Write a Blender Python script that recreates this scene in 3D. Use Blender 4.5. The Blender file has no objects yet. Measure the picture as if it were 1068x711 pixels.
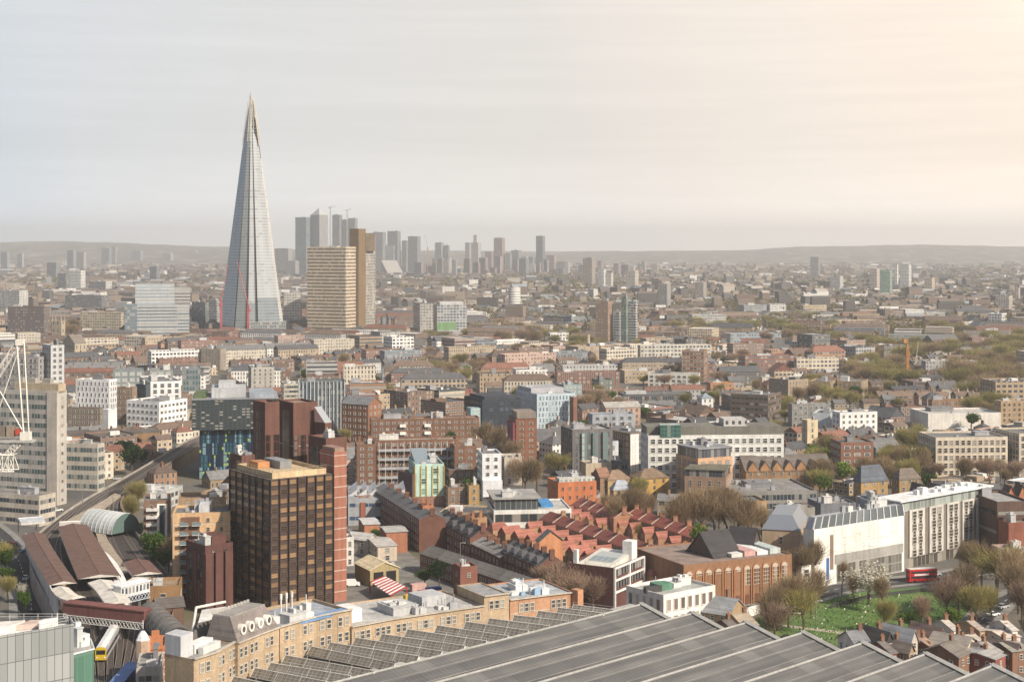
import bpy, math, random
import numpy as np
from mathutils import Vector, Matrix
R = math.radians
SC = bpy.context.scene
COL = SC.collection
rnd = random.Random(7)

# ------------------------------------------------------------------ camera, sky, sun, exposure
F, CX, E, H = 1600.0, 534.0, 258.0, 110.0          # focal length and centre in photo pixels, eye level row, eye height
cam_d = bpy.data.cameras.new('camera'); cam = bpy.data.objects.new('camera', cam_d); COL.objects.link(cam)
cam.location = (0, 0, H); cam.rotation_euler = (R(90), 0, 0)
cam_d.sensor_width = 36; cam_d.lens = 36*F/1068; cam_d.shift_y = -(355.5-E)/1068
cam_d.clip_start = 1; cam_d.clip_end = 80000
SC.camera = cam
SUN_AZ, SUN_EL = 131.0, 36.0                       # clockwise from the view direction
W = bpy.data.worlds.new('World'); SC.world = W; W.use_nodes = True

def nn(nt, t, inp=None, **k):
    n = nt.nodes.new(t)
    for a, b in k.items(): setattr(n, a, b)
    for a, b in (inp or {}).items():
        if isinstance(b, bpy.types.NodeSocket): nt.links.new(b, n.inputs[a])
        else: n.inputs[a].default_value = b
    return n
def MA(nt, op, a, b=0.0, c=None):
    d = {0: a, 1: b}
    if c is not None: d[2] = c
    return nn(nt, 'ShaderNodeMath', d, operation=op).outputs[0]
def RAMP(nt, fac, stops, interp='LINEAR'):
    n = nn(nt, 'ShaderNodeValToRGB', {0: fac}); r = n.color_ramp; r.interpolation = interp
    while len(r.elements) < len(stops): r.elements.new(.5)
    for e, (p, c) in zip(r.elements, stops): e.position = p; e.color = (*c, 1) if len(c) == 3 else c
    return n.outputs[0]
def MIX(nt, fac, a, b, mode='MIX'):
    n = nn(nt, 'ShaderNodeMix', data_type='RGBA', blend_type=mode)
    for i, v in ((0, fac), (6, a), (7, b)):
        if isinstance(v, bpy.types.NodeSocket): nt.links.new(v, n.inputs[i])
        else: n.inputs[i].default_value = (*v, 1) if isinstance(v, tuple) and len(v) == 3 else v
    return n.outputs[2]

def world():
    nt = W.node_tree; nt.nodes.clear()
    out = nn(nt, 'ShaderNodeOutputWorld'); bg = nn(nt, 'ShaderNodeBackground', {1: .10})
    sky = nn(nt, 'ShaderNodeTexSky', sky_type='NISHITA', sun_disc=False, sun_elevation=R(SUN_EL), sun_rotation=R(SUN_AZ), dust_density=3.0)
    g = nn(nt, 'ShaderNodeTexCoord').outputs['Generated']
    # thin high cloud warming rightwards; off-frame peak is added glow lighting haze and city
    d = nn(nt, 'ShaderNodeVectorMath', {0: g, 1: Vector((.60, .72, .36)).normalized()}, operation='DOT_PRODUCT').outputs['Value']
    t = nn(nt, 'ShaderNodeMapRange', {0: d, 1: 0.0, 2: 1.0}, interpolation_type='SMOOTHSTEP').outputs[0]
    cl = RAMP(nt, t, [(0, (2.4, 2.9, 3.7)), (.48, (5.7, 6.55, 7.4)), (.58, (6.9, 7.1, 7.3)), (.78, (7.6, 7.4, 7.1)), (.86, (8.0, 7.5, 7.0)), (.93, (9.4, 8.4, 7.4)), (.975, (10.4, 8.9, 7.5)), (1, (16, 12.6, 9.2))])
    mp = nn(nt, 'ShaderNodeMapping', {0: g, 3: (2.6, 2.6, 55)}).outputs[0]
    w = nn(nt, 'ShaderNodeTexNoise', {0: mp, 2: 1.6, 3: 5.0, 4: .55}).outputs[0]
    st = nn(nt, 'ShaderNodeMapRange', {0: w, 1: .42, 2: .66, 3: .995, 4: 1.05}).outputs[0]
    z = nn(nt, 'ShaderNodeSeparateXYZ', {0: g}).outputs[2]
    up = nn(nt, 'ShaderNodeMapRange', {0: z, 1: 0.0, 2: .16, 3: 1.04, 4: 1.0}).outputs[0]
    low = nn(nt, 'ShaderNodeMapRange', {0: z, 1: 0.0, 2: .075, 3: 1.42, 4: 1.0}, interpolation_type='SMOOTHSTEP').outputs[0]
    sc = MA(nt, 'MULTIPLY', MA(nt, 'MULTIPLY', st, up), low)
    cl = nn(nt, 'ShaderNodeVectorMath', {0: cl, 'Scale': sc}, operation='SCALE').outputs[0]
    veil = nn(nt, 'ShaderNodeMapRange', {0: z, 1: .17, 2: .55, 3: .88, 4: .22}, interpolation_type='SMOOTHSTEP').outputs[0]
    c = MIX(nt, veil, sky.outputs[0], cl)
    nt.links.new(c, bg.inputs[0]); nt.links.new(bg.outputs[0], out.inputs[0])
world()
sl = bpy.data.lights.new('sun', 'SUN'); sl.energy = 5.0; sl.angle = R(.6); sl.color = (1, .89, .74)
so = bpy.data.objects.new('sun', sl); COL.objects.link(so)
sd = Vector((math.sin(R(SUN_AZ))*math.cos(R(SUN_EL)), math.cos(R(SUN_AZ))*math.cos(R(SUN_EL)), math.sin(R(SUN_EL))))
so.rotation_euler = (-sd).to_track_quat('-Z', 'Y').to_euler()
SC.view_settings.view_transform = 'Standard'; SC.view_settings.look = 'None'
SC.view_settings.exposure = 0.15; SC.view_settings.gamma = 1
try:
    SC.cycles.use_denoising = True; SC.cycles.denoiser = 'OPENIMAGEDENOISE'
    SC.cycles.max_bounces = 5; SC.cycles.diffuse_bounces = 2; SC.cycles.glossy_bounces = 2; SC.cycles.transparent_max_bounces = 6
    SC.cycles.volume_bounces = 3
except Exception: pass

# ------------------------------------------------------------------ pixel <-> place helpers
def gp(px, py, z=0.0):
    y = (H-z)*F/(py-E); return ((px-CX)/F*y, y)
def g3(px, py, z=0.0):
    x, y = gp(px, py, z); return (x, y, z)
def yb2Y(py, z=0.0): return (H-z)*F/(py-E)
def zat(py, Y): return H-(py-E)/F*Y
def xat(px, Y): return (px-CX)/F*Y
def P3(px, py, Y): return (xat(px, Y), Y, zat(py, Y))
def proj(x, y, z): return (CX+F*x/y, E+(H-z)*F/y)

# ------------------------------------------------------------------ materials
MC = {}
def newmat(name):
    m = bpy.data.materials.new(name); m.use_nodes = True
    nt = m.node_tree; return m, nt, nt.nodes['Principled BSDF']
def vary(nt, col, scale=.12, amt=.22, fine=1.6, stain=True):
    """the material's own mottling: weathering patches and run-off streaks of the thing itself"""
    co = nn(nt, 'ShaderNodeTexCoord').outputs['Object']
    a = nn(nt, 'ShaderNodeTexNoise', {0: co, 2: scale, 3: 4.0, 4: .6}).outputs[0]
    b = nn(nt, 'ShaderNodeTexNoise', {0: co, 2: fine, 3: 2.0}).outputs[0]
    f = nn(nt, 'ShaderNodeMapRange', {0: a, 1: .3, 2: .7, 3: 1-amt, 4: 1+amt}).outputs[0]
    f2 = nn(nt, 'ShaderNodeMapRange', {0: b, 1: .3, 2: .7, 3: 1-amt*.6, 4: 1+amt*.6}).outputs[0]
    f = MA(nt, 'MULTIPLY', f, f2)
    if stain:
        mp = nn(nt, 'ShaderNodeMapping', {0: co, 3: (1, 1, .06)}).outputs[0]
        s = nn(nt, 'ShaderNodeTexNoise', {0: mp, 2: .8, 3: 3.0}).outputs[0]
        f = MA(nt, 'MULTIPLY', f, nn(nt, 'ShaderNodeMapRange', {0: s, 1: .35, 2: .7, 3: 1.08, 4: .84}).outputs[0])
    return nn(nt, 'ShaderNodeVectorMath', {0: col, 'Scale': f}, operation='SCALE').outputs[0]
def V4(c): return (*c, 1.0)
def plain(col, rough=.85, amt=.18, scale=.12, stain=True, spec=.3):
    k = ('p', col, rough, amt, scale, stain)
    if k not in MC:
        m, nt, b = newmat('surface'); rgb = nn(nt, 'ShaderNodeRGB'); rgb.outputs[0].default_value = V4(col)
        nt.links.new(vary(nt, rgb.outputs[0], scale, amt, stain=stain), b.inputs['Base Color'])
        b.inputs['Roughness'].default_value = rough; b.inputs['Specular IOR Level'].default_value = spec
        MC[k] = m
    return MC[k]
def metal(col, rough=.4, met=.6):
    k = ('m', col, rough, met)
    if k not in MC:
        m, nt, b = newmat('metal'); b.inputs['Base Color'].default_value = V4(col)
        b.inputs['Roughness'].default_value = rough; b.inputs['Metallic'].default_value = met; MC[k] = m
    return MC[k]
def glass(col=(.03, .038, .045), blind=(.42, .39, .34), share=.28, rough=.12, bars=0.0, barcol=(.35, .35, .35), barh=0.0):
    """window glass; some windows have blinds down (per window); optional mullions by metre along the uv"""
    k = ('g', col, blind, share, rough, bars, barcol, barh)
    if k not in MC:
        m, nt, b = newmat('window_glass')
        oi = nn(nt, 'ShaderNodeObjectInfo').outputs['Random']
        uv = nn(nt, 'ShaderNodeUVMap').outputs[0]
        sep = nn(nt, 'ShaderNodeSeparateXYZ', {0: uv})
        if bars > 0:
            u = MA(nt, 'DIVIDE', sep.outputs[0], bars)
            cell = MA(nt, 'FLOOR', u)
            r = nn(nt, 'ShaderNodeTexWhiteNoise', {0: nn(nt, 'ShaderNodeCombineXYZ', {0: cell, 1: oi}).outputs[0]}, noise_dimensions='3D').outputs[0]
        else:
            isl = nn(nt, 'ShaderNodeNewGeometry').outputs['Random Per Island']
            r = nn(nt, 'ShaderNodeTexWhiteNoise', {0: nn(nt, 'ShaderNodeCombineXYZ', {0: oi, 1: isl}).outputs[0]}, noise_dimensions='3D').outputs[0]
        bl = MA(nt, 'LESS_THAN', r, share)
        r2 = MA(nt, 'FRACT', MA(nt, 'MULTIPLY', r, 17.31))
        c = MIX(nt, MA(nt, 'MULTIPLY', bl, MA(nt, 'MULTIPLY_ADD', r2, .7, .25)), col, blind)
        c = MIX(nt, MA(nt, 'MULTIPLY', r2, .35), c, tuple(min(1, x*2.6+.01) for x in col))
        if bars > 0:
            fr = MA(nt, 'FRACT', u)
            bar = MA(nt, 'LESS_THAN', fr, .12)
            if barh > 0:
                fv = MA(nt, 'FRACT', MA(nt, 'DIVIDE', sep.outputs[1], barh))
                bar = MA(nt, 'MAXIMUM', bar, MA(nt, 'LESS_THAN', fv, .14))
            c = MIX(nt, bar, c, barcol)
        nt.links.new(c, b.inputs['Base Color'])
        b.inputs['Roughness'].default_value = rough; b.inputs['Specular IOR Level'].default_value = .6
        MC[k] = m
    return MC[k]
def facade(col=None, glasscol=(.05, .055, .06), bay=3.0, st=3.2, fw=.45, fh=.5, frame=(.55, .52, .48), rough=.8, band=None, share=.25, amt=.16):
    """a wall with its grid of window openings, by metre along the uv; col None takes the object's own colour"""
    k = ('f', col, glasscol, bay, st, fw, fh, frame, rough, band, share)
    if k in MC: return MC[k]
    m, nt, b = newmat('windowed_wall')
    oi = nn(nt, 'ShaderNodeObjectInfo')
    if col is None: base = oi.outputs['Color']
    else:
        n = nn(nt, 'ShaderNodeRGB'); n.outputs[0].default_value = V4(col); base = n.outputs[0]
    base = vary(nt, base, amt=amt)
    sep = nn(nt, 'ShaderNodeSeparateXYZ', {0: nn(nt, 'ShaderNodeUVMap').outputs[0]})
    rb = oi.outputs['Random']
    u = MA(nt, 'DIVIDE', sep.outputs[0], MA(nt, 'MULTIPLY_ADD', rb, bay*.35, bay*.82) if col is None else bay)
    v = MA(nt, 'DIVIDE', sep.outputs[1], st)
    fu = MA(nt, 'ABSOLUTE', MA(nt, 'SUBTRACT', MA(nt, 'FRACT', u), .5)); fv = MA(nt, 'ABSOLUTE', MA(nt, 'SUBTRACT', MA(nt, 'FRACT', v), .5))
    def box(w, h): return MA(nt, 'MULTIPLY', MA(nt, 'LESS_THAN', fu, w/2), MA(nt, 'LESS_THAN', fv, h/2))
    inner = box(fw, fh); outer = box(fw+.09, fh+.10)
    r = nn(nt, 'ShaderNodeTexWhiteNoise', {0: nn(nt, 'ShaderNodeCombineXYZ', {0: MA(nt, 'FLOOR', u), 1: MA(nt, 'FLOOR', v), 2: rb}).outputs[0]}, noise_dimensions='3D').outputs[0]
    gl = MIX(nt, MA(nt, 'MULTIPLY', MA(nt, 'LESS_THAN', r, share), .7), glasscol, (.45, .42, .37))
    gl = MIX(nt, MA(nt, 'MULTIPLY', r, .3), gl, tuple(x*3 for x in glasscol))
    c = base
    if band: c = MIX(nt, MA(nt, 'LESS_THAN', MA(nt, 'FRACT', MA(nt, 'ADD', v, .5)), .16), c, band)
    c = MIX(nt, outer, c, frame); c = MIX(nt, inner, c, gl)
    nt.links.new(c, b.inputs['Base Color'])
    nt.links.new(MA(nt, 'SUBTRACT', rough, MA(nt, 'MULTIPLY', inner, rough-.15)), b.inputs['Roughness'])
    MC[k] = m; return m
def tinted(rough=.9, amt=.25, scale=.2, spec=.3):
    k = ('t', rough, amt, scale)
    if k not in MC:
        m, nt, b = newmat('tinted'); c = nn(nt, 'ShaderNodeObjectInfo').outputs['Color']
        nt.links.new(vary(nt, c, scale, amt, stain=False), b.inputs['Base Color']); b.inputs['Roughness'].default_value = rough
        b.inputs['Specular IOR Level'].default_value = spec; MC[k] = m
    return MC[k]
def tiled(col, rows=.45, rough=.85, amt=.22):
    """pitched roof: courses of tile or slate along the uv"""
    k = ('tile', col, rows)
    if k not in MC:
        m, nt, b = newmat('roof_tile')
        if col is None: base = nn(nt, 'ShaderNodeObjectInfo').outputs['Color']
        else:
            n = nn(nt, 'ShaderNodeRGB'); n.outputs[0].default_value = V4(col); base = n.outputs[0]
        c = vary(nt, base, .35, amt, fine=2.5, stain=False)
        sep = nn(nt, 'ShaderNodeSeparateXYZ', {0: nn(nt, 'ShaderNodeUVMap').outputs[0]})
        r = nn(nt, 'ShaderNodeTexWhiteNoise', {1: MA(nt, 'FLOOR', MA(nt, 'DIVIDE', sep.outputs[1], rows))}, noise_dimensions='1D').outputs[0]
        c = nn(nt, 'ShaderNodeVectorMath', {0: c, 'Scale': MA(nt, 'MULTIPLY_ADD', r, .3, .85)}, operation='SCALE').outputs[0]
        nt.links.new(c, b.inputs['Base Color']); b.inputs['Roughness'].default_value = rough; MC[k] = m
    return MC[k]

BROWN=(.20,.098,.062); RED=(.25,.085,.05); YEL=(.36,.25,.135); ORG=(.47,.19,.09); CREAM=(.60,.51,.39); WHITE=(.78,.76,.72)
CONC=(.40,.385,.36); GREY=(.27,.27,.275); DARK=(.07,.07,.078); SLATE=(.095,.098,.105); TILE=(.235,.062,.045); FELT=(.17,.168,.165)
LROOF=(.42,.415,.40); PEACH=(.58,.36,.21); SALMON=(.52,.17,.10); BUFF=(.46,.34,.22); STONE=(.52,.44,.34)

# ------------------------------------------------------------------ mesh builder
class MB:
    def __init__(s): s.v = []; s.f = []; s.m = []; s.u = []
    def face(s, pts, mi=0, uv=None):
        n = len(s.v); s.v += [tuple(p) for p in pts]; s.f.append(list(range(n, n+len(pts)))); s.m.append(mi)
        s.u += uv if uv else [(0, 0)]*len(pts)
    def wallq(s, a, b, z0, z1, mi=0, u0=0.0, v0=None):
        L = math.dist(a, b); v0 = 0 if v0 is None else v0
        s.face([(a[0], a[1], z0), (b[0], b[1], z0), (b[0], b[1], z1), (a[0], a[1], z1)], mi, [(u0, v0), (u0+L, v0), (u0+L, v0+z1-z0), (u0, v0+z1-z0)])
    def ring(s, foot, z0, z1, mi=0):
        for i in range(len(foot)): s.wallq(foot[i], foot[(i+1) % len(foot)], z0, z1, mi)
    def cap(s, foot, z, mi=0): s.face([(p[0], p[1], z) for p in foot], mi, [(p[0], p[1]) for p in foot])
    def under(s, foot, z, mi=0): s.face([(p[0], p[1], z) for p in reversed(foot)], mi, [(p[0], p[1]) for p in reversed(foot)])
    def prism(s, foot, z0, z1, mi=0, mt=None):
        s.ring(foot, z0, z1, mi); s.cap(foot, z1, mi if mt is None else mt); s.under(foot, z0, mi)
    def box(s, cx, cy, z0, z1, lx, ly, ang=0.0, mi=0, mt=None):
        s.prism(rect(cx, cy, lx, ly, ang), z0, z1, mi, mt)
    def parapet(s, foot, z0, z1, par=.8, th=.35, mi=0):
        s.ring(foot, z0, z1+par, mi)
        if par <= 0: return
        ins = inset(foot, th); n = len(foot)
        for i in range(n):
            j = (i+1) % n; a, b, c, d = foot[i], foot[j], ins[j], ins[i]
            s.face([(a[0], a[1], z1+par), (b[0], b[1], z1+par), (c[0], c[1], z1+par), (d[0], d[1], z1+par)], mi)
            s.face([(c[0], c[1], z1), (d[0], d[1], z1), (d[0], d[1], z1+par), (c[0], c[1], z1+par)], mi)
    def bar(s, p, q, r=.1, mi=0, n=4):
        p, q = Vector(p), Vector(q); d = (q-p)
        if d.length < 1e-6: return
        d.normalize(); a = d.orthogonal().normalized(); b = d.cross(a)
        ra = [a*math.cos(2*math.pi*(i+.5)/n)*r+b*math.sin(2*math.pi*(i+.5)/n)*r for i in range(n)]
        for i in range(n):
            j = (i+1) % n; s.face([p+ra[i], p+ra[j], q+ra[j], q+ra[i]], mi)
        s.face([p+x for x in reversed(ra)], mi); s.face([q+x for x in ra], mi)
    def gable(s, foot, ze, zr, axis=0, over=.35, mi=0, mw=None, hip=0.0):
        """pitched roof on a 4-sided footprint; the ridge runs along edge 0 (axis 0) or edge 1 (axis 1)"""
        q = [Vector((p[0], p[1])) for p in foot]
        if axis == 1: q = q[1:]+q[:1]
        a, b, c, d = q                                # a-b and d-c run with the ridge
        if mw is not None and hip == 0:
            for (p0, p1) in ((b, c), (d, a)):
                m = (p0+p1)/2; L = (p1-p0).length
                s.face([(p0.x, p0.y, ze), (p1.x, p1.y, ze), (m.x, m.y, zr-.02)], mw, [(0, 0), (L, 0), (L/2, zr-ze)])
        e = (b-a).normalized()*over; g = (d-a).normalized()*over
        dz = (zr-ze)*over/((d-a).length/2)
        a2, b2, c2, d2 = a-e-g, b+e-g, c+e+g, d-e+g
        hp = (d-a).length/2*hip
        r0 = (a+d)/2-e+e.normalized()*hp if over else (a+d)/2; r1 = (b+c)/2+e-e.normalized()*hp if over else (b+c)/2
        L = (b2-a2).length; S = math.hypot((d2-a2).length/2, zr-ze)
        T = lambda p, z: (p.x, p.y, z)
        zl = ze-dz+.04
        s.face([T(a2, zl), T(b2, zl), T(r1, zr), T(r0, zr)], mi, [(0, 0), (L, 0), (L-hp, S), (hp, S)])
        s.face([T(c2, zl), T(d2, zl), T(r0, zr), T(r1, zr)], mi, [(0, 0), (L, 0), (L-hp, S), (hp, S)])
        if hip > 0:
            s.face([T(b2, zl), T(c2, zl), T(r1, zr)], mi, [(0, 0), (L, 0), (L/2, S)]); s.face([T(d2, zl), T(a2, zl), T(r0, zr)], mi, [(0, 0), (L, 0), (L/2, S)])
        else:                                         # thickness of the verges
            for (p0, rr, p1) in ((a2, r0, d2), (c2, r1, b2)):
                s.face([T(p0, zl), T(rr, zr), T(rr, zr-.25), T(p0, zl-.25)], mi); s.face([T(rr, zr), T(p1, zl), T(p1, zl-.25), T(rr, zr-.25)], mi)
    def mesh(s, name, mats, origin=(0, 0, 0)):
        me = bpy.data.meshes.new(name); o = origin
        me.from_pydata([(x-o[0], y-o[1], z-o[2]) for x, y, z in s.v], [], s.f)
        if not isinstance(mats, (list, tuple)): mats = [mats]
        for m in mats: me.materials.append(m)
        if len(mats) > 1: me.polygons.foreach_set('material_index', s.m)
        ul = me.uv_layers.new(name='uv'); ul.data.foreach_set('uv', [c for p in s.u for c in p])
        me.update(); return me
    def build(s, name, mats, parent=None, origin=None, color=None):
        if origin is None: origin = tuple(parent.location) if parent else (0, 0, 0)
        o = bpy.data.objects.new(name, s.mesh(name, mats, origin)); COL.objects.link(o)
        if parent: o.parent = parent
        else: o.location = origin
        if color: o.color = V4(color)
        return o
def rect(cx, cy, lx, ly, ang=0.0):
    c, s_ = math.cos(ang), math.sin(ang)
    return [(cx+c*x-s_*y, cy+s_*x+c*y) for x, y in ((-lx/2, -ly/2), (lx/2, -ly/2), (lx/2, ly/2), (-lx/2, ly/2))]
def inset(foot, d):
    n = len(foot); out = []
    for i in range(n):
        p, a, b = Vector(foot[i]), Vector(foot[i-1]), Vector(foot[(i+1) % n])
        d1, d2 = (p-a).normalized(), (b-p).normalized()
        n1, n2 = Vector((-d1.y, d1.x)), Vector((-d2.y, d2.x))
        k = 1+n1.dot(n2)
        out.append(tuple(p+(n1+n2)*(d/max(k, .2))))
    return out
def bil(foot, u, v):
    a, b, c, d = foot
    return tuple((1-u)*(1-v)*a[i]+u*(1-v)*b[i]+u*v*c[i]+(1-u)*v*d[i] for i in (0, 1))
def subrect(foot, u0, u1, v0, v1): return [bil(foot, u, v) for u, v in ((u0, v0), (u1, v0), (u1, v1), (u0, v1))]

def tag(o, label=None, cat=None, group=None, kind=None):
    for k, v in (('label', label), ('category', cat), ('group', group), ('kind', kind)):
        if v: o[k] = v
    return o
def empty(name, loc, label=None, cat=None, group=None):
    o = bpy.data.objects.new(name, None); o.location = loc; o.empty_display_size = 1; COL.objects.link(o)
    return tag(o, label, cat, group)
def structure(name, mb, mats): return tag(mb.build(name, mats), kind='structure')

# windows: unit meshes (width 1, height 1, facing local -y), shared by all
WIN = {}
def winmesh(gl, frame, ft=.10, cross=True):
    k = (gl.name, frame, ft, cross)
    if k not in WIN:
        b = MB()
        b.face([(-.5, -.05, -.5), (.5, -.05, -.5), (.5, -.05, .5), (-.5, -.05, .5)], 0)
        def bx(x0, x1, z0, z1, y):
            b.face([(x0, y, z0), (x1, y, z0), (x1, y, z1), (x0, y, z1)], 1)
            b.face([(x0, 0, z1), (x0, y, z1), (x1, y, z1), (x1, 0, z1)], 1); b.face([(x0, 0, z0), (x1, 0, z0), (x1, y, z0), (x0, y, z0)], 1)
            b.face([(x0, 0, z0), (x0, y, z0), (x0, y, z1), (x0, 0, z1)], 1); b.face([(x1, y, z0), (x1, 0, z0), (x1, 0, z1), (x1, y, z1)], 1)
        bx(-.5-ft*.3, -.5+ft, -.5, .5, -.16); bx(.5-ft, .5+ft*.3, -.5, .5, -.16)
        bx(-.5-ft*.3, .5+ft*.3, .5-ft, .5+ft*.3, -.17); bx(-.5-ft, .5+ft, -.5-ft*.4, -.5+ft*.6, -.28)
        if cross: bx(-.5+ft, .5-ft, -.03, .05, -.12)
        WIN[k] = b.mesh('window', [gl, plain(frame, .6, .05)])
    return WIN[k]

# ------------------------------------------------------------------ buildings
REFS = []                                             # landmarks: what fillers keep clear of and are named after
OCC = np.zeros((620, 620), bool); OX, OY, OS = -1000.0, 250.0, 3.7
def occ_idx(x, y): return int((x-OX)/OS), int((y-OY)/OS)
def inside(foot, x, y):
    c = False; n = len(foot)
    for i in range(n):
        x1, y1 = foot[i]; x2, y2 = foot[i-1]
        if (y1 > y) != (y2 > y) and x < (x2-x1)*(y-y1)/(y2-y1)+x1: c = not c
    return c
def occupy(foot, grow=2.5, test=False):
    f = inset(foot, -grow) if grow else foot
    xs = [p[0] for p in f]; ys = [p[1] for p in f]
    i0, j0 = occ_idx(min(xs), min(ys)); i1, j1 = occ_idx(max(xs), max(ys))
    for i in range(max(i0, 0), min(i1+1, 619)+1):
        for j in range(max(j0, 0), min(j1+1, 619)+1):
            if inside(f, OX+(i+.5)*OS, OY+(j+.5)*OS):
                if test:
                    if OCC[i, j]: return True
                else: OCC[i, j] = True
    return False
def cb(xl, xc, xr, Y, th, depth=None, width=None, maxd=70):
    """footprint of a block from its left silhouette, near corner and right silhouette columns; th = how far the right face turns away"""
    th = R(th); Px = xat(xc, Y); c, s = math.cos(th), math.sin(th)
    t = (xr-CX)/F; q = c-t*s; a = width or ((t*Y-Px)/q if q > .07 else 16)
    if depth is None:
        t = (xl-CX)/F; q = s+t*c; b = (Px-t*Y)/q if q > .07 else 18
        if b < 4: b = 14
    else: b = depth
    if th > R(58) and not width: a = min(a, 26)
    a = min(max(a, 1), 200); b = min(max(b, 1), maxd if depth is None else depth)
    N = (Px, Y); Rr = (Px+a*c, Y+a*s); Lf = (Px-b*s, Y+b*c)
    return [N, Rr, (Rr[0]-b*s, Rr[1]+b*c), Lf]
class Bld: pass
def windows(root, specs, gl, frame, ft=.1, limit=100, cross=True, name='window'):
    """each opening its own part (the hundred that show largest), what is left as one glazing part"""
    me = winmesh(gl, frame, ft, cross); o0 = root.location
    specs.sort(key=lambda s: -s[3]*s[4]/(s[0][0]**2+s[0][1]**2))
    for (p, ang, _f, w, h) in specs[:limit]:
        o = bpy.data.objects.new(name, me); COL.objects.link(o); o.parent = root
        o.location = (p[0]-o0.x, p[1]-o0.y, p[2]-o0.z); o.rotation_euler = (0, 0, ang); o.scale = (w, 1, h)
    rest = specs[limit:]
    if rest:
        b = MB(); vs = [v.co.copy() for v in me.vertices]
        for (p, ang, _f, w, h) in rest:
            c, s = math.cos(ang), math.sin(ang)
            for pl in me.polygons:
                b.face([(p[0]+c*vs[i].x*w-s*vs[i].y, p[1]+s*vs[i].x*w+c*vs[i].y, p[2]+vs[i].z*h) for i in pl.vertices], pl.material_index)
        tag(b.build('glazing', list(me.materials), root), kind='stuff')
def faceinfo(foot, i):
    a, b = Vector(foot[i]), Vector(foot[(i+1) % len(foot)]); d = (b-a); L = d.length; d.normalize(); n = Vector((d.y, -d.x))
    m = (a+b)/2; vis = n.dot((-m).normalized())
    return a, d, n, L, vis
def winspecs(foot, i, z0, z1, bay, st, ww, wh, rows=None, cols=None, skip=None, jit=0.0, m=.6, sill=.5):
    a, d, n, L, vis = faceinfo(foot, i)
    if vis < -.12: return []
    rows = rows or max(1, round((z1-z0)/st)); cols = cols or max(1, int((L-m*2)/bay))
    out = []; ang = math.atan2(d.y, d.x)
    for r in range(rows):
        for c in range(cols):
            if skip and skip(r, c, rows, cols): continue
            t = m+(c+.5+(jit if r % 2 else 0))*(L-2*m)/cols; p = a+d*t
            out.append(((p.x, p.y, z0+(r+sill)*(z1-z0)/rows), ang, i, ww, wh))
    return out
def bands(root, foot, i, z0, z1, st, wh, gl, m=.4, rows=None, name='window_band', sill=.5, out=.06):
    a, d, n, L, vis = faceinfo(foot, i)
    if vis < -.12 or L < 1.5: return
    rows = rows or max(1, round((z1-z0)/st)); p, q = a+d*m+n*out, a+d*(L-m)+n*out
    p2, q2 = a+d*m, a+d*(L-m)
    for r in range(rows):
        zc = z0+(r+sill)*(z1-z0)/rows; b = MB()
        b.wallq(p, q, zc-wh/2, zc+wh/2); b.face([(p2.x, p2.y, zc+wh/2), (p.x, p.y, zc+wh/2), (q.x, q.y, zc+wh/2), (q2.x, q2.y, zc+wh/2)][::-1])
        b.wallq(p2, p, zc-wh/2, zc+wh/2); b.wallq(q, q2, zc-wh/2, zc+wh/2)
        b.build(name, gl, root)
def junk(root, foot, z, n, rr, tall=1.0, cols=((.5, .5, .49), (.35, .35, .36), (.62, .6, .57), (.22, .22, .23))):
    """rooftop plant: housings, tanks and ducts, each a part"""
    ang = math.atan2(foot[1][1]-foot[0][1], foot[1][0]-foot[0][0]); la = math.dist(foot[0], foot[1]); lb = math.dist(foot[1], foot[2])
    for k in range(n):
        u, v = rr.uniform(.16, .84), rr.uniform(.16, .84); x, y = bil(foot, u, v) if len(foot) == 4 else (sum(p[0] for p in foot)/len(foot)+rr.uniform(-3, 3), sum(p[1] for p in foot)/len(foot)+rr.uniform(-3, 3))
        big = k == 0
        lx = rr.uniform(.16, .34)*la if big else rr.uniform(.8, 3.2); ly = rr.uniform(.2, .4)*lb if big else rr.uniform(.8, 2.6)
        lx = min(lx, la*.6, 16); ly = min(ly, lb*.6, 12); h = rr.uniform(1.8, 3.2)*tall if big else rr.uniform(.7, 1.8)
        b = MB(); b.box(x, y, z, z+h, lx, ly, ang)
        if big:
            b.box(x, y, z+h, z+h+.18, lx+.3, ly+.3, ang)
            for q in range(rr.randint(1, 3)): b.box(x+rr.uniform(-.3, .3)*lx, y+rr.uniform(-.3, .3)*ly, z+h+.18, z+h+rr.uniform(.6, 1.1), rr.uniform(.6, 1.6), rr.uniform(.6, 1.4), ang)
        elif rr.random() < .5: b.bar((x, y, z+h), (x, y, z+h+rr.uniform(.5, 2.0)), .12)
        else: b.box(x, y, z+h, z+h+.12, lx*.7, ly*.7, ang)
        b.build('roof_plant', plain(rr.choice(cols), .7, .12), root)
def regref(ref, foot, z, vb=None, occ=True):
    ps = [proj(p[0], p[1], z) for p in foot]; xs = [p[0] for p in ps]; Y = min(p[1] for p in foot)
    top = min(p[1] for p in ps); bot = vb if vb else E+H*F/Y
    REFS.append(dict(ref=ref, x0=min(xs), x1=max(xs), top=top, bot=bot, Y=Y, cx=sum(p[0] for p in foot)/len(foot), cy=sum(p[1] for p in foot)/len(foot)))
    if occ: occupy(foot)
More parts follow.
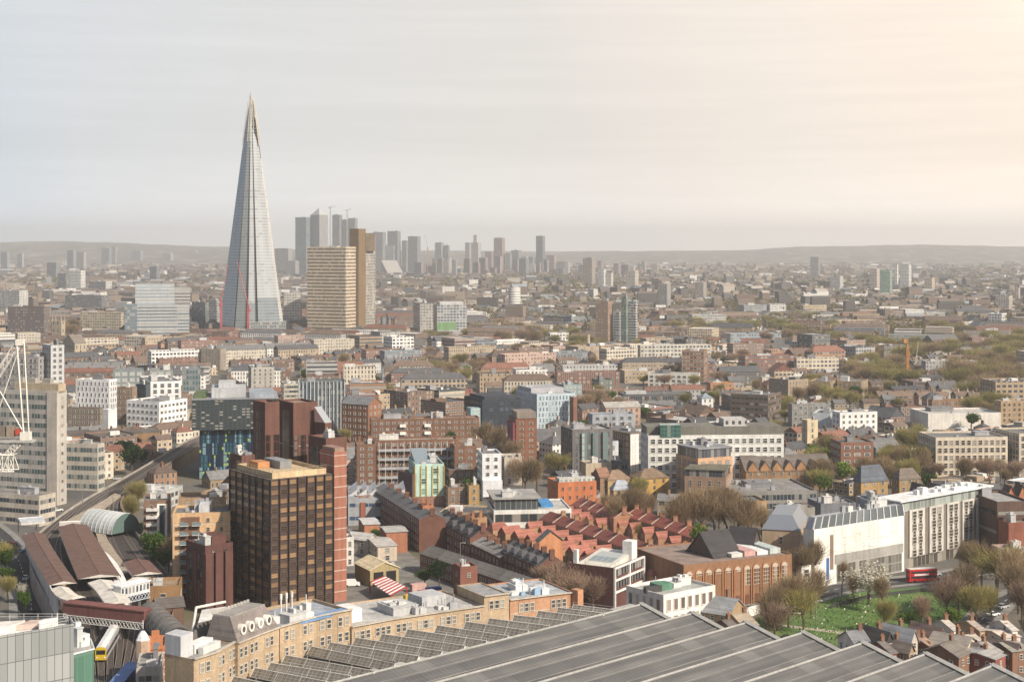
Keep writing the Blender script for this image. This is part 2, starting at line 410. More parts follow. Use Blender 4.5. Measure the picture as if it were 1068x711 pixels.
def L(ref, label, xl, xc, xr, yt, yb, th, wall, style='g', bay=3.0, st=3.3, ww=1.5, wh=1.6, gl=None, frame=(.50, .48, .44), roof=FELT, par=.8,
      depth=None, width=None, vb=None, kind='flat', rise=3.0, axis=0, plant=3, name='office_block', cat='building', z0=0.0, foot=None, top=None, rows=None,
      sides=None, base=0.0, skip=None, jit=0.0, band=None, group=None, reg=True, maxd=70, ft=.065, cross=True, sill=.5, amt=.15):
    rr = random.Random(label)
    Y = yb2Y(yb, z0); foot = foot or cb(xl, xc, xr, Y, th, depth, width, maxd)
    z = top if top is not None else zat(yt, Y)-par*(kind == 'flat')
    B = Bld(); B.foot = foot; B.z = z; B.rr = rr; B.Y = Y
    root = empty(name, (foot[0][0], foot[0][1], z0), label, cat, group); B.root = root
    far = Y > 1250
    gl = gl or glass()
    if style == 's':
        wm = facade(wall, bay=bay, st=st, fw=min(ww/bay, .9), fh=min(wh/st, .9), frame=frame, band=band, glasscol=tuple(gl) if isinstance(gl, tuple) else (.05, .055, .06))
    else: wm = wall if not isinstance(wall, tuple) else plain(wall, .85, amt)
    B.wm = wm
    w = MB()
    if kind == 'flat': w.parapet(foot, z0, z, par)
    else: w.ring(foot, z0, z)
    rm = None
    if kind == 'flat':
        b = MB(); b.cap(inset(foot, .3), z); b.build('roof', plain(roof, .95, .3, .25, False), root)
    else:
        b = MB(); zr = z+rise
        b.gable(foot, z, zr, axis, .4, 0, 1 if kind == 'gable' else None, hip=1.0 if kind == 'hip' else 0.0)
        b.build('roof', [tiled(roof), wm if style != 's' else plain(wall)], root)
    w.build('wall', wm, root)
    if isinstance(gl, tuple): gl = glass()
    if style == 'g':
        sp = []
        for i in (sides if sides is not None else range(len(foot))): sp += winspecs(foot, i, z0+base, z, bay, st, ww, wh, rows, None, skip, jit, sill=sill)
        windows(root, sp, gl, frame, ft, cross=cross)
    elif style == 'b':
        for i in (sides if sides is not None else range(len(foot))): bands(root, foot, i, z0+base, z, st, wh, gl, rows=rows, sill=sill)
    if plant and kind == 'flat': junk(root, inset(foot, .6), z, plant, rr)
    if reg: regref(ref, foot, z+(rise if kind != 'flat' else par), vb)
    else: occupy(foot)
    return B
def chimney(root, x, y, z0, z1, ang=0.0, col=BROWN, n=3, lx=1.1, ly=.7, name='chimney'):
    b = MB(); b.box(x, y, z0, z1, lx, ly, ang); b.box(x, y, z1, z1+.15, lx+.2, ly+.2, ang)
    for k in range(n):
        t = (k-(n-1)/2)*lx/n; b.bar((x+math.cos(ang)*t, y+math.sin(ang)*t, z1+.15), (x+math.cos(ang)*t, y+math.sin(ang)*t, z1+.7), .14, 1, 6)
    return b.build(name, [plain(col, .9, .2), plain((.42, .2, .1), .9)], root)
# ------------------------------------------------------------------ the ground, far hills
def ground_mat():
    m, nt, b = newmat('city_ground'); co = nn(nt, 'ShaderNodeTexCoord').outputs['Object']
    a = nn(nt, 'ShaderNodeTexNoise', {0: co, 2: .012, 3: 6.0, 4: .65}).outputs[0]
    c = RAMP(nt, a, [(.30, (.075, .073, .072)), (.46, (.12, .115, .108)), (.56, (.15, .125, .09)), (.66, (.085, .095, .045)), (.8, (.11, .10, .07))])
    d = nn(nt, 'ShaderNodeTexNoise', {0: co, 2: .4, 3: 3.0}).outputs[0]
    c = nn(nt, 'ShaderNodeVectorMath', {0: c, 'Scale': MA(nt, 'MULTIPLY_ADD', d, .7, .65)}, operation='SCALE').outputs[0]
    nt.links.new(c, b.inputs['Base Color']); b.inputs['Roughness'].default_value = .95; return m
b = MB(); b.face([(-12800, -400, 0), (12800, -400, 0), (12800, 17300, 0), (-12800, 17300, 0)]); structure('ground', b, ground_mat())
def hill_mat():
    m, nt, b = newmat('wooded_hills'); co = nn(nt, 'ShaderNodeTexCoord').outputs['Object']
    a = nn(nt, 'ShaderNodeTexNoise', {0: nn(nt, 'ShaderNodeMapping', {0: co, 3: (1, .5, 1)}).outputs[0], 2: .010, 3: 8.0, 4: .75}).outputs[0]
    c = RAMP(nt, a, [(.38, (.05, .055, .04)), (.5, (.11, .095, .07)), (.56, (.18, .15, .115)), (.62, (.40, .36, .32)), (.66, (.12, .10, .075))])
    nt.links.new(c, b.inputs['Base Color']); b.inputs['Roughness'].default_value = .95; return m
def hills():
    prof = [(-500, 256), (-100, 255), (0, 253.5), (60, 252), (120, 253), (190, 256), (280, 259), (400, 261.5), (560, 262), (690, 261.5), (780, 260.5), (830, 257), (895, 256), (960, 255.2), (1010, 255.6), (1068, 257.5), (1180, 259), (1500, 260)]
    Y1 = 12500.0; b = MB(); n = 220; rows = [(9300, 0), (10200, .38), (11300, .8), (Y1, 1.0), (14500, .9), (16000, 0)]
    xs = np.interp(np.linspace(-500, 1500, n), [p[0] for p in prof], [p[0] for p in prof]); hs = []
    rr = random.Random(3); wob = 0
    for x in xs:
        wob = wob*.8+rr.uniform(-3, 3); hs.append(zat(np.interp(x, [p[0] for p in prof], [p[1] for p in prof]), Y1)+wob)
    P = lambda i, k: ((xs[i]-CX)/F*rows[k][0]*1.0, rows[k][0]+(40*math.sin(i*.7+k) if 0 < k < 5 else 0), hs[i]*rows[k][1]*(1+.08*math.sin(i*.33+k*2) if 0 < k < 3 else 1)-(1 if rows[k][1] == 0 else 0))
    for i in range(n-1):
        for k in range(5): b.face([P(i, k), P(i+1, k), P(i+1, k+1), P(i, k+1)])
    structure('hills', b, hill_mat())
hills()
def sheet(name, pts, z, mat):
    b = MB(); b.face([g3(px, py, z) for px, py in pts]); o = structure(name, b, mat)
    return [gp(px, py, z) for px, py in pts]
asphalt = plain((.055, .055, .058), .9, .25, .3, False); paving = plain((.24, .235, .22), .9, .2, .4, False)
yard = plain((.19, .18, .165), .95, .3, .15, False)
def road(name, pts, w, z=.02, kerb=True):
    """pts on the ground plane; a carriageway with its pavements, kerbs and a dashed centre line"""
    b = MB(); p = MB(); l = MB(); pv = [Vector(q) for q in pts]
    nrm = []
    for i in range(len(pv)):
        d = (pv[min(i+1, len(pv)-1)]-pv[max(i-1, 0)]).normalized(); nrm.append(Vector((-d.y, d.x)))
    for i in range(len(pv)-1):
        q = lambda k, o, zz: (pv[k].x+nrm[k].x*o, pv[k].y+nrm[k].y*o, zz)
        b.face([q(i, -w/2, z), q(i+1, -w/2, z), q(i+1, w/2, z), q(i, w/2, z)])
        for s in (-1, 1):
            A, B2 = s*w/2, s*(w/2+2.6)
            f = [q(i, A, z+.13), q(i+1, A, z+.13), q(i+1, B2, z+.13), q(i, B2, z+.13)]; p.face(f if s < 0 else f)
            p.face([q(i, A, z-.01), q(i+1, A, z-.01), q(i+1, A, z+.13), q(i, A, z+.13)])
        Lg = (pv[i+1]-pv[i]).length; k = 0
        while k*6+3 < Lg:
            t0, t1 = k*6/Lg, (k*6+3)/Lg; a0 = pv[i].lerp(pv[i+1], t0); a1 = pv[i].lerp(pv[i+1], t1); nn_ = nrm[i]*.09
            l.face([(a0.x-nn_.x, a0.y-nn_.y, z+.006), (a1.x-nn_.x, a1.y-nn_.y, z+.006), (a1.x+nn_.x, a1.y+nn_.y, z+.006), (a0.x+nn_.x, a0.y+nn_.y, z+.006)]); k += 1
        occupy([tuple(pv[i]-nrm[i]*(w/2+2.6)), tuple(pv[i+1]-nrm[i+1]*(w/2+2.6)), tuple(pv[i+1]+nrm[i+1]*(w/2+2.6)), tuple(pv[i]+nrm[i]*(w/2+2.6))], .3)
    structure(name, b, asphalt); structure('pavement', p, paving); structure('road_marking', l, plain((.7, .7, .68), .8, .1))
road('road', [gp(*p) for p in ((30, 700), (34, 660), (32, 620), (20, 585), (0, 560), (-30, 535))], 8)
road('road', [gp(*p) for p in ((700, 640), (800, 634), (880, 612), (960, 604), (1030, 594), (1120, 583))], 9)
road('road', [gp(*p) for p in ((1010, 700), (1010, 660), (1040, 630), (1090, 606))], 6)
sheet('yard', [(350, 655), (345, 600), (372, 566), (420, 570), (470, 612), (520, 640), (480, 660)], .012, yard)
lawn_m, nt, bs = newmat('lawn'); co = nn(nt, 'ShaderNodeTexCoord').outputs['Object']
c = RAMP(nt, nn(nt, 'ShaderNodeTexNoise', {0: co, 2: .09, 3: 5.0, 4: .65}).outputs[0], [(.3, (.06, .12, .02)), (.5, (.09, .165, .036)), (.62, (.14, .185, .055)), (.75, (.17, .15, .08))])
nt.links.new(c, bs.inputs['Base Color']); bs.inputs['Roughness'].default_value = .9
park = sheet('park_lawn', [(770, 668), (800, 634), (862, 622), (905, 616), (960, 612), (1008, 622), (1012, 658), (985, 672), (900, 684), (800, 688)], .02, lawn_m)
occupy(park, 0)
path_m = plain((.40, .35, .28), .95, .15, .3, False)
sheet('path', [(810, 650), (862, 656), (900, 661), (960, 662), (1000, 657), (1000, 659.4), (960, 664.6), (900, 663.6), (860, 658.4), (808, 652)], .03, path_m)
# Flowers sown through the grass of the park
def tufts():
    b = MB(); rr = random.Random(5)
    for k in range(5200):
        px, py = rr.uniform(780, 1010), rr.uniform(618, 684)
        x, y = gp(px, py)
        if not inside(park, x, y): continue
        h, w = rr.uniform(.12, .5), rr.uniform(.2, .6); a = rr.uniform(0, math.pi)
        dx, dy = math.cos(a)*w/2, math.sin(a)*w/2
        b.face([(x-dx, y-dy, .02), (x+dx, y+dy, .02), (x+dx*.6, y+dy*.6+.1, h), (x-dx*.6, y-dy*.6+.1, h)], 0 if rr.random() < .93 else 1)
    tag(b.build('grass', [plain((.09, .165, .036), .9, .35, .5, False), plain((.7, .68, .6), .9)]), kind='stuff')
tufts()

# ------------------------------------------------------------------ trees
def rv(rr):
    while True:
        v = Vector((rr.uniform(-1, 1), rr.uniform(-1, 1), rr.uniform(-1, 1)))
        if .02 < v.length < 1: return v
def barkmat(col): return plain(col, .95, .25, .6, False)
def leafmat(cols, thru=.35):
    m, nt, b = newmat('leaves'); r = nn(nt, 'ShaderNodeNewGeometry').outputs['Random Per Island']
    oi = nn(nt, 'ShaderNodeObjectInfo').outputs['Random']
    c = RAMP(nt, r, [(i/(len(cols)-1), c) for i, c in enumerate(cols)])
    c = nn(nt, 'ShaderNodeVectorMath', {0: c, 'Scale': MA(nt, 'MULTIPLY_ADD', oi, .5, .75)}, operation='SCALE').outputs[0]
    nt.links.new(c, b.inputs['Base Color']); b.inputs['Roughness'].default_value = .9; b.inputs['Specular IOR Level'].default_value = .1
    t = nn(nt, 'ShaderNodeBsdfTranslucent', {0: c}); mx = nn(nt, 'ShaderNodeMixShader', {0: thru, 1: b.outputs[0], 2: t.outputs[0]})
    nt.links.new(mx.outputs[0], nt.nodes['Material Output'].inputs[0]); return m
TWIG = leafmat([(.20, .145, .085), (.30, .225, .135), (.40, .31, .19), (.26, .17, .10)])
TWIGR = leafmat([(.26, .175, .12), (.35, .245, .175), (.44, .33, .25)])
TWIGY = leafmat([(.22, .19, .07), (.31, .28, .10), (.38, .32, .14)])
GREEN = leafmat([(.035, .075, .012), (.075, .14, .022), (.12, .19, .035)])
LIME = leafmat([(.09, .15, .02), (.16, .24, .035), (.20, .26, .06)])
DGREEN = leafmat([(.016, .035, .012), (.03, .055, .018), (.045, .075, .025)])
BLOSSOM = leafmat([(.55, .52, .44), (.68, .66, .60), (.40, .37, .27), (.5, .46, .35)])
def treemeshes(seed, kind, h=11.0, r=4.4, n=1500):
    """trunk with forking limbs, and a crown of twigs or leaves gathered in clumps round the limb ends"""
    rr = random.Random(seed); t = MB(); tips = []
    def limb(p, d, ln, w, lev):
        q = p+d*ln; t.bar(p, q, w, n=5)
        if lev >= 2: tips.append((p.lerp(q, .5), .8)); 
        if lev == 3: tips.append((q, 1)); return
        for k in range(rr.choice((2, 3, 3)) if lev else 4):
            a = rv(rr).normalized(); d2 = (d+a*(.75 if lev else .62)+Vector((0, 0, .18))).normalized()
            limb(q, d2, ln*rr.uniform(.58, .82), w*.58, lev+1)
    limb(Vector((0, 0, 0)), Vector((rr.uniform(-.05, .05), rr.uniform(-.05, .05), 1)).normalized(), h*.2, .02*h, 0)
    top = max(p.z for p, _ in tips); k = h/top; wide = max(math.hypot(p.x, p.y) for p, _ in tips); kw = r/wide
    t.v = [(x*kw if z > h*.2 else x, y*kw if z > h*.2 else y, z*k) for x, y, z in t.v]
    tips = [Vector((p.x*kw, p.y*kw, p.z*k)) for p, _ in tips]
    c = MB(); cen = Vector((0, 0, h*.5))
    for i in range(n):
        p = rr.choice(tips).lerp(Vector((0, 0, h*.48)), rr.random()**2*.75)+rv(rr)*r*.36
        if p.z < h*.13: continue
        if kind == 'twig':
            d = ((p-cen).normalized()*1.0+rv(rr)*.8+Vector((0, 0, .35))).normalized(); ln = rr.uniform(.7, 2.0); w = rr.uniform(.022, .055)
            s = d.orthogonal().normalized(); s = (s*math.cos(i)+d.cross(s)*math.sin(i))*w
            c.face([p-s, p+s, p+d*ln+s*.4, p+d*ln-s*.4])
        else:
            d = rv(rr).normalized(); s = d.orthogonal().normalized(); u = d.cross(s); a = rr.uniform(.16, .38)*(1 if kind == 'leaf' else .8)
            c.face([p-s*a, p-u*a*.7, p+s*a, p+u*a*.7])
    return t, c
PROTO = {}
def proto(kind, i):
    k = (kind, i)
    if k not in PROTO:
        spec = {'bare': ('twig', TWIG, 3200, 11, 5.0), 'rusty': ('twig', TWIGR, 3200, 10, 4.8), 'budding': ('twig', TWIGY, 3400, 9, 4.4), 'leafy': ('leaf', GREEN, 2600, 8, 3.2), 'lime': ('leaf', LIME, 2300, 8, 2.9), 'evergreen': ('leaf', DGREEN, 3000, 9, 3.4), 'blossom': ('petal', BLOSSOM, 3600, 8.5, 4.8)}[kind]
        t, c = treemeshes(i*31+len(kind), spec[0], spec[3], spec[4], spec[2])
        PROTO[k] = (t.mesh('trunk', barkmat((.10, .075, .055))), c.mesh('crown', spec[1]), spec[3])
    return PROTO[k]
TREES = []
TREEWORD = {'bare': ('bare_tree', 'bare brown twiggy tree'), 'rusty': ('bare_tree', 'bare rusty brown tree'), 'budding': ('budding_tree', 'olive yellow budding tree'), 'leafy': ('leafy_tree', 'fresh green leafy tree'),
            'lime': ('leafy_tree', 'bright lime green young tree'), 'evergreen': ('evergreen_tree', 'dark evergreen tree'), 'blossom': ('blossom_tree', 'white blossoming tree')}
def tree(kind, x, y, h, rr, label=None, group=None, wide=1.0, z=0.0):
    tm, cm, h0 = proto(kind, rr.randint(0, 3)); s = h/h0
    root = empty(TREEWORD[kind][0], (x, y, z), label, 'tree', group)
    root.rotation_euler = (0, 0, rr.uniform(0, 6.28)); root.scale = (s*wide, s*wide, s)
    for nm, me in (('trunk', tm), ('crown', cm)):
        o = bpy.data.objects.new(nm, me); COL.objects.link(o); o.parent = root
    if not label: TREES.append((root, kind, x, y, h))
    return root
# ------------------------------------------------------------------ far towers and blocks (base row gives the distance)
G1 = (.035, .045, .055)
def far(label, xl, xr, yt, yb, wall, th=70, xc=None, ref=None, bay=4, st=3.6, ww=2.6, wh=1.8, gl=(.07, .085, .10), frame=(.35, .35, .35), name='tower_block', plant=1, **k):
    xc = xc if xc is not None else xl+(xr-xl)*.72
    return L(ref or label, label, xl, xc, xr, yt, yb, th, wall, 's', bay, st, ww, wh, gl, frame, plant=plant, name=name, **k)
# the business district across the river
TG = (.13, .16, .185); TL = (.36, .38, .40)
far('blue-grey flat-topped bank tower at the left of the far cluster', 308, 323.5, 226.5, 289, (.13, .19, .22), 60, name='tower', frame=(.2, .25, .28))
B = far('grey stone tower under a pyramid roof in the far cluster', 323.5, 342, 224, 289, (.30, .30, .29), 45, 333, name='tower', par=.3, plant=0, ref='the far pyramid-roofed tower')
b = MB(); c = (sum(p[0] for p in B.foot)/4, sum(p[1] for p in B.foot)/4); f = inset(B.foot, 1.5)
for i in range(4): b.face([(*f[i], B.z+.2), (*f[(i+1) % 4], B.z+.2), (*c, B.z+27)])
b.build('pyramid_roof', metal((.5, .5, .47), .5, .2), B.root)
for (xl, xr, yt, lab) in ((346.5, 357, 224, 'half-built dark tower under a crane left of the brown hospital shaft'), (357, 363, 229, 'half-built pale tower frame beside the dark unfinished tower'), (363, 373, 227.5, 'grey tower just left of the brown hospital shaft')):
    far(lab, xl, xr, yt, 288, (.21, .20, .20), 62, name='tower', ww=3.2, wh=2.4)
for (xl, xr, yt, col, lab) in ((389, 403, 242, (.21, .215, .22), 'square grey tower right of the brown hospital shaft'), (404, 418.5, 241, (.15, .16, .175), 'dark flat tower behind the stepped pale one'),
    (399, 415, 256, TL, 'stepped pale block in front of the dark flat tower'), (419, 425.5, 251, (.2, .2, .2), 'narrow grey tower between two dark ones'), (425.5, 439, 246.5, (.14, .155, .165), 'dark grey slab tower beside a crane'),
    (453.5, 463, 253, (.26, .30, .32), 'pale blue tower right of the far crane'), (463, 469, 256, TG, 'narrow dark tower tucked behind the pale blue one'), (464, 471, 269, (.55, .55, .53), 'small white block below the pale blue tower'),
    (485, 491.5, 253, (.42, .40, .38), 'thin cream tower left of the crowned one'), (506, 515, 262.5, (.27, .2, .18), 'short reddish tower left of the tall red one'),
    (515, 527, 248, (.27, .17, .15), 'tall reddish brown tower in the far cluster'), (527, 534, 264, (.25, .27, .28), 'short grey tower right of the red one'), (533, 544, 261, (.2, .215, .23), 'blocky grey tower short of the lone dark one'),
    (559, 568.5, 246, (.085, .105, .125), 'lone dark blue tower standing apart from the cluster'), (544, 560, 268, (.22, .24, .25), 'wide low grey block left of the lone dark tower'),
    (570, 581, 266, (.30, .21, .19), 'brownish red block right of the lone dark tower'), (581, 592, 273, (.25, .24, .22), 'low olive block right of the brownish red one')):
    far(lab, xl, xr, yt, 287, col, 64, name='tower')
B = far('cream tower with a tall slim crown in the far cluster', 491, 501.5, 253, 287, (.45, .43, .40), 60, name='tower', plant=0)
b = MB(); b.prism(subrect(B.foot, .3, .75, .3, .75), B.z, zat(245, B.Y)); b.build('crown_shaft', plain((.45, .43, .4)), B.root)
b = MB(); f = cb(396, 404, 420, yb2Y(289), 40, depth=40); Z0 = 0
b.ring(f, 0, 18); b.face([(*f[0], 18), (*f[1], 18), (*f[2], 62), (*f[3], 62)]); b.face([(*f[1], 18), (*f[2], 18), (*f[2], 62)]); b.face([(*f[0], 18), (*f[3], 62), (*f[3], 18)]); b.face([(*f[2], 18), (*f[3], 18), (*f[3], 62), (*f[2], 62)])
r0 = empty('office_block', (*f[0], 0), 'wedge-shaped stepped grey block below the dark towers', 'building'); b.build('wall', facade((.33, .31, .29), bay=5, st=4, fw=.7, fh=.5), r0)
rr = random.Random(11)
FAR_ROW = ['grey', 'tan', 'pale', 'slate', 'pinkish', 'dull red']
FC = {'grey': (.24, .24, .245), 'tan': (.33, .28, .22), 'pale': (.48, .46, .43), 'slate': (.15, .165, .18), 'pinkish': (.34, .27, .25), 'dull red': (.25, .15, .13)}
seen = {}
for k in range(46):
    xl = 428+k*5.6+rr.uniform(-2, 2); w = rr.uniform(5, 11); yt = rr.uniform(267, 281) if k < 30 else rr.uniform(272, 283); cn = rr.choice(FAR_ROW)
    ref = 'the far crane' if xl < 452 else 'the crowned cream tower' if xl < 510 else 'the lone dark tower' if xl < 600 else 'the pair of white towers'
    key = (cn, yt > 276, ref); seen[key] = seen.get(key, 0)+1
    o = ('first', 'second', 'third', 'fourth', 'fifth', 'sixth', 'seventh', 'eighth', 'ninth')[min(seen[key]-1, 8)]
    far(f"{o} {cn} {'squat' if yt > 276 else 'mid-height'} block from the left among those around {ref}", xl, xl+w, yt, 288+rr.uniform(-2, 3), FC[cn], rr.uniform(30, 75), name='far_block', plant=0, reg=False)
# lone slabs of the middle and right distance
for (xl, xr, yt, yb, col, th, lab) in (
    (608, 621, 269, 302, (.30, .25, .20), 66, 'tan brown tower block left of the white pair'),
    (624, 632, 281, 303, WHITE, 60, 'white tower block with a slim mast-like top'), (632, 639.5, 285, 303, (.66, .60, .53), 60, 'cream tower block touching the white one'),
    (653, 666, 282, 303, (.55, .48, .40), 62, 'cream striped tower block right of the white pair'),
    (686, 699.5, 296, 326, (.34, .31, .28), 63, 'grey-brown tower block standing above brown trees'), (725, 737, 294, 316, (.36, .30, .26), 66, 'dull pinkish tower block farther off than the grey-brown one'),
    (845, 857, 268, 294, (.20, .20, .20), 68, 'dark grey slab tower under the wooded hill'), (866, 880, 288, 305, (.52, .49, .44), 60, 'pale stubby tower right of the dark slab tower'),
    (907, 917.5, 280, 306, (.55, .45, .38), 60, 'pinkish tower left of the green sheeted one'), (917.5, 932.5, 282, 312, (.20, .34, .24), 66, 'tower wrapped in green sheeting on the right'),
    (932.5, 937, 276, 302, WHITE, 60, 'narrow white slab just behind the green sheeted tower'), (938.5, 951.5, 276, 304, (.66, .64, .61), 62, 'wide white slab right of the green sheeted tower'),
    (964, 975, 290, 306, (.55, .42, .28), 60, 'tan stubby tower with pale stripes at the right'), (1058, 1064, 300, 317, (.52, .44, .36), 60, 'slim tan tower at the far right edge'),
    (1041, 1057, 308, 328, (.46, .41, .34), 60, 'pale brown tower behind a white block at the right edge'), (1031, 1050, 327, 341, WHITE, 55, 'white boxy block in front of the pale brown tower'),
    (72, 89, 282, 306, (.72, .71, .68), 66, 'white slab with dark side tower at the left'), (60, 72, 285, 306, (.12, .13, .145), 66, 'dark block attached to the white slab'),
    (93, 117, 293.5, 305, (.60, .585, .55), 50, 'low cream office right of the white slab'), (49, 62, 274, 292, (.16, .18, .20), 60, 'dark blue block behind the white slab'),
    (106, 116.5, 259, 278, (.10, .145, .20), 60, 'blue glass tower on the left horizon'), (116, 122, 257, 277, (.26, .22, .22), 60, 'reddish grey shaft beside the blue glass tower'),
    (137, 150, 261.5, 276, (.2, .24, .28), 60, 'wide blue-grey block right of the blue glass tower'), (156, 166, 278, 296, (.10, .13, .14), 60, 'dark green-grey block above the big grey office'),
    (1, 10, 263, 284, (.25, .28, .31), 60, 'blue-grey tower at the left picture edge'), (18, 25, 265, 284, (.4, .4, .41), 60, 'pale tower near the left picture edge'),
    (70, 79, 261, 284, (.2, .215, .235), 60, 'dark tower on the left horizon'), (80, 90, 263, 283, (.38, .34, .31), 60, 'tan block beside the dark horizon tower'),
    (170, 181, 264, 276, (.30, .32, .345), 60, 'pale blue block on the horizon left of the glass spire'), (178, 188, 263, 274, (.2, .24, .28), 60, 'small dark blue block near the horizon'), (197, 207, 261.5, 274, (.42, .39, .36), 60, 'pinkish block near the glass spire on the horizon'),
    (287, 306, 259, 286, (.30, .29, .28), 60, 'wide grey slab between the glass spire and the far cluster'), (298, 312, 272, 290, (.36, .34, .31), 60, 'tan block below the wide grey slab')):
    far(lab, xl, xr, yt, yb, col, th)
# white cylinder
b = MB(); Y = yb2Y(321); cxx, r_ = xat(536.5, Y), 6.3*Y/F; ft = [(cxx+r_*math.cos(k*math.pi/10), Y+r_*math.sin(k*math.pi/10)) for k in range(20)]
r0 = empty('round_tower', (cxx, Y, 0), 'white round tower with ring windows in the middle distance', 'building')
b.ring(ft, 0, zat(300, Y)); b.build('wall', facade((.74, .72, .68), bay=3, st=4.5, fw=.9, fh=.3, frame=(.7, .68, .64)), r0)
b = MB(); b.prism([(cxx+(x-cxx)*.8, Y+(y-Y)*.8) for x, y in ft], zat(300, Y), zat(298.6, Y)); b.build('roof', plain(LROOF), r0); regref('the white round tower', ft, zat(300, Y))
# long blocks
for (xl, xc, xr, yt, yb, th, col, lab, nm) in (
    (30, 106, 117, 308.5, 327, 72, (.12, .115, .115), 'long dark brown hall with flat roof at the left', 'warehouse'), (0, 20, 29, 303, 326, 60, (.55, .54, .52), 'white-roofed low block at the left edge', 'office_block'),
    (8, 46, 53, 320, 352, 72, (.135, .085, .068), 'dark brown square office block at the left', 'office_block'), (84, 126, 129, 326, 346, 72, (.50, .42, .27), 'cream block with long ribbon windows', 'office_block'),
    (292, 296, 314, 305, 342, 12, (.50, .46, .40), 'plain cream block between the glass spire and the banded tower', 'office_block'), (200, 214, 218, 315, 343, 60, (.12, .14, .145), 'dark glass block left of the spire foot', 'office_block'),
    (218, 226, 230, 313, 343, 60, (.33, .33, .335), 'grey block touching the spire foot', 'office_block'),
    (431, 438, 452, 316, 352, 14, (.40, .37, .33), 'cream lift tower of the green-lit hospital', 'hospital_tower'),
    (568, 596, 612, 330, 338, 40, (.25, .28, .29), 'low glassy school block in the middle distance', 'school'), (571, 574, 593, 347, 358, 15, (.74, .71, .67), 'plain white block above brown trees', 'office_block'),
    (700, 708, 760, 322, 326, 12, (.60, .52, .42), 'cream low block right of the dull tower', 'flat_block'), (770, 776, 800, 318, 330, 12, (.32, .33, .34), 'grey block of flats with white end in the distance', 'flat_block'), (800, 803, 820, 317, 328, 12, (.72, .70, .66), 'white stepped flats beside the grey block', 'flat_block'),
    (834, 838, 862, 318, 328, 12, (.55, .42, .24), 'mustard yellow block in the right distance', 'flat_block'), (718, 722, 757, 328, 342, 12, (.42, .41, .39), 'grey framed building under construction in the distance', 'office_block'),
    (755, 762, 815, 348, 358, 14, (.28, .33, .38), 'blue-grey long block left of white flats', 'office_block'), (788, 794, 815, 345, 355, 14, (.60, .60, .58), 'pale panelled flats behind the blue-grey long block', 'flat_block'),
    (665, 668, 742, 360, 380, 9, (.58, .54, .46), 'long cream slab of flats with open galleries', 'flat_block'), (742, 745, 757, 366, 378, 12, (.74, .70, .66), 'white gabled school with red roof ridge', 'school'),
    (770, 777, 830, 371, 388, 14, (.22, .09, .055), 'long red brick works with pale roof lights', 'warehouse'), (828, 831, 875, 373, 388, 9, (.62, .53, .40), 'cream block with a square portal opening', 'office_block'),
    (1010, 1014, 1040, 352, 366, 12, (.30, .15, .10), 'red brick block at the right distance', 'mansion_block'), (1000, 1005, 1062, 345, 356, 12, (.16, .12, .10), 'long dark roofed terrace at the right distance', 'mansion_block'),
    (960, 963, 1010, 368, 374, 10, (.66, .58, .48), 'long low cream wall block on the right', 'warehouse'), (880, 885, 911, 377, 394, 14, (.30, .24, .20), 'low grey pink hall behind brown trees', 'warehouse')):
    far(lab, xl, xr, yt, yb, col, th, xc, name=nm, ww=2.2, bay=3.6)
# twin tall flats: brown brick and green-clad
far('brown brick tower block with pale balcony stripes, left of the green-topped one', 621, 639.5, 314, 363, (.25, .15, .095), 66, 634, ref='the brown tower block', bay=3.2, st=3, ww=1.7, wh=1.2, frame=(.6, .5, .4))
far('grey-green clad tower with rounded green top between two pale wings', 648, 656, 309, 363, (.12, .185, .14), 60, 653, bay=3, st=3, ww=2, wh=1.4)
far('pale grey wing left of the green-clad tower', 640, 649, 325, 363, (.42, .43, .42), 60, 646, bay=3, st=3)
far('pale panelled wing right of the green-clad tower', 655.5, 665, 314, 363, (.52, .50, .46), 60, 663, bay=3, st=3, ref='the green-topped tower')
# power station style chimney
b = MB(); Y = yb2Y(374); b.bar((xat(613.5, Y), Y, 0), (xat(613.5, Y), Y, zat(349, Y)), 1.7, n=12)
tag(b.build('brick_chimney', plain((.45, .38, .30))), 'lone pale brick chimney stack by the brown tower block', 'chimney')
# hospital with green floor
B = far('glass and steel hospital wing with a green lit storey', 452, 487, 318, 351, (.42, .43, .44), 14, 456, ref='the green-lit hospital', bay=4, ww=3, wh=2.2, name='hospital', plant=3)
b = MB(); i0, i1 = B.foot[0], B.foot[1]; b.wallq((i0[0]-.2, i0[1]-.3), (xat(476, B.Y), i1[1]-.3-(i1[1]-i0[1])*.35), zat(344, B.Y), zat(336, B.Y)); b.build('green_storey', plain((.17, .30, .14), .6), B.root)
b = MB(); b.prism(subrect(B.foot, .1, .9, .1, .9), B.z, B.z+4.5); b.build('roof_plant', plain((.5, .5, .49)), B.root)

# ------------------------------------------------------------------ big grey stepped office left of the spire
gm = facade((.40, .415, .42), glasscol=(.10, .12, .135), bay=50, st=3.9, fw=.99, fh=.42, frame=(.38, .40, .41))
B = L('the big grey stepped office', 'big grey stepped glass office left of the glass spire', 129, 141, 197.5, 318, 353, 12, gm, 'n', name='office_block', maxd=60, plant=0)
b = MB(); f = subrect(B.foot, .0, .72, .3, 1); b.ring(f, B.z, zat(295.5, B.Y+18)); b.build('upper_storeys', facade((.46, .48, .49), glasscol=(.22, .25, .27), bay=40, st=4, fw=.99, fh=.5, frame=(.42, .44, .45)), B.root)
b = MB(); b.cap(f, zat(295.5, B.Y+18)); b.build('roof', plain(LROOF), B.root)
b = MB(); f = subrect(B.foot, .72, 1.02, .3, 1); b.ring(f, B.z, zat(297, B.Y+18)-3); b.cap(f, zat(297, B.Y+18)-3); b.build('stair_tower', facade((.36, .35, .335), bay=40, st=4, fw=.99, fh=.35), B.root)
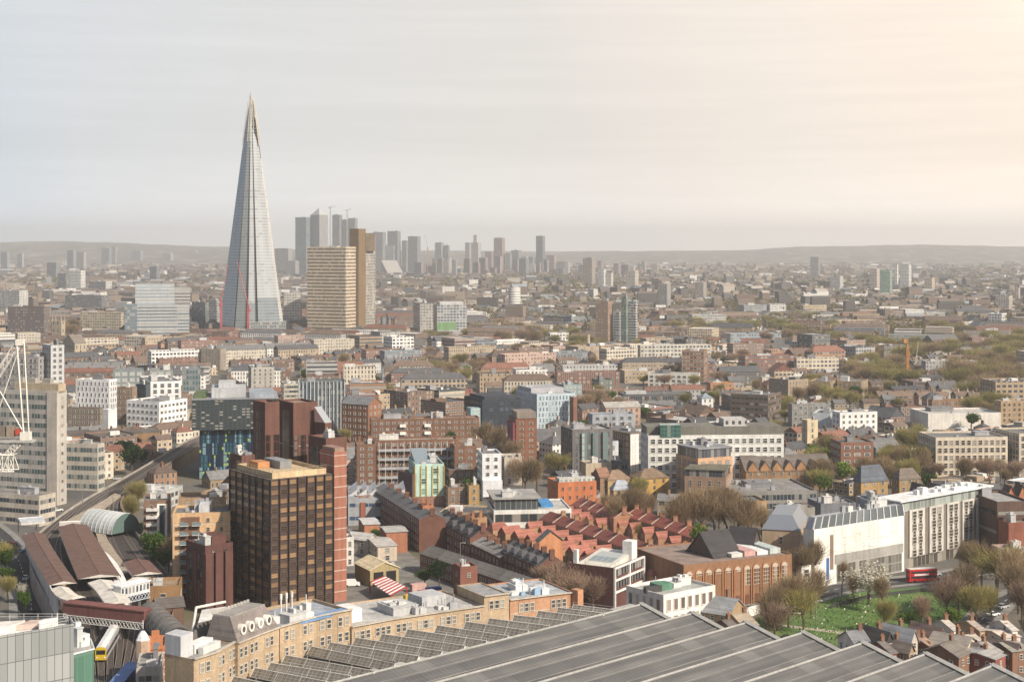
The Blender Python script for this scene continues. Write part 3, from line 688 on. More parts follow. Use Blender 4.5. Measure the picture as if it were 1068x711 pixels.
b = MB(); f = cb(128, 130, 143, B.Y-6, 12, depth=14); b.prism(f, 0, zat(317, B.Y)); b.build('glass_wing', facade((.16, .20, .225), glasscol=(.10, .13, .15), bay=3, st=3.9, fw=.8, fh=.7, frame=(.2, .24, .26)), B.root)

# ------------------------------------------------------------------ banded hospital tower and its brown service shaft
Y = yb2Y(348)
bm = facade((.58, .48, .36), glasscol=(.10, .085, .065), bay=2.2, st=4.4, fw=.86, fh=.46, frame=(.30, .245, .18), share=.12)
B = L('the banded hospital tower', 'tall beige banded concrete hospital tower', 320.5, 360.5, 374.2, 257.5, 348, 66, bm, 'n', name='hospital_tower', maxd=80, plant=2, par=2)
b = MB(); f = cb(362, 374, 381.5, Y+22, 62, depth=14); b.prism(f, 0, zat(238.5, Y+22)); b.build('service_shaft', plain((.20, .135, .075), .8, .1), B.root)
b = MB(); f = cb(363, 380.5, 391.5, Y+40, 55, depth=22); b.ring(f, 0, zat(246, Y+40)); b.cap(f, zat(246, Y+40)); b.build('rear_wing', facade((.32, .29, .25), bay=3, st=3.75, fw=.7, fh=.5), B.root)
b = MB(); f2 = cb(364, 381.5, 391, Y+36, 55, depth=24); b.prism(f2, zat(262, Y+36), zat(243, Y+36)); b.build('lecture_theatre', plain((.155, .12, .085)), B.root)
regref('the brown service shaft', f2, zat(243, Y+36), occ=False)

# ------------------------------------------------------------------ the glass spire
def spire():
    Y = 1962.0; k = Y/F; cx = xat(262, Y)
    root = empty('glass_spire', (cx, Y, 0), 'tall tapering glass spire with an open splintered top', 'skyscraper')
    def gmat(col, met, rough, lines):
        m, nt, b = newmat('spire_glass'); sep = nn(nt, 'ShaderNodeSeparateXYZ', {0: nn(nt, 'ShaderNodeUVMap').outputs[0]})
        fl = MA(nt, 'FRACT', MA(nt, 'DIVIDE', sep.outputs[1], 3.9)); u = MA(nt, 'FRACT', MA(nt, 'DIVIDE', sep.outputs[0], 3.0))
        cell = nn(nt, 'ShaderNodeCombineXYZ', {0: MA(nt, 'FLOOR', MA(nt, 'DIVIDE', sep.outputs[0], 6.0)), 1: MA(nt, 'FLOOR', MA(nt, 'DIVIDE', sep.outputs[1], 3.9))}).outputs[0]
        r = nn(nt, 'ShaderNodeTexWhiteNoise', {0: cell}, noise_dimensions='2D').outputs[0]
        big = nn(nt, 'ShaderNodeTexNoise', {0: nn(nt, 'ShaderNodeMapping', {0: nn(nt, 'ShaderNodeUVMap').outputs[0], 3: (.12, .012, 1)}).outputs[0], 2: 1.0, 3: 3.0}).outputs[0]
        c = MIX(nt, MA(nt, 'GREATER_THAN', r, .86), col, tuple(x*.72 for x in col))
        c = MIX(nt, nn(nt, 'ShaderNodeMapRange', {0: big, 1: .4, 2: .68}).outputs[0], c, tuple(x*.7 for x in col))
        c = MIX(nt, MA(nt, 'LESS_THAN', fl, .28), c, lines); c = MIX(nt, MA(nt, 'MULTIPLY', MA(nt, 'LESS_THAN', u, .12), .6), c, lines)
        nt.links.new(c, b.inputs['Base Color']); b.inputs['Metallic'].default_value = met; b.inputs['Roughness'].default_value = rough; return m
    blue = gmat((.31, .385, .42), .5, .17, (.47, .50, .51)); dim = gmat((.19, .215, .225), .4, .22, (.30, .31, .30)); low = gmat((.30, .35, .37), .5, .17, (.44, .46, .46)); pale = gmat((.57, .595, .60), .5, .2, (.70, .69, .66)); core = gmat((.08, .085, .085), .3, .3, (.15, .15, .14))  # lit and dim sides put into glass colour; low paints a darker reflection band
    apx = lambda px: (px-262)*k
    # base outline (px columns and depth in metres) tapering to a small top; each pane of the shell stops at its own height
    T = lambda p, z: (cx+p[0]*(1-z/322.0), Y+p[1]*(1-z/322.0), z)
    P = [(apx(226.5), 8), (apx(247), -27), (apx(249), -29), (apx(259), -26), (apx(262.5), -27), (apx(294), -4), (apx(296), 8), (apx(284), 36), (apx(256), 48), (apx(236), 34)]
    b = MB()
    zc = 238
    Q = [(p[0]*.93, p[1]*.93) for p in P[:10]]
    for i in range(len(Q)):
        a, c2 = Q[i], Q[(i+1) % len(Q)]; Lh = math.dist(a, c2)
        b.face([T(a, 0), T(c2, 0), T(c2, zc), T(a, zc)], 0, [(0, 0), (Lh, 0), (Lh*.6, zc), (Lh*.4, zc)])
    b.face([T(q, zc) for q in Q]); b.build('core', core, root)
    def facet(i, j, z1a, z1b, m, off=1.6, za=0):
        a, c2 = P[i], P[j]; Lh = math.dist(a, c2); b = MB()
        A = [T(a, za), T(c2, za), T(c2, z1b), T(a, z1a)]; u = [(0, za), (Lh, za), (Lh*(1-z1b/322*.85), z1b), (Lh*z1a/322*.2, z1a)]
        b.face(A, 0, u); n = (Vector(A[1])-Vector(A[0])).cross(Vector(A[3])-Vector(A[0])).normalized()
        bk = [tuple(Vector(p)-n*.5) for p in A]; b.face(bk[::-1], 0, u[::-1])
        for q in range(4): b.face([A[(q+1) % 4], A[q], bk[q], bk[(q+1) % 4]])
        b.build('glass_facet', m, root)
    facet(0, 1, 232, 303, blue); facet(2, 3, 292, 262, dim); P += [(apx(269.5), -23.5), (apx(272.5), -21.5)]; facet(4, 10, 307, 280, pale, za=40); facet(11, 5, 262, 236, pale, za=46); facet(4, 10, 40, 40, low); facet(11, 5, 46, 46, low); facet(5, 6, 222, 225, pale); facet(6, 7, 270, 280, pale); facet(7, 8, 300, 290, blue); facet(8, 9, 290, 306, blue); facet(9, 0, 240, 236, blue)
    # lower backpack slab on the right flank
    b = MB(); f = [(cx+apx(264), Y-34), (cx+apx(300), Y-14), (cx+apx(297), Y+10), (cx+apx(266), Y)]; b.ring(f, 0, 16); b.cap(f, 16); b.build('podium', facade((.17, .19, .2), glasscol=(.08, .1, .11), bay=3, st=4, fw=.8, fh=.7), root)
    # open steel top
    b = MB(); fr = MB()
    for i in range(10):
        a, c2 = P[i], P[(i+1) % 10]
        for zz in np.arange(250, 300, 3.9):
            if (zz-250)/50 > .25+.75*((i*37 % 10)/10): continue
            fr.bar(T(a, zz), T(c2, zz), .22)
        fr.bar(T(a, 245), T(a, 286+((i*53) % 20)), .42)
    fr.build('steel_frame', plain((.55, .50, .42), .6, .1), root)
    for (px, zt) in ((257, 297), (261, 309), (266.8, 300), (259.5, 305), (264, 304), (268, 290)):
        bb = MB(); bb.bar(T(((px-262)*k*7, -14), 240), T(((px-262)*k*7, -14), zt), .5); bb.build('spire_fin', plain((.60, .55, .46), .6, .1), root)
    for zz in (236, 252, 268): 
        bb = MB(); q = [(p[0]*.72, p[1]*.72) for p in P[:10]]; bb.face([T(p, zz) for p in q]); bb.face([T(p, zz-.8) for p in q][::-1])
        for i in range(len(q)): bb.face([T(q[i], zz-.8), T(q[(i+1) % len(q)], zz-.8), T(q[(i+1) % len(q)], zz), T(q[i], zz)])
        bb.build('top_deck', plain((.30, .22, .13)), root)
    ft = [(cx+p[0], Y+p[1]) for p in P[:10]]; regref('the glass spire', ft, 306, vb=352)
    REFS[-1]['x0'], REFS[-1]['x1'] = 226, 297
spire()
# ------------------------------------------------------------------ middle distance buildings
glD = glass((.022, .028, .034)); glB = glass((.045, .06, .075), share=.2); glM = glass((.03, .04, .05), bars=1.6, barcol=(.30, .30, .30)); glT = glass((.05, .085, .09), bars=2.2, barcol=(.42, .44, .42), share=.15)
glG = glass((.06, .085, .085), bars=1.5, barcol=(.45, .46, .45))
# left: concrete slab office with a notched end wall
B = L('the grey banded slab office', 'long pale concrete office slab with green-grey window bands and a stepped end wall', -40, 60, 69.5, 408, 527, 68, (.45, .42, .38), 'b', st=3.9, wh=1.9, gl=glG, name='office_slab', plant=0, maxd=90, sides=[3], par=1.0)
bands(B.root, B.foot, 0, 0, B.z, 3.9, 1.3, glass((.10, .10, .10), bars=3, barcol=(.42, .38, .33)), m=2.2)
b = MB(); f = subrect(B.foot, .1, .9, .0, .45); b.prism(f, B.z, B.z+4); b.build('penthouse', plain((.44, .36, .25)), B.root)
for u in (.1, .25, .38): 
    b = MB(); b.prism(subrect(B.foot, .25, .7, u, u+.08), B.z+4, B.z+6); b.build('roof_plant', plain((.34, .32, .28)), B.root)
a, d, n, Lh, _ = faceinfo(B.foot, 3)
b = MB(); p, q = a+d*(Lh-5.4)+n*.35, a+d*(Lh-.05)+n*.35; p0, q0 = a+d*(Lh-5.4), a+d*(Lh-.05); b.ring([tuple(p), tuple(q), tuple(q0), tuple(p0)], 0, B.z+.6); b.cap([tuple(p), tuple(q), tuple(q0), tuple(p0)], B.z+.6); b.build('blank_bay', plain((.50, .45, .39)), B.root)
B = L('the podium of the grey slab', 'low cream podium with a slit window row below the concrete slab', -30, 41, 58, 517, 549, 66, (.50, .45, .38), 'b', st=4.2, wh=1.6, gl=glM, name='podium', plant=3, maxd=50)
B = L('the small banded office', 'small concrete office with green-grey window bands beside the railway', 64, 102, 109, 463, 512, 76, (.48, .44, .38), 'b', st=3.9, wh=2.0, gl=glG, plant=2, maxd=40)
L('the red framed block', 'grey block with a red and white window grid at the left edge', -30, 40, 62, 372, 446, 70, (.33, .31, .31), 'g', bay=3.2, st=3.6, ww=2.3, wh=2.0, gl=glB, frame=(.55, .53, .5), plant=3, maxd=40)
L('the white framed stair block', 'grey block with white panel top beside the red framed block', 44, 53, 67, 360, 446, 35, (.50, .50, .50), 'g', bay=3.2, st=3.6, ww=2.0, wh=1.8, gl=glB, plant=1)
def hatch(r, c, R_, C_): return False
L('the white chequered block', 'white block with staggered narrow dark windows', 79, 114, 122, 396, 444, 74, (.66, .66, .67), 'g', bay=2.6, st=3.3, ww=1.0, wh=2.1, gl=glD, frame=(.5, .5, .5), jit=.25, plant=2, maxd=40)
L('the brown grid block', 'brown brick block with tall narrow windows below the chequered one', 70, 104, 107, 425, 455, 78, (.20, .16, .125), 'g', bay=2.6, st=3.4, ww=1.1, wh=2.0, gl=glD, plant=1, maxd=30)
L('the pale lift block', 'plain pale side tower of the chequered block', 107, 113, 122, 427, 447, 60, (.70, .70, .71), 'n', plant=0, maxd=14)
L('the tan flat between white blocks', 'tan brick block between two white buildings', 121, 138, 143, 404, 441, 74, (.26, .18, .125), 'g', plant=1, maxd=30)
L('the white block with square windows', 'white rendered block with three rows of square dark windows', 132, 166, 196, 419, 447, 62, (.76, .76, .76), 'g', bay=3.2, st=4.2, ww=2.2, wh=1.5, gl=glD, frame=(.5, .5, .5), plant=4, maxd=60)
L('the white gridded upper block', 'white gridded office with a dark glass flank', 144, 157, 189, 398, 430, 22, (.74, .73, .71), 'g', bay=4.0, st=4.2, ww=2.6, wh=2.6, gl=glB, plant=3, maxd=50)
L('the dark glass side block', 'dark glass block left of the white gridded office', 142, 152, 157, 401, 431, 50, (.07, .085, .10), 'n', plant=1, maxd=40)
L('the teal glazed block', 'teal glazed office with white cornice behind the white gridded one', 112, 118, 150, 386, 412, 14, (.20, .24, .245), 'g', bay=4.5, st=4.4, ww=3.4, wh=2.8, gl=glT, frame=(.5, .5, .48), plant=3)
L('the second teal block', 'teal glazed office with flat white roof right of its twin', 152, 156, 180, 386, 412, 14, (.26, .28, .28), 'g', bay=4.5, st=4.4, ww=3.4, wh=2.8, gl=glT, frame=(.55, .55, .52), plant=2)
L('the red flank office', 'glassy office with a red-brown fin wall', 187, 190, 209, 384, 414, 12, (.19, .21, .22), 'b', st=3.8, wh=2.3, gl=glT, plant=2, maxd=40)
L('the tan stone hotel', 'tan stone corner block among low roofs', 210, 230, 236, 364, 387, 66, (.34, .29, .23), 'g', bay=3.2, plant=1, maxd=40)
# church tower with pinnacles
B = L('the stone church tower', 'square pale stone church tower with corner pinnacles', 54, 64, 68, 335, 357, 65, (.42, .35, .25), 's', bay=6, st=9, ww=1.6, wh=4, plant=0, name='church_tower', par=.4)
for p in inset(B.foot, .6): b = MB(); b.box(p[0], p[1], B.z, B.z+2.5, 1.3, 1.3); b.bar((*p, B.z+2.5), (*p, B.z+6), .4); b.build('pinnacle', plain((.42, .35, .25)), B.root)
L('the pale stone church', 'pale gabled stone church below the church tower', 66, 78, 90, 358, 375, 40, (.42, .35, .25), 's', bay=4, st=8, ww=1, wh=4, kind='gable', rise=8, roof=(.2, .17, .14), name='church', reg=True, plant=0)
# viaduct with brick arches
def viaduct(p0, p1, z, w=11):
    a, q = Vector(gp(*p0)), Vector(gp(*p1)); d = (q-a); Lh = d.length; d.normalize(); n = Vector((-d.y, d.x))
    root = empty('railway_viaduct', (a.x, a.y, 0), 'brown brick railway viaduct with round arches and dark parapet', 'viaduct'); b = MB(); k = max(2, int(Lh/9)); s = Lh/k
    for i in range(k):
        o = a+d*(i*s); pr = s*.16
        for (t0, t1) in ((0, pr), (s-pr, s)): f = [o+d*t0, o+d*t1, o+d*t1+n*w, o+d*t0+n*w]; b.ring([tuple(x) for x in f], 0, z*.45)
        m = 10; rad = s/2-pr
        for j in range(m):
            a0, a1 = math.pi*j/m, math.pi*(j+1)/m; x0, x1 = s/2-math.cos(a0)*rad, s/2-math.cos(a1)*rad; z0_, z1_ = z*.45+math.sin(a0)*min(rad, z*.4), z*.45+math.sin(a1)*min(rad, z*.4)
            A, C = o+d*x0, o+d*x1
            b.face([(A.x, A.y, z0_), (C.x, C.y, z1_), (C.x, C.y, z), (A.x, A.y, z)]); A2, C2 = A+n*w, C+n*w
            b.face([(C.x, C.y, z1_), (A.x, A.y, z0_), (A2.x, A2.y, z0_), (C2.x, C2.y, z1_)]); b.face([(C2.x, C2.y, z1_), (A2.x, A2.y, z0_), (A2.x, A2.y, z), (C2.x, C2.y, z)])
        for (t0, t1) in ((0, pr), (s-pr, s)):
            A, C = o+d*t0, o+d*t1; b.face([(A.x, A.y, z*.45), (C.x, C.y, z*.45), (C.x, C.y, z), (A.x, A.y, z)])
    b.build('arches', plain((.26, .165, .095), .9, .25), root)
    b = MB(); f = [a, q, q+n*w, a+n*w]; b.prism([tuple(x) for x in f], z, z+.4); b.build('deck', plain((.10, .09, .085), .95, .3), root)
    for o in (0, w-.4): b = MB(); b.prism([tuple(x) for x in (a+n*o, q+n*o, q+n*(o+.4), a+n*(o+.4))], z+.4, z+1.5); b.build('parapet', plain((.13, .115, .11)), root)
    occupy([tuple(x) for x in f], 2)
viaduct((60, 473), (168, 468), 9)
# blue-green patterned glass office
def pattern_glass():
    m, nt, b = newmat('patterned_glass'); sep = nn(nt, 'ShaderNodeSeparateXYZ', {0: nn(nt, 'ShaderNodeUVMap').outputs[0]})
    cu, cv = MA(nt, 'FLOOR', MA(nt, 'DIVIDE', sep.outputs[0], .75)), MA(nt, 'FLOOR', MA(nt, 'DIVIDE', sep.outputs[1], 1.27))
    r = nn(nt, 'ShaderNodeTexWhiteNoise', {0: nn(nt, 'ShaderNodeCombineXYZ', {0: cu, 1: cv}).outputs[0]}, noise_dimensions='2D').outputs[0]
    cv2 = MA(nt, 'FLOOR', MA(nt, 'DIVIDE', sep.outputs[1], 5.7)); r2 = nn(nt, 'ShaderNodeTexWhiteNoise', {0: nn(nt, 'ShaderNodeCombineXYZ', {0: cu, 1: cv2}).outputs[0]}, noise_dimensions='2D').outputs[0]
    c = RAMP(nt, r2, [(0, (.012, .022, .045)), (.45, (.016, .035, .065)), (.62, (.03, .10, .13)), (.82, (.16, .26, .30))], 'CONSTANT')
    c = MIX(nt, MA(nt, 'GREATER_THAN', r, .945), c, (.30, .42, .05))
    c = MIX(nt, MA(nt, 'LESS_THAN', MA(nt, 'FRACT', MA(nt, 'DIVIDE', sep.outputs[1], 3.8)), .10), c, (.02, .03, .045))
    nt.links.new(c, b.inputs['Base Color']); b.inputs['Roughness'].default_value = .18; return m
B = L('the blue patterned glass office', 'dark blue glass office flecked with lime and pale panels', 203, 208, 291, 448, 500, 10, pattern_glass(), 'n', name='glass_office', plant=0, maxd=40, depth=36, par=.2)
b = MB(); f = cb(195.5, 200, 291, B.Y-3.5, 10, depth=42); zt = zat(417.5, B.Y-3.5); b.prism(f, B.z+.25, zt); 
um = facade((.032, .042, .046), glasscol=(.02, .03, .034), bay=2.1, st=1.3, fw=.7, fh=.45, frame=(.085, .10, .098), share=.3)
b.build('upper_storeys', um, B.root); occupy(f)
b = MB(); b.cap(inset(f, .2), zt+.12); b.build('roof', plain((.28, .28, .29), .8, .3), B.root)
for (u0, u1, v0, v1, h, col) in ((.22, .62, .25, .8, 4.5, (.42, .43, .44)), (.3, .5, .35, .7, 7, (.47, .48, .49)), (.66, .95, .2, .85, 2.2, (.30, .34, .38)), (.02, .16, .2, .9, 1.2, (.10, .14, .05))):
    b = MB(); b.prism(subrect(f, u0, u1, v0, v1), zt+.12, zt+h); b.build('roof_plant', plain(col, .7, .15), B.root)
regref('the blue patterned glass office', f, zt+4)
# pale block behind with balconies, cream
L('the cream corner flats', 'grey cream flats with corner balconies behind the glass office', 259, 262, 286, 383, 413, 14, (.42, .40, .36), 'g', bay=3.4, st=3.1, ww=1.3, wh=1.7, plant=3, maxd=40)
L('the small cream office', 'small cream office with black plant box', 293, 296, 312, 400, 425, 14, (.46, .43, .35), 'b', st=3.4, wh=1.5, gl=glM, plant=3)
# slab with white vertical fins
B = L('the white finned slab', 'grey glass slab behind white vertical fins', 309, 312, 359.5, 398, 455, 7, (.10, .125, .14), 'b', st=3.6, wh=2.4, gl=glass((.06, .08, .095), bars=2), plant=2, maxd=30, par=1.2, roof=(.26, .23, .17))
for i in (0, 3):
    a, d, n, Lh, vis = faceinfo(B.foot, i); k = max(1, int(Lh/2.05))
    for j in range(k+1):
        p = a+d*(Lh*j/k)+n*.35; b = MB(); b.box(p.x, p.y, 3, B.z+1.2, .42, .7, math.atan2(d.y, d.x)); b.build('fin', plain((.58, .61, .62), .6, .08), B.root)
# ---- brown brick twin tower complex and the dark bronze tower
BT = (.145, .072, .056)
def slots(root, foot, i, z0, z1, spots, m=None, name='window_slot'):
    a, d, n, Lh, _ = faceinfo(foot, i)
    for (t0, t1) in spots:
        p, q = a+d*(Lh*t0)+n*.08, a+d*(Lh*t1)+n*.08; b = MB(); b.ring([tuple(p), tuple(q), tuple(q-n*.3), tuple(p-n*.3)], z0, z1); b.cap([tuple(p), tuple(q), tuple(q-n*.3), tuple(p-n*.3)], z1)
        b.build(name, m or glass((.018, .015, .015), bars=1.3, barh=3.4, barcol=(.09, .045, .035), blind=(.25, .2, .17)), root)
def lines(root, foot, z0, z1, step, col=(.42, .33, .29), name='stone_course'):
    for i in range(len(foot)):
        a, d, n, Lh, vis = faceinfo(foot, i)
        if vis < 0: continue
        z = z0
        while z < z1: b = MB(); b.wallq(tuple(a+n*.04), tuple(a+d*Lh+n*.04), z, z+.28); b.build(name, plain(col), root); z += step
Yt = 512.0
root = empty('brick_tower', (xat(300, Yt), Yt, 0), 'reddish brown brick twin tower with dark window slots and sloped glass cap', 'tower')
def tw(xl, xc, xr, yt, Y, th, slot0=(), slot3=(), maxd=30, crs=True, depth=None):
    f = cb(xl, xc, xr, Y, th, depth, None, maxd); z = zat(yt, Y); b = MB(); b.parapet(f, 0, z-.8, .8); b.build('wall', plain(BT, .88, .16), root)
    b = MB(); b.cap(inset(f, .3), z-.7); b.build('roof', plain((.30, .22, .18)), root)
    if slot0: slots(root, f, 0, 4, z-11, slot0)
    if slot3: slots(root, f, 3, 4, z-3, slot3)
    occupy(f); return f, z
f, z = tw(264, 276.5, 291.5, 419.5, Yt, 36, slot0=((.03, .36), (.58, .97)), slot3=((.25, .62),))
f, z = tw(290, 306, 331, 420, Yt+4, 32, slot0=((.02, .2), (.30, .52), (.62, .9)), slot3=((.3, .75),))
lines(root, f, 8, z-12, 7.0)
f, z = tw(328, 339, 346, 441, Yt+2, 45); b = MB(); b.face([(*f[0], z), (*f[1], z), (*f[2], z+5), (*f[3], z+5)]); b.face([(*f[1], z), (*f[2], z), (*f[2], z+5)]); b.face([(*f[0], z), (*f[3], z+5), (*f[3], z)]); b.face([(*f[2], z), (*f[3], z), (*f[3], z+5), (*f[2], z+5)]); b.build('sloped_glass_cap', metal((.8, .8, .78), .25, .7), root)
f, z = tw(322, 340, 361.5, 457, Yt-14, 38, slot3=((.1, .55),)); lines(root, f, 8, z-3, 7.0); junk(root, f, z-.7, 4, rnd)
f, z = tw(240, 252, 266, 475, Yt-16, 36, slot0=((.3, .45),), slot3=((.3, .7),)); junk(root, f, z-.7, 4, rnd)
REFS.append(dict(ref='the brown brick twin tower', x0=240, x1=361, top=419, bot=490, Y=Yt, cx=xat(300, Yt), cy=Yt))
# dark bronze curtain wall tower
Yd = 462.0; f = cb(240, 281.5, 347.5, Yd, 35.5); zd = zat(500.5, Yd)
root = empty('bronze_tower', (*f[0], 0), 'dark bronze curtain walled tower with a tan flat roof and brick lift shaft', 'tower')
cw = plain((.078, .055, .047), .35, .18); b = MB(); b.ring(f, 0, zd); b.build('wall', cw, root)
b = MB(); b.cap(f, zd); b.build('roof', plain((.15, .12, .10)), root)
f2 = inset(f, 1.6); b = MB(); b.parapet(f2, zd, zd+.9, .9, .3); b.cap(inset(f2, .3), zd+.7); b.build('roof_deck', plain((.58, .44, .27), .9, .15), root)
b = MB(); b.prism(subrect(f2, .48, .7, .5, .95), zd+.7, zd+3.2); b.build('roof_plant', plain((.26, .27, .28)), root); b = MB(); b.prism(subrect(f2, .2, .42, .7, .95), zd+.7, zd+2.7); b.build('roof_plant', plain((.5, .24, .11)), root)
rl = MB()
for i in (0, 3):
    a, d, n, Lh, _ = faceinfo(f2, i)
    for k in range(13): p = a+d*(Lh*k/12); rl.bar((p.x, p.y, zd+1.6), (p.x, p.y, zd+2.8), .05)
    rl.bar((*a, zd+2.8), (*(a+d*Lh), zd+2.8), .05); rl.bar((*a, zd+2.3), (*(a+d*Lh), zd+2.3), .04)
rl.build('railing', plain((.4, .33, .24)), root)
rows = 14; sp = []
for i, cols in ((0, 7), (3, 6)):
    a, d, n, Lh, _ = faceinfo(f, i); ang = math.atan2(d.y, d.x)
    for c in range(cols+1):
        p = a+d*(Lh*c/cols)+n*.12; bb = MB(); bb.box(p.x, p.y, 0, zd+.1, .34, .55, ang); bb.build('mullion', plain((.012, .012, .014), .4), root)
    for r in range(rows):
        for c in range(cols):
            p = a+d*(Lh*(c+.5)/cols); sp.append(((p.x, p.y, 1.5+(r+.5)*(zd-1)/rows-.2), ang, i, Lh/cols-.75, 1.35))
windows(root, sp, glass((.03, .022, .018), blind=(.52, .32, .16), share=.6, rough=.1), (.15, .092, .064), .05)
occupy(f); regref('the dark bronze tower', f, zd+1, vb=640)
fs = cb(343, 348.5, 361.5, Yd+14, 36, depth=9); b = MB(); zs = zat(471.5, Yd+14); b.prism(fs, 0, zs); b.build('lift_shaft', plain((.33, .145, .10), .88, .12), root); occupy(fs)
lines(root, fs, 3.0, zs, 3.25, (.55, .42, .36))
b = MB(); b.prism(inset(fs, .5), zs, zs+1.2); b.build('shaft_cap', plain((.30, .20, .16)), root)
# brick lower block left of the bronze tower
B = L('the dark brick stair block', 'dark purple-brown brick block with chamfered top and projecting bays', 194, 214, 243, 569, 640, 40, (.105, .050, .044), 'g', bay=3.1, st=3.4, ww=1.1, wh=1.5, gl=glD, frame=(.10, .05, .045), plant=2, name='flat_block', top=None)
for (u, v) in ((.0, .0), (.35, 0), (.7, 0), (0, .5)):
    p = bil(B.foot, u+.1, v); b = MB(); b.box(p[0], p[1], 0, B.z-1.5, 2.6, 2.2, R(40)); b.build('bay', plain((.12, .056, .048)), B.root)
b = MB(); b.prism(subrect(B.foot, .45, .98, .3, .9), B.z, B.z+2.6); b.build('stair_head', plain((.13, .06, .05)), B.root)
slots(B.root, B.foot, 0, 3, B.z-2, ((.12, .2), (.47, .55), (.82, .9)), glD); slots(B.root, B.foot, 3, 3, B.z-2, ((.2, .3), (.62, .72)), glD)
# ---- peach flats
def flats(ref, label, xl, xc, xr, yt, yb, th, wall, side, bayc, **k):
    B = L(ref, label, xl, xc, xr, yt, yb, th, wall, 'g', name='flat_block', st=2.9, ww=1.1, wh=1.2, bay=bayc, **k)
    a, d, n, Lh, _ = faceinfo(B.foot, side); rows = max(1, round(B.z/2.9)); ang = math.atan2(d.y, d.x)
    for r in range(1, rows):
        z = r*B.z/rows
        for t in k.get('balc', ()): pass
    return B, a, d, n, Lh, ang, rows
B, a, d, n, Lh, ang, rows = flats('the peach flats', 'peach brick flats with stacked glass balconies', 177.5, 180, 240, 535, 626, 8, (.60, .40, .23), 0, 3.4, plant=4, maxd=18, depth=15, frame=(.62, .5, .38))
for r in range(1, rows):
    z = r*B.z/rows
    for t in (.2, .42):
        p = a+d*(Lh*t)+n*.9; b = MB(); b.box(p.x, p.y, z-.15, z, 2.8, 1.8, ang); b.box(p.x+n.x*.8, p.y+n.y*.8, z, z+1.0, 2.8, .08, ang, 1); b.build('balcony', [plain((.6, .58, .55)), metal((.25, .32, .34), .2, .3)], B.root)
    b = MB(); b.wallq(tuple(a+n*.05), tuple(a+d*Lh+n*.05), z-.12, z+.12); b.build('string_course', plain((.66, .58, .48)), B.root)
for t in (.30,):
    p = a+d*(Lh*(t+.01))+n*.1; b = MB(); b.box(p.x, p.y, 0, B.z-.5, 5.6, .3, ang); b.build('brown_panel', plain((.19, .105, .07)), B.root)
b = MB(); b.prism(subrect(B.foot, .45, .62, .1, .8), B.z, B.z+2.8); b.build('roof_plant', plain((.55, .56, .57)), B.root)
B, a, d, n, Lh, ang, rows = flats('the brown flats by the railway', 'brown brick flats with white balconies and a white framed stair window', 144, 150, 178, 522, 580, 12, (.21, .135, .095), 0, 3.3, plant=3, maxd=20, depth=16)
for r in range(1, rows):
    z = r*B.z/rows
    for t in (.22, .42): p = a+d*(Lh*t)+n*.7; b = MB(); b.box(p.x, p.y, z-.15, z+.9, 2.6, 1.4, ang); b.build('balcony', plain((.62, .6, .58)), B.root)
p = a+d*(Lh*.68)+n*.1; b = MB(); b.box(p.x, p.y, 3, B.z-.5, 3.6, .3, ang, 0); b.box(p.x+n.x*.12, p.y+n.y*.12, 3.4, B.z-.9, 2.0, .3, ang, 1); b.build('stair_window', [plain(WHITE), glM], B.root)
L('the brown flats parapet wing', 'tan brick wing with flat brown roof behind the peach flats', 182, 186, 236, 519, 588, 9, (.36, .25, .155), 'g', bay=4, plant=5, maxd=16, depth=12, roof=(.2, .13, .09))
# ---- council blocks with galleries and neighbours
for k, (xl, xc, xr, yt, yb, th, lab) in enumerate(((387, 391, 477, 459, 508, 8, 'long brown brick council block with railed access galleries'), (368, 372, 392, 463, 512, 10, 'brown brick stair end at the left of the gallery block'), (470, 474, 497, 465, 511, 10, 'brown brick wing at the right of the gallery block'), (440, 444, 500, 436, 468, 9, 'upper brown brick council block with a chimney'), (383, 387, 447, 437, 470, 9, 'brown brick council block with pairs of white bay windows'))):
    B = L(('the gallery block', 'the gallery stair end', 'the gallery right wing', 'the upper council block', 'the white-bayed council block')[k], lab, xl, xc, xr, yt, yb, th, (.19, .105, .07), 'g', bay=3.3, st=3.0, ww=1.5, wh=1.3, frame=(.66, .63, .58), plant=2, maxd=14, depth=11, name='flat_block', roof=(.30, .27, .22))
    if k == 0:
        a, d, n, Lh, _ = faceinfo(B.foot, 0); ang = math.atan2(d.y, d.x)
        for r in range(1, 5):
            z = r*B.z/5; p = a+d*(Lh/2)+n*.8; b = MB(); b.box(p.x, p.y, z-.25, z, Lh*.92, 1.6, ang); b.box(p.x+n.x*.75, p.y+n.y*.75, z, z+1.0, Lh*.92, .1, ang, 1); b.build('gallery', [plain((.30, .27, .25)), plain((.36, .38, .42))], B.root)
        for j in range(13): p = a+d*(Lh*(.05+.9*j/12))+n*1.5; b = MB(); b.box(p.x, p.y, 0, B.z, .25, .25, ang); b.build('gallery_post', plain((.5, .48, .45)), B.root)
    if k == 4:
        a, d, n, Lh, _ = faceinfo(B.foot, 0); ang = math.atan2(d.y, d.x)
        for t in (.55, .98): p = a+d*(Lh*t)+n*.8; b = MB(); [b.box(p.x, p.y, r*B.z/4+.3, r*B.z/4+1.8, 3.4, 1.5, ang) for r in range(4)]; b.build('bay', plain(WHITE), B.root)
    for t in (.2, .75): p = bil(B.foot, t, .5); chimney(B.root, p[0], p[1], B.z, B.z+3, R(th), (.22, .12, .08))
L('the red brick mansion block', 'orange-brown brick mansion block with grey mansard and white sills', 356, 384, 398, 422, 462, 60, (.27, .13, .075), 'g', bay=3.2, st=3.4, ww=1.4, wh=1.6, frame=(.66, .62, .56), kind='gable', axis=1, rise=4, roof=(.16, .165, .17), maxd=40, name='mansion_block')
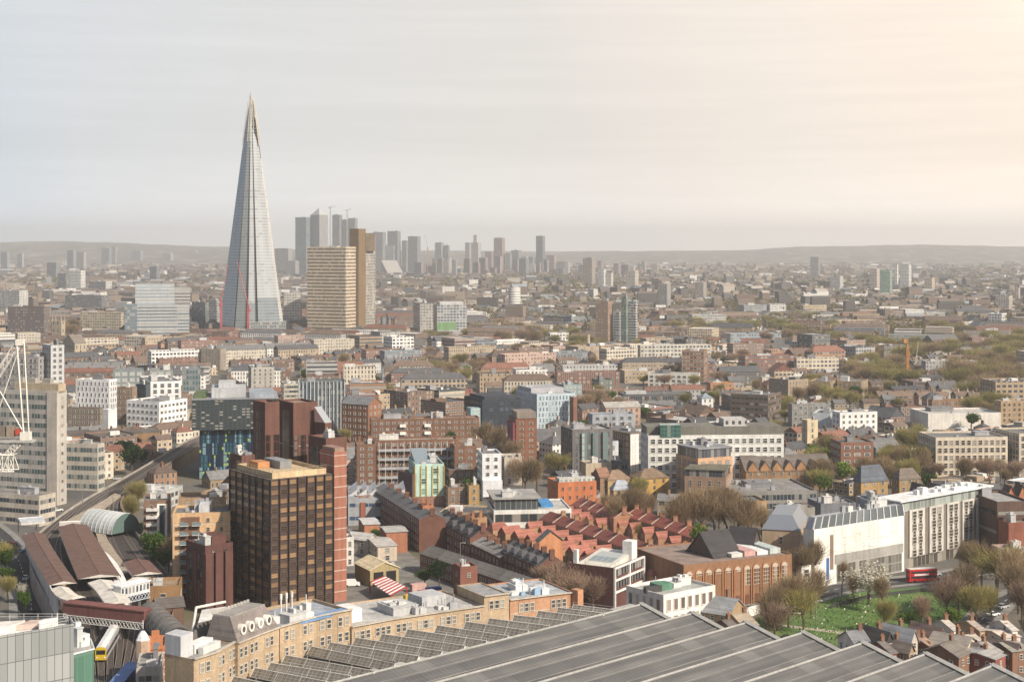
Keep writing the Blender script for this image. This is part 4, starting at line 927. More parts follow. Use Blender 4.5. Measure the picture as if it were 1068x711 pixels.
L('the grey tiled mansion block', 'brick block with long grey metal roof behind the mansion block', 358, 362, 395, 412, 455, 9, (.24, .12, .08), 'g', bay=3.2, frame=(.6, .57, .52), plant=5, roof=(.33, .34, .36), maxd=30, name='mansion_block')
# mint glass building
B = L('the mint glass building', 'mint green glass clinic with yellow fins and dark brick flank', 420, 433, 463, 484, 528, 10, (.46, .62, .55), 'g', bay=4.3, st=3.9, ww=2.9, wh=2.2, gl=glass((.05, .10, .10), blind=(.42, .62, .55), share=.5), frame=(.52, .60, .48), plant=4, maxd=26, name='clinic', skip=lambda r, c, a_, b_: False)
a, d, n, Lh, _ = faceinfo(B.foot, 0); ang = math.atan2(d.y, d.x)
for j in range(6): p = a+d*(Lh*j/5.0)+n*.2; b = MB(); b.box(p.x, p.y, 4, B.z, .35, .5, ang); b.build('yellow_fin', plain((.55, .42, .12)), B.root)
b = MB(); f = cb(419, 430, 434, B.Y-1, 30, depth=14); b.prism(f, 0, zat(494, B.Y)); b.build('brick_flank', plain((.12, .075, .07)), B.root)
b = MB(); b.prism(subrect(B.foot, 0, 1, 0, 1), 0, 4.3); b = MB(); b.prism(subrect(B.foot, -.02, 1.02, -.03, .9), 0, 4.2); b.build('brick_base', plain((.27, .16, .12)), B.root)
b = MB(); f = subrect(B.foot, .05, .6, .15, .95); b.face([(*f[0], B.z+.3), (*f[1], B.z+.3), (*f[2], B.z+4.5), (*f[3], B.z+4.5)]); b.face([(*f[2], B.z), (*f[3], B.z), (*f[3], B.z+4.5), (*f[2], B.z+4.5)]); b.face([(*f[1], B.z), (*f[2], B.z), (*f[2], B.z+4.5)]); b.face([(*f[0], B.z), (*f[3], B.z+4.5), (*f[3], B.z)]); b.build('sloped_glass_roof', metal((.35, .42, .44), .25, .4), B.root)
# white stepped house and its stone neighbour
B = L('the white stepped block', 'white stepped modern block with big dark windows', 500, 503, 523, 473, 522, 9, (.70, .70, .71), 'g', bay=2.8, st=3.4, ww=1.6, wh=1.5, gl=glD, frame=(.6, .6, .6), plant=1, depth=16)
b = MB(); a, d, n, Lh, _ = faceinfo(B.foot, 0); p = a+d*Lh/2+n*1.2; b.box(p.x, p.y, 2, 9, Lh*1.02, 2.4, math.atan2(d.y, d.x)); b.build('scaffold_sheeting', plain((.66, .67, .70)), B.root)
B = L('the ornate stone house', 'ornate pale stone house with tall bay windows and gables', 523, 526, 544.5, 477, 506, 9, (.56, .50, .42), 'g', bay=2.6, st=3.8, ww=1.4, wh=2.4, frame=(.6, .55, .48), plant=0, depth=14)
for t in (.12, .5, .88): p = bil(B.foot, t, .03); b = MB(); b.box(p[0], p[1], B.z+.8, B.z+2.6, 1.2, .8); b.build('gable_pier', plain((.56, .5, .42)), B.root)
# brown brick tower of flats
B = L('the brown brick point block', 'brown brick point block with pale window rows and a purple stair strip', 532, 538, 560, 437, 492, 10, (.225, .105, .068), 'g', bay=3.4, st=2.9, ww=1.9, wh=1.2, frame=(.60, .50, .38), plant=2, depth=20, name='tower_block')
b = MB(); f = cb(531, 535, 537, B.Y-1, 10, depth=16); b.prism(f, 0, B.z-1); b.build('stair_strip', plain((.22, .06, .08)), B.root)
B2 = cb(532, 539, 559, B.Y+2, 10, depth=15); b = MB(); b.prism(B2, B.z+.85, B.z+4); b.build('penthouse', plain((.24, .2, .17)), B.root)
# dark navy glass block
B = L('the navy glass block', 'dark navy glass block with a pale blue corner', 484, 503, 543, 417, 455, 24, (.035, .042, .055), 'g', bay=3.0, st=3.3, ww=2.2, wh=2.0, gl=glass((.02, .03, .045), blind=(.12, .15, .19), share=.4), frame=(.06, .07, .085), plant=3, maxd=30, roof=(.10, .105, .12))
b = MB(); f = cb(489, 491, 501, B.Y-3, 20, depth=8); b.prism(f, 0, zat(425, B.Y)); b.build('corner_bay', facade((.30, .42, .44), glasscol=(.2, .32, .35), bay=2.5, st=3.3, fw=.8, fh=.6), B.root)
b = MB(); p0, p1, p2, p3 = B.foot; b.prism(subrect(B.foot, .1, .95, .1, .9), B.z, B.z+2.5); b.build('roof_plant', plain((.05, .055, .07)), B.root)
# staggered white/blue facade
B = L('the pale blue staggered block', 'pale blue and white block with staggered tall windows', 538, 560, 600, 411, 447, 20, (.44, .53, .58), 'g', bay=2.1, st=3.3, ww=1.0, wh=2.3, gl=glass((.05, .09, .12), blind=(.5, .55, .57), share=.3), frame=(.62, .66, .68), jit=.22, plant=3, maxd=70, roof=(.36, .36, .37), band=(.6, .6, .6))
b = MB(); f = subrect(B.foot, .05, .9, .35, 1.0); b.prism(f, B.z+.05, B.z+3.2); b.build('roof_storey', plain((.37, .37, .385)), B.root)
b = MB(); f = cb(594, 598, 602, B.Y-2, 20, depth=6); b.prism(f, 0, B.z-1); b.build('brick_flank', plain((.24, .12, .08)), B.root)
# dark grey apartments with glazed bays
B = L('the dark grey apartments', 'dark grey brick apartments with green glazed balcony bays', 585, 597, 639, 448, 497, 15, (.15, .14, .14), 'g', bay=3.0, st=3.1, ww=1.5, wh=2.0, gl=glass((.05, .075, .075), blind=(.4, .46, .44), share=.35), frame=(.25, .25, .25), plant=3, maxd=30, name='flat_block', roof=(.34, .33, .32))
for t in (.28, .55, .8):
    a, d, n, Lh, _ = faceinfo(B.foot, 0); p = a+d*(Lh*t)+n*.6; b = MB(); b.box(p.x, p.y, 3, B.z-1, 2.6, 1.2, math.atan2(d.y, d.x)); b.build('glazed_bay', glass((.12, .17, .165), bars=1.3, barh=3.1, barcol=(.2, .2, .2), blind=(.42, .5, .46)), B.root)
B = L('the pale metal annex', 'pale silver block with two dark windows in front of the dark apartments', 629, 633, 645, 460, 492, 12, (.60, .63, .68), 'g', bay=4, st=4.5, ww=2, wh=2, gl=glD, plant=1, depth=12)
B = L('the ribbed brick warehouse', 'long brick block with ribbed roof and white end wall', 634, 657, 672, 452, 493, 30, (.25, .17, .11), 'g', bay=3.2, ww=1.8, wh=2.0, plant=2, maxd=60, roof=(.36, .36, .36))
a, d, n, Lh, _ = faceinfo(B.foot, 0); b = MB(); p, q = a+d*.3+n*.08, a+d*(Lh*.62)+n*.08; b.prism([tuple(p), tuple(q), tuple(q-n*.3), tuple(p-n*.3)], 0, B.z+.3); b.build('white_end_panel', plain(WHITE), B.root)
for k in range(7): b = MB(); b.prism(subrect(B.foot, .08, .92, .08+k*.13, .15+k*.13), B.z, B.z+.9); b.build('roof_rib', plain((.14, .14, .15)), B.root)
# long white-gridded office
B = L('the long white-gridded office', 'long white office with a regular grid of dark square windows', 672, 676, 817.5, 454, 510, 4, (.66, .655, .62), 'g', bay=3.1, st=3.7, ww=2.3, wh=2.2, gl=glass((.028, .035, .035), blind=(.3, .32, .3), share=.18), frame=(.72, .71, .68), plant=0, depth=22, roof=(.19, .18, .16), ft=.08)
b = MB(); f = subrect(B.foot, .0, 1, .2, .9); b.prism(f, B.z+.1, B.z+4.2); b.build('set_back_storey', plain((.17, .165, .14)), B.root)
b = MB(); b.prism(subrect(B.foot, .09, .24, -.02, .3), B.z, B.z+5.5); b.build('glass_stair', glass((.03, .075, .065), bars=1.5, barh=1.8, barcol=(.1, .2, .17)), B.root)
b = MB(); f = subrect(B.foot, .57, .74, .2, .7); b.prism(f, B.z+4.2, B.z+7.5); b.build('roof_plant', facade((.5, .49, .47), bay=3, st=3.3), B.root)
# peach corner building with curved dark-topped annex
B = L('the peach corner building', 'peach brick building with a dark grey glazed attic', 705, 728, 764, 478, 521, 26, (.55, .345, .215), 'g', bay=3.9, st=4.4, ww=2.1, wh=2.8, gl=glM, frame=(.32, .26, .2), plant=2, maxd=40, roof=(.28, .29, .31))
b = MB(); f = subrect(B.foot, .03, .97, .03, .97); b.prism(f, B.z+.1, B.z+4.6); b.build('attic', glass((.06, .065, .075), bars=1.6, barcol=(.16, .17, .19)), B.root); b = MB(); b.prism(subrect(B.foot, -.0, 1, 0, 1), B.z+4.6, B.z+5.1); b.build('roof', plain((.27, .275, .29), .8, .3), B.root)
junk(B.root, subrect(B.foot, .1, .9, .1, .9), B.z+5.1, 6, B.rr)
B = L('the curved brick annex', 'low tan brick annex with a dark glazed top storey', 714, 757, 763, 498, 528, 74, (.31, .205, .145), 'g', bay=3.4, st=4, ww=1.0, wh=2.4, plant=0, maxd=46, roof=(.15, .14, .10))
f = subrect(B.foot, .03, .97, .03, .97); b = MB(); b.ring(f, B.z+.05, B.z+3.6); b.build('attic', glass((.035, .04, .05), bars=1.4, barcol=(.14, .14, .15)), B.root); b = MB(); b.prism(subrect(B.foot, 0, 1, 0, 1), B.z+3.6, B.z+4.0); b.build('attic_roof', plain((.16, .15, .11), .9, .3), B.root)
# red-orange brick corner block
B = L('the orange brick corner block', 'bright orange brick corner block with a flat grey roof', 571, 582, 622, 503, 533, 16, (.47, .165, .075), 'g', bay=3.0, st=3.6, ww=1.0, wh=1.5, gl=glD, frame=(.55, .3, .2), plant=6, maxd=60, roof=(.30, .31, .31))
b = MB(); b.prism(subrect(B.foot, .04, .96, .02, .3), B.z, B.z+2.4); b.build('attic', facade((.55, .53, .47), bay=2, st=2.4, fw=.6, fh=.6, glasscol=(.2, .22, .22)), B.root)
# yellow stock brick houses
for (ref, lab, xl, xc, xr, yt, yb, th, col, roofc, kd) in (
    ('the mustard brick house', 'mustard yellow brick block with hipped brown roof', 656, 667, 698, 499, 519, 22, (.50, .315, .10), (.19, .13, .085), 'hip'),
    ('the tan twin-gabled house', 'tan brick house with a low hipped roof left of the mustard one', 626, 634, 658, 500, 518, 20, (.40, .285, .15), (.24, .16, .11), 'hip'),
    ('the small cream house', 'small cream house with a pale blue skylit roof', 636, 640, 659, 510, 524, 14, (.47, .36, .22), (.34, .37, .42), 'hip'),
    ('the pink-roofed shed', 'brown shed with a steep reddish roof beside the orange block', 618, 626, 636, 497, 518, 30, (.25, .16, .11), (.22, .12, .08), 'gable')):
    L(ref, lab, xl, xc, xr, yt, yb, th, col, 'g', bay=3.4, st=3.2, ww=1.1, wh=1.5, frame=(.4, .3, .2), kind=kd, rise=3.5, roof=roofc, maxd=24, name='brick_house', cat='house')
L('the buff panelled hall', 'buff rendered hall with dark glass side wing', 605, 611, 638, 483, 503, 12, (.47, .385, .29), 'n', plant=2, maxd=40, roof=(.25, .24, .22), name='hall')
L('the dark glazed link', 'low dark glazed block behind the buff hall', 637, 640, 657, 481, 500, 12, (.14, .14, .145), 'b', wh=2, gl=glM, plant=2)
# modern white framed building
B = L('the white framed modern block', 'low modern block with thick white frame and dark glazing', 505, 515, 596, 532, 562, 7, (.70, .69, .66), 'b', st=4.3, wh=3.0, gl=glass((.03, .04, .045), bars=3.2, barcol=(.22, .15, .12), share=.15), plant=0, maxd=30, depth=24, roof=(.42, .40, .37), par=.5)
f = subrect(B.foot, .02, .58, .1, .95); b = MB(); b.ring(f, B.z, B.z+4.2); b.build('attic', glass((.05, .06, .065), bars=2, barcol=(.25, .25, .25)), B.root); b = MB(); b.prism(subrect(B.foot, -.01, .62, .06, 1), B.z+4.2, B.z+4.6); b.build('roof', plain((.33, .32, .30)), B.root); junk(B.root, subrect(B.foot, .05, .55, .1, .9), B.z+4.6, 5, B.rr)
b = MB(); b.prism(subrect(B.foot, .64, .8, .3, .9), B.z, B.z+1.2); b.build('blue_tarpaulin', plain((.06, .25, .52), .6), B.root)
# factory with north lights
B = L('the north-light factory', 'grey factory shed with saw-tooth roof lights and a blue window strip', 360, 363, 424, 520, 548, 6, (.35, .36, .385), 'b', st=5, wh=1.4, gl=glass((.04, .06, .1), bars=2.5, barcol=(.20, .30, .50)), plant=0, depth=34, name='factory', roof=(.30, .305, .31), par=.2, sill=.55)
for k in range(6):
    f = subrect(B.foot, k/6+.01, k/6+.155, .25, .9); b = MB(); z = B.z
    b.face([(*f[0], z), (*f[1], z+2.6), (*f[2], z+2.6), (*f[3], z)]); b.face([(*f[0], z), (*f[1], z), (*f[1], z+2.6)]); b.face([(*f[1], z), (*f[2], z), (*f[2], z+2.6), (*f[1], z+2.6)]); b.face([(*f[2], z), (*f[3], z), (*f[2], z+2.6)]); b.build('roof_light', plain((.55, .56, .57), .5), B.root)
for (ref, lab, xl, xc, xr, yt, yb, th, col) in (
    ('the left dark brick row end', 'dark red brick block with cream attic left of the terraces', 362, 372, 392, 517, 545, 30, (.19, .08, .06)), ('the brown workshop', 'brown brick workshop with small windows below the mint building', 463, 467, 486, 508, 530, 12, (.22, .15, .11)),
    ('the yellow workshop', 'small ochre brick workshop beside the white stepped block', 486, 489, 500, 506, 531, 12, (.36, .24, .11)), ('the brown corner mews', 'dark brown mews block in front of the white stepped block', 462, 468, 500, 490, 514, 14, (.15, .095, .07))):
    L(ref, lab, xl, xc, xr, yt, yb, th, col, 'g', bay=3.2, st=3.2, ww=1.3, wh=1.5, frame=(.55, .52, .47), plant=2, maxd=16, name='workshop')
# right half
for (ref, lab, xl, xc, xr, yt, yb, th, col, nm, kw) in (
    ('the ribbed brown apartments', 'brown apartments with deep horizontal balcony bands', 762, 801, 822, 412, 442, 62, (.145, .115, .095), 'flat_block', dict(style='b', st=3.3, wh=1.5, gl=glass((.05, .045, .04), bars=3, barcol=(.2, .16, .13)), plant=3)),
    ('the grey framed flats', 'grey flats with white framed balconies right of the ribbed ones', 822, 826, 866, 421, 445, 10, (.25, .245, .235), 'flat_block', dict(bay=3, ww=1.8, wh=1.7, frame=(.55, .53, .5), plant=3)),
    ('the white clinic', 'bright white stepped clinic with a dark roof box', 868, 876, 915, 430, 455, 14, (.76, .745, .72), 'clinic', dict(bay=3.4, ww=1.4, wh=1.5, plant=5)),
    ('the pale blue hall', 'plain pale blue hall left of the white clinic', 848, 866, 872, 431, 452, 70, (.52, .56, .58), 'hall', dict(style='n', plant=1)),
    ('the cream lift tower', 'narrow cream tower with dark window columns', 836, 842, 853, 438, 470, 18, (.60, .50, .34), 'flat_block', dict(bay=3, ww=.9, wh=1.9, plant=1)),
    ('the tan stone block', 'tan brick block with white end and narrow windows', 802, 822, 843, 396, 421, 30, (.34, .265, .19), 'office_block', dict(bay=2.8, ww=.9, wh=1.8, plant=3)),
    ('the ochre terrace block', 'ochre brown block right of the white-ended one', 843, 866, 876, 398, 420, 66, (.33, .24, .14), 'flat_block', dict(bay=3.2, plant=2)),
    ('the second ochre block', 'second ochre brown block beside trees', 873, 898, 906, 398, 420, 66, (.30, .215, .13), 'flat_block', dict(bay=3.2, plant=2)),
    ('the orange school blocks', 'orange brick block under a grey boxy roof', 737, 741, 765, 399, 412, 12, (.40, .20, .10), 'school', dict(bay=4, plant=3, roof=(.3, .31, .33))),
    ('the balconied brown point block', 'brown point block with white balcony edges', 711, 734, 739, 366, 398, 76, (.28, .165, .105), 'tower_block', dict(style='b', st=3.0, wh=1.3, gl=glass((.06, .05, .045), bars=3, barcol=(.62, .58, .52)), plant=2)),
    ('the white slab flats', 'white slab of flats with a long flat roof above red terraces', 676, 729, 733, 390, 404, 80, (.62, .60, .56), 'flat_block', dict(bay=4.2, ww=2.8, wh=1.9, plant=2, maxd=80)),
    ('the grey pavilion', 'low dark grey pavilion with long roof light', 646, 650, 722, 411, 424, 6, (.11, .11, .115), 'hall', dict(style='b', wh=2, gl=glM, plant=2, depth=20)),
    ('the white mansard house', 'white house with blue-grey mansard and tall windows', 727, 732, 744, 415, 432, 14, (.68, .67, .66), 'house', dict(bay=2.6, ww=1, wh=2, kind='hip', rise=3, roof=(.22, .25, .29))),
    ('the white boxy clinic annex', 'small white flat-roofed block among low roofs', 751, 755, 774, 444, 458, 10, (.70, .69, .67), 'office_block', dict(bay=3, plant=1)),
    ('the grey blue workshops', 'long low grey-blue workshops in front of the peach pink row', 613, 618, 662, 432, 452, 12, (.33, .36, .40), 'workshop', dict(bay=4.5, ww=2.5, wh=1.8, plant=3)),
    ('the pink rendered row', 'pinkish rendered row with shallow roof', 626, 632, 668, 425, 444, 14, (.44, .29, .22), 'house', dict(bay=3.4, kind='gable', rise=3, roof=(.35, .33, .30))),
    ('the teal small office', 'small office with teal side panels', 580, 588, 607, 401, 420, 24, (.27, .33, .34), 'office_block', dict(bay=3, gl=glT, plant=2)),
    ('the chequered new flats', 'dark green flats with white window frames', 617, 625, 640, 396, 412, 24, (.15, .165, .15), 'flat_block', dict(bay=2.8, ww=1.5, wh=1.8, frame=(.6, .6, .57), plant=1)),
    ('the brick flats with white frames', 'brown brick flats with white balcony frames among trees', 873, 877, 911, 461, 500, 6, (.235, .125, .088), 'flat_block', dict(bay=4.4, st=3.1, ww=2.9, wh=1.4, frame=(.66, .62, .57), plant=1, depth=16)),
    ('the cream gridded hotel', 'wide cream office with a strict grid of paired dark windows', 967, 976, 1051, 456, 497, 5, (.60, .525, .42), 'office_block', dict(bay=2.75, st=3.5, ww=1.9, wh=2.2, gl=glD, frame=(.56, .49, .4), plant=2, depth=24)),
    ('the cream gridded twin', 'cream gridded office cut by the right picture edge', 1051, 1063, 1120, 452, 497, 10, (.58, .50, .39), 'office_block', dict(bay=2.75, st=3.5, ww=1.9, wh=2.2, gl=glD, plant=1, depth=24)),
    ('the long brown brick mill', 'long brown brick mill with rows of tall windows', 968, 972, 1014, 417, 433, 12, (.25, .145, .09), 'mill', dict(bay=3, ww=1.2, wh=2.2, plant=1)),
    ('the white long shed', 'long white shed roof in front of the brown mill', 964, 968, 1044, 431, 448, 6, (.66, .63, .58), 'warehouse', dict(style='n', plant=3, roof=(.45, .43, .4), depth=30)),
    ('the orange gridded flats', 'grey and orange framed flats at the right edge', 1037, 1044, 1072, 418, 446, 14, (.36, .27, .18), 'flat_block', dict(bay=3, ww=1.7, wh=1.8, frame=(.5, .33, .16), plant=2)),
    ('the yellow hipped block', 'ochre brick block under blue scaffold sheeting', 890, 898, 926, 501, 525, 26, (.36, .235, .10), 'house', dict(bay=3.4, plant=0, kind='hip', rise=6, roof=(.10, .115, .14))),
    ('the brown hipped villa', 'brown villa with a hipped slate roof', 930, 938, 960, 499, 521, 24, (.30, .20, .10), 'house', dict(bay=3.2, kind='hip', rise=4, roof=(.15, .12, .10)))):
    L(ref, lab, xl, xc, xr, yt, yb, th, col, **dict(dict(name=nm, maxd=44), **kw))
# terrace with tall dormer gables (long slate roof)
B = L('the brown gabled almshouse', 'long brown slate-roofed building with small brick gables', 771, 778, 868, 491, 512, 10, (.27, .165, .09), 'g', bay=3.6, ww=1.2, wh=1.5, kind='gable', axis=0, rise=6, roof=(.135, .115, .10), depth=16, name='school', plant=0)
a, d, n, Lh, _ = faceinfo(B.foot, 0)
for j in range(7):
    p = a+d*(Lh*(.08+.14*j)); f = [tuple(p-d*2.2+n*.3), tuple(p+d*2.2+n*.3), tuple(p+d*2.2-n*5), tuple(p-d*2.2-n*5)]; b = MB(); b.ring(f, B.z-.5, B.z+1.2, 1); b.gable(f, B.z+1.2, B.z+4.2, 1, .2, 0, 1); b.build('dormer_gable', [tiled((.14, .115, .10)), plain((.36, .2, .1))], B.root)
# roof clutter complex between
L('the grey skylit arts block', 'low grey complex with many rooftop frames and pale decks', 762, 766, 852, 513, 533, 8, (.24, .225, .21), 'b', st=4.5, wh=2.2, gl=glM, plant=9, depth=34, roof=(.24, .23, .22))
L('the tan low court', 'low tan brick court in front of the peach building annex', 756, 760, 800, 523, 540, 10, (.36, .235, .125), 'g', bay=3.6, st=3.8, ww=1.5, wh=1.6, plant=4, depth=16)
# ------------------------------------------------------------------ near right: white theatre block, hotel, arcaded works, park edge
glD = glass((.022, .028, .034))
# white stone theatre block
B = L('the white stone theatre block', 'big white panelled stone block with a slanted glazed attic and hollow corner base', 838, 849, 943, 552, 613, 36, (.78, .755, .70), 'n', plant=0, maxd=40, roof=(.30, .30, .30), par=.6, name='theatre', vb=612)
root = B.root; a, d, n, Lh, _ = faceinfo(B.foot, 0); ang = math.atan2(d.y, d.x)
b = MB()  # stone courses stepping slightly proud
for k in range(1, 10):
    z = 9+(B.z-9)*k/10; b.wallq(tuple(a+d*6+n*.06), tuple(a+d*(Lh-1.5)+n*.06), z, z+.10)
b.build('stone_joint', plain((.62, .59, .54)), root)
rr = random.Random(21)
for k in range(26):
    t, zz, w_ = rr.uniform(.24, .9), rr.uniform(10, B.z-3), rr.uniform(1.5, 4); p = a+d*(Lh*t)+n*.09; bb = MB(); bb.box(p.x, p.y, zz, zz+.12, w_, .1, ang); bb.build('stone_ledge', plain((.70, .67, .61)), root)
b = MB(); p, q = a+d*(Lh*.22)+n*.07, a+d*(Lh-.5)+n*.07; b.prism([tuple(p), tuple(q), tuple(q-n*.3), tuple(p-n*.3)], 6.5, 9.6); b.build('soffit_band', plain((.33, .32, .30)), root)
b = MB(); p, q = a+d*(Lh*.24)+n*.1, a+d*(Lh*.97)+n*.1; b.prism([tuple(p), tuple(q), tuple(q-n*.3), tuple(p-n*.3)], .2, 6.4); b.build('ground_floor_glazing', glass((.11, .105, .095), bars=1.8, barh=3, barcol=(.30, .29, .26)), root)
b = MB(); p, q = a+d*(Lh*.17)+n*.1, a+d*(Lh*.205)+n*.1; b.prism([tuple(p), tuple(q), tuple(q-n*.3), tuple(p-n*.3)], 5, B.z-2); b.build('brown_slot', plain((.24, .17, .13)), root)
b = MB(); p, q = a+d*(Lh*.13)+n*.1, a+d*(Lh*.158)+n*.1; b.prism([tuple(p), tuple(q), tuple(q-n*.3), tuple(p-n*.3)], 2, 9); b.build('blue_banner', plain((.05, .13, .36)), root)
# slanted attic of glass bays
f = subrect(B.foot, -.01, 1.0, .02, .8); z0, z1 = B.z+.6, B.z+4.4; g = subrect(B.foot, .025, .985, .07, .74)
N_ = 13
for k in range(N_):
    p0, p1 = Vector(f[0]).lerp(Vector(f[1]), (k+.10)/N_), Vector(f[0]).lerp(Vector(f[1]), (k+.92)/N_); q0, q1 = Vector(g[0]).lerp(Vector(g[1]), (k+.10)/N_), Vector(g[0]).lerp(Vector(g[1]), (k+.92)/N_)
    b = MB(); b.face([(*p0, z0), (*p1, z0), (*q1, z1), (*q0, z1)]); b.build('sloped_pane', glass((.10, .115, .125), blind=(.3, .32, .33), share=.3), root)
b = MB(); fi, gi = inset(f, .12), inset(g, .12)
for i in range(4): b.face([(*fi[i], z0), (*fi[(i+1) % 4], z0), (*gi[(i+1) % 4], z1-.1), (*gi[i], z1-.1)])
b.face([(*p, z1-.1) for p in gi]); b.build('attic', metal((.42, .44, .46), .4, .3), root)
b = MB()
for k in range(N_+1):
    p0, q0 = Vector(f[0]).lerp(Vector(f[1]), k/N_), Vector(g[0]).lerp(Vector(g[1]), k/N_); b.bar((*p0, z0), (*q0, z1), .32)
b.build('attic_rib', plain((.62, .62, .61), .5), root)
junk(root, subrect(B.foot, .2, .9, .3, .68), z1-.1, 7, B.rr)
# tan brick side wing with a metal mansard
B2 = L('the tan theatre wing', 'tan brick wing with a grey metal mansard left of the white block', 795, 834, 848, 553, 606, 74, (.40, .30, .205), 'g', bay=6, st=5, ww=.9, wh=2.6, plant=2, maxd=20, roof=(.3, .29, .28), name='theatre_wing')
z = B2.z+.7; f = inset(B2.foot, -.3); g = inset(B2.foot, 2.6); b = MB()
for i in range(4): b.face([(*f[i], z), (*f[(i+1) % 4], z), (*g[(i+1) % 4], z+4.6), (*g[i], z+4.6)])
b.face([(*p, z+4.6) for p in g]); b.under(f, z); b.build('metal_mansard', metal((.26, .285, .32), .4, .35), B2.root)
for t in (.74, .88): 
    m0, m1 = Vector(f[3]).lerp(Vector(f[0]), t), Vector(f[3]).lerp(Vector(f[0]), t-.08)
L('the white entrance block', 'low white entrance block at the foot of the tan wing', 824, 836, 846, 590, 618, 30, (.72, .70, .66), 'g', bay=4, st=4, ww=2, wh=2.4, gl=glD, plant=1, maxd=12, par=.4)
# rooftop housings behind the theatre
for (xl, xc, xr, yt, yb, col, lab) in ((852, 856, 893, 525, 556, (.18, .19, .21), 'grey metal roof plant house behind the white theatre block'), (893, 906, 930, 522, 556, (.36, .38, .40), 'pale grey sloped plant house beside the stone hotel'), (806, 812, 850, 530, 560, (.33, .31, .28), 'low flat workshop roof with timber pallets behind the theatre wing')):
    L('x', lab, xl, xc, xr, yt, yb, 10, col, 'n', plant=5, maxd=22, roof=(.28, .27, .26), name='plant_house', reg=False)
# stone hotel
B = L('the stone hotel', 'stone-faced hotel of five window panels under a white roof', 934, 941, 1036, 534, 594, 40, (.20, .175, .15), 'n', plant=0, maxd=30, depth=10, name='hotel', roof=(.7, .7, .69), par=.1, vb=592)
root = B.root; a, d, n, Lh, _ = faceinfo(B.foot, 0); ang = math.atan2(d.y, d.x); panels = ((.065, .225), (.275, .425), (.465, .60), (.635, .765), (.80, 1.0)); sp = []
for k, (t0, t1) in enumerate(panels):
    p, q = a+d*(Lh*t0)+n*.5, a+d*(Lh*t1)+n*.5; b = MB(); b.prism([tuple(p), tuple(q), tuple(q-n*.6), tuple(p-n*.6)], 3.8, B.z+.4); b.build('stone_panel', plain((.555, .525, .475), .8, .14), root)
    nc = 3 if k == 4 else 2
    for r in range(7):
        for c in range(nc):
            w_ = Lh*(t1-t0); pp = p+d*(w_*((c+.5)/nc*.8+.1)); dark = (r % 2 == 0)
            sp.append(((pp.x+n.x*.02, pp.y+n.y*.02, 3.8+(r+.52)*(B.z-4.0)/7), ang, 0, 2.3 if dark else 1.5, 2.3))
windows(root, sp, glass((.05, .045, .04), blind=(.42, .38, .33), share=.2), (.50, .47, .42), .06)
f = subrect(B.foot, .0, .99, .03, 1.05); b = MB(); b.ring(inset(f, .6), B.z, B.z+3.4); b.build('glazed_top_storey', glass((.15, .17, .16), bars=2.2, barcol=(.40, .41, .38), blind=(.36, .39, .37), share=.4), root)
b = MB(); b.prism(subrect(B.foot, -.02, 1.0, -.02, 1.1), B.z+3.4, B.z+3.9); b.build('roof', plain((.70, .70, .69), .85, .22, .3, False), root); junk(root, subrect(B.foot, .05, .95, .1, .9), B.z+3.9, 12, B.rr, .3, ((.7, .7, .69),))
b = MB(); p, q = a+d*(Lh*.02)+n*.1, a+d*(Lh*.98)+n*.1; b.prism([tuple(p), tuple(q), tuple(q-n*.3), tuple(p-n*.3)], .2, 3.6); b.build('ground_floor_glazing', glass((.06, .055, .05), bars=2.4, barcol=(.30, .26, .21)), root)
# right of the hotel
L('the dark steel shed', 'dark brown steel-roofed block right of the stone hotel', 1036, 1040, 1075, 523, 585, 8, (.12, .075, .06), 'b', st=6, wh=1.2, gl=glD, plant=1, depth=24, roof=(.32, .32, .31), name='warehouse')
L('the red brick cube', 'plain red brick block at the right edge', 1048, 1052, 1080, 545, 590, 8, (.27, .105, .07), 'n', plant=1, depth=14, roof=(.22, .18, .15), name='brick_block')
L('the striped shopfront', 'low shop row with a red fascia and pale panels at the right edge', 1040, 1044, 1085, 572, 595, 6, (.42, .30, .27), 'b', st=4, wh=1.2, gl=glass((.30, .045, .03), share=0), plant=1, depth=8, roof=(.3, .28, .25), name='shop')
# red brick gabled villas behind the hotel
for k, (xc, yb, s, side) in enumerate(((1012, 536, 1.0, 'by the hotel roof'), (1033, 541, 1.1, 'second'), (1052, 537, 1.25, 'third'), (1064, 537, 1.3, 'at the picture edge'), (985, 531, .8, 'small'), (968, 531, .8, 'far left'))):
    lab = ('orange gabled brick villa rising behind the end of the hotel roof', 'squat orange gabled villa between two taller ones', 'tall orange gabled villa with a white window bay', 'tall orange gabled villa cut by the picture edge', 'small brown gabled house behind the middle of the hotel', 'low brown house with a slate roof left of the gabled villas')[k]
    L('the villa', lab, xc-7*s, xc-2, xc+6*s, yb-15*s, yb+12, 14, (.42, .17, .085) if k < 4 else (.25, .14, .09), 'g', bay=2.6, st=3, ww=1, wh=1.5, kind='gable', axis=1, rise=4.5, roof=(.10, .075, .065), plant=0, maxd=14, name='gabled_villa', cat='house', reg=False, frame=(.6, .5, .4))
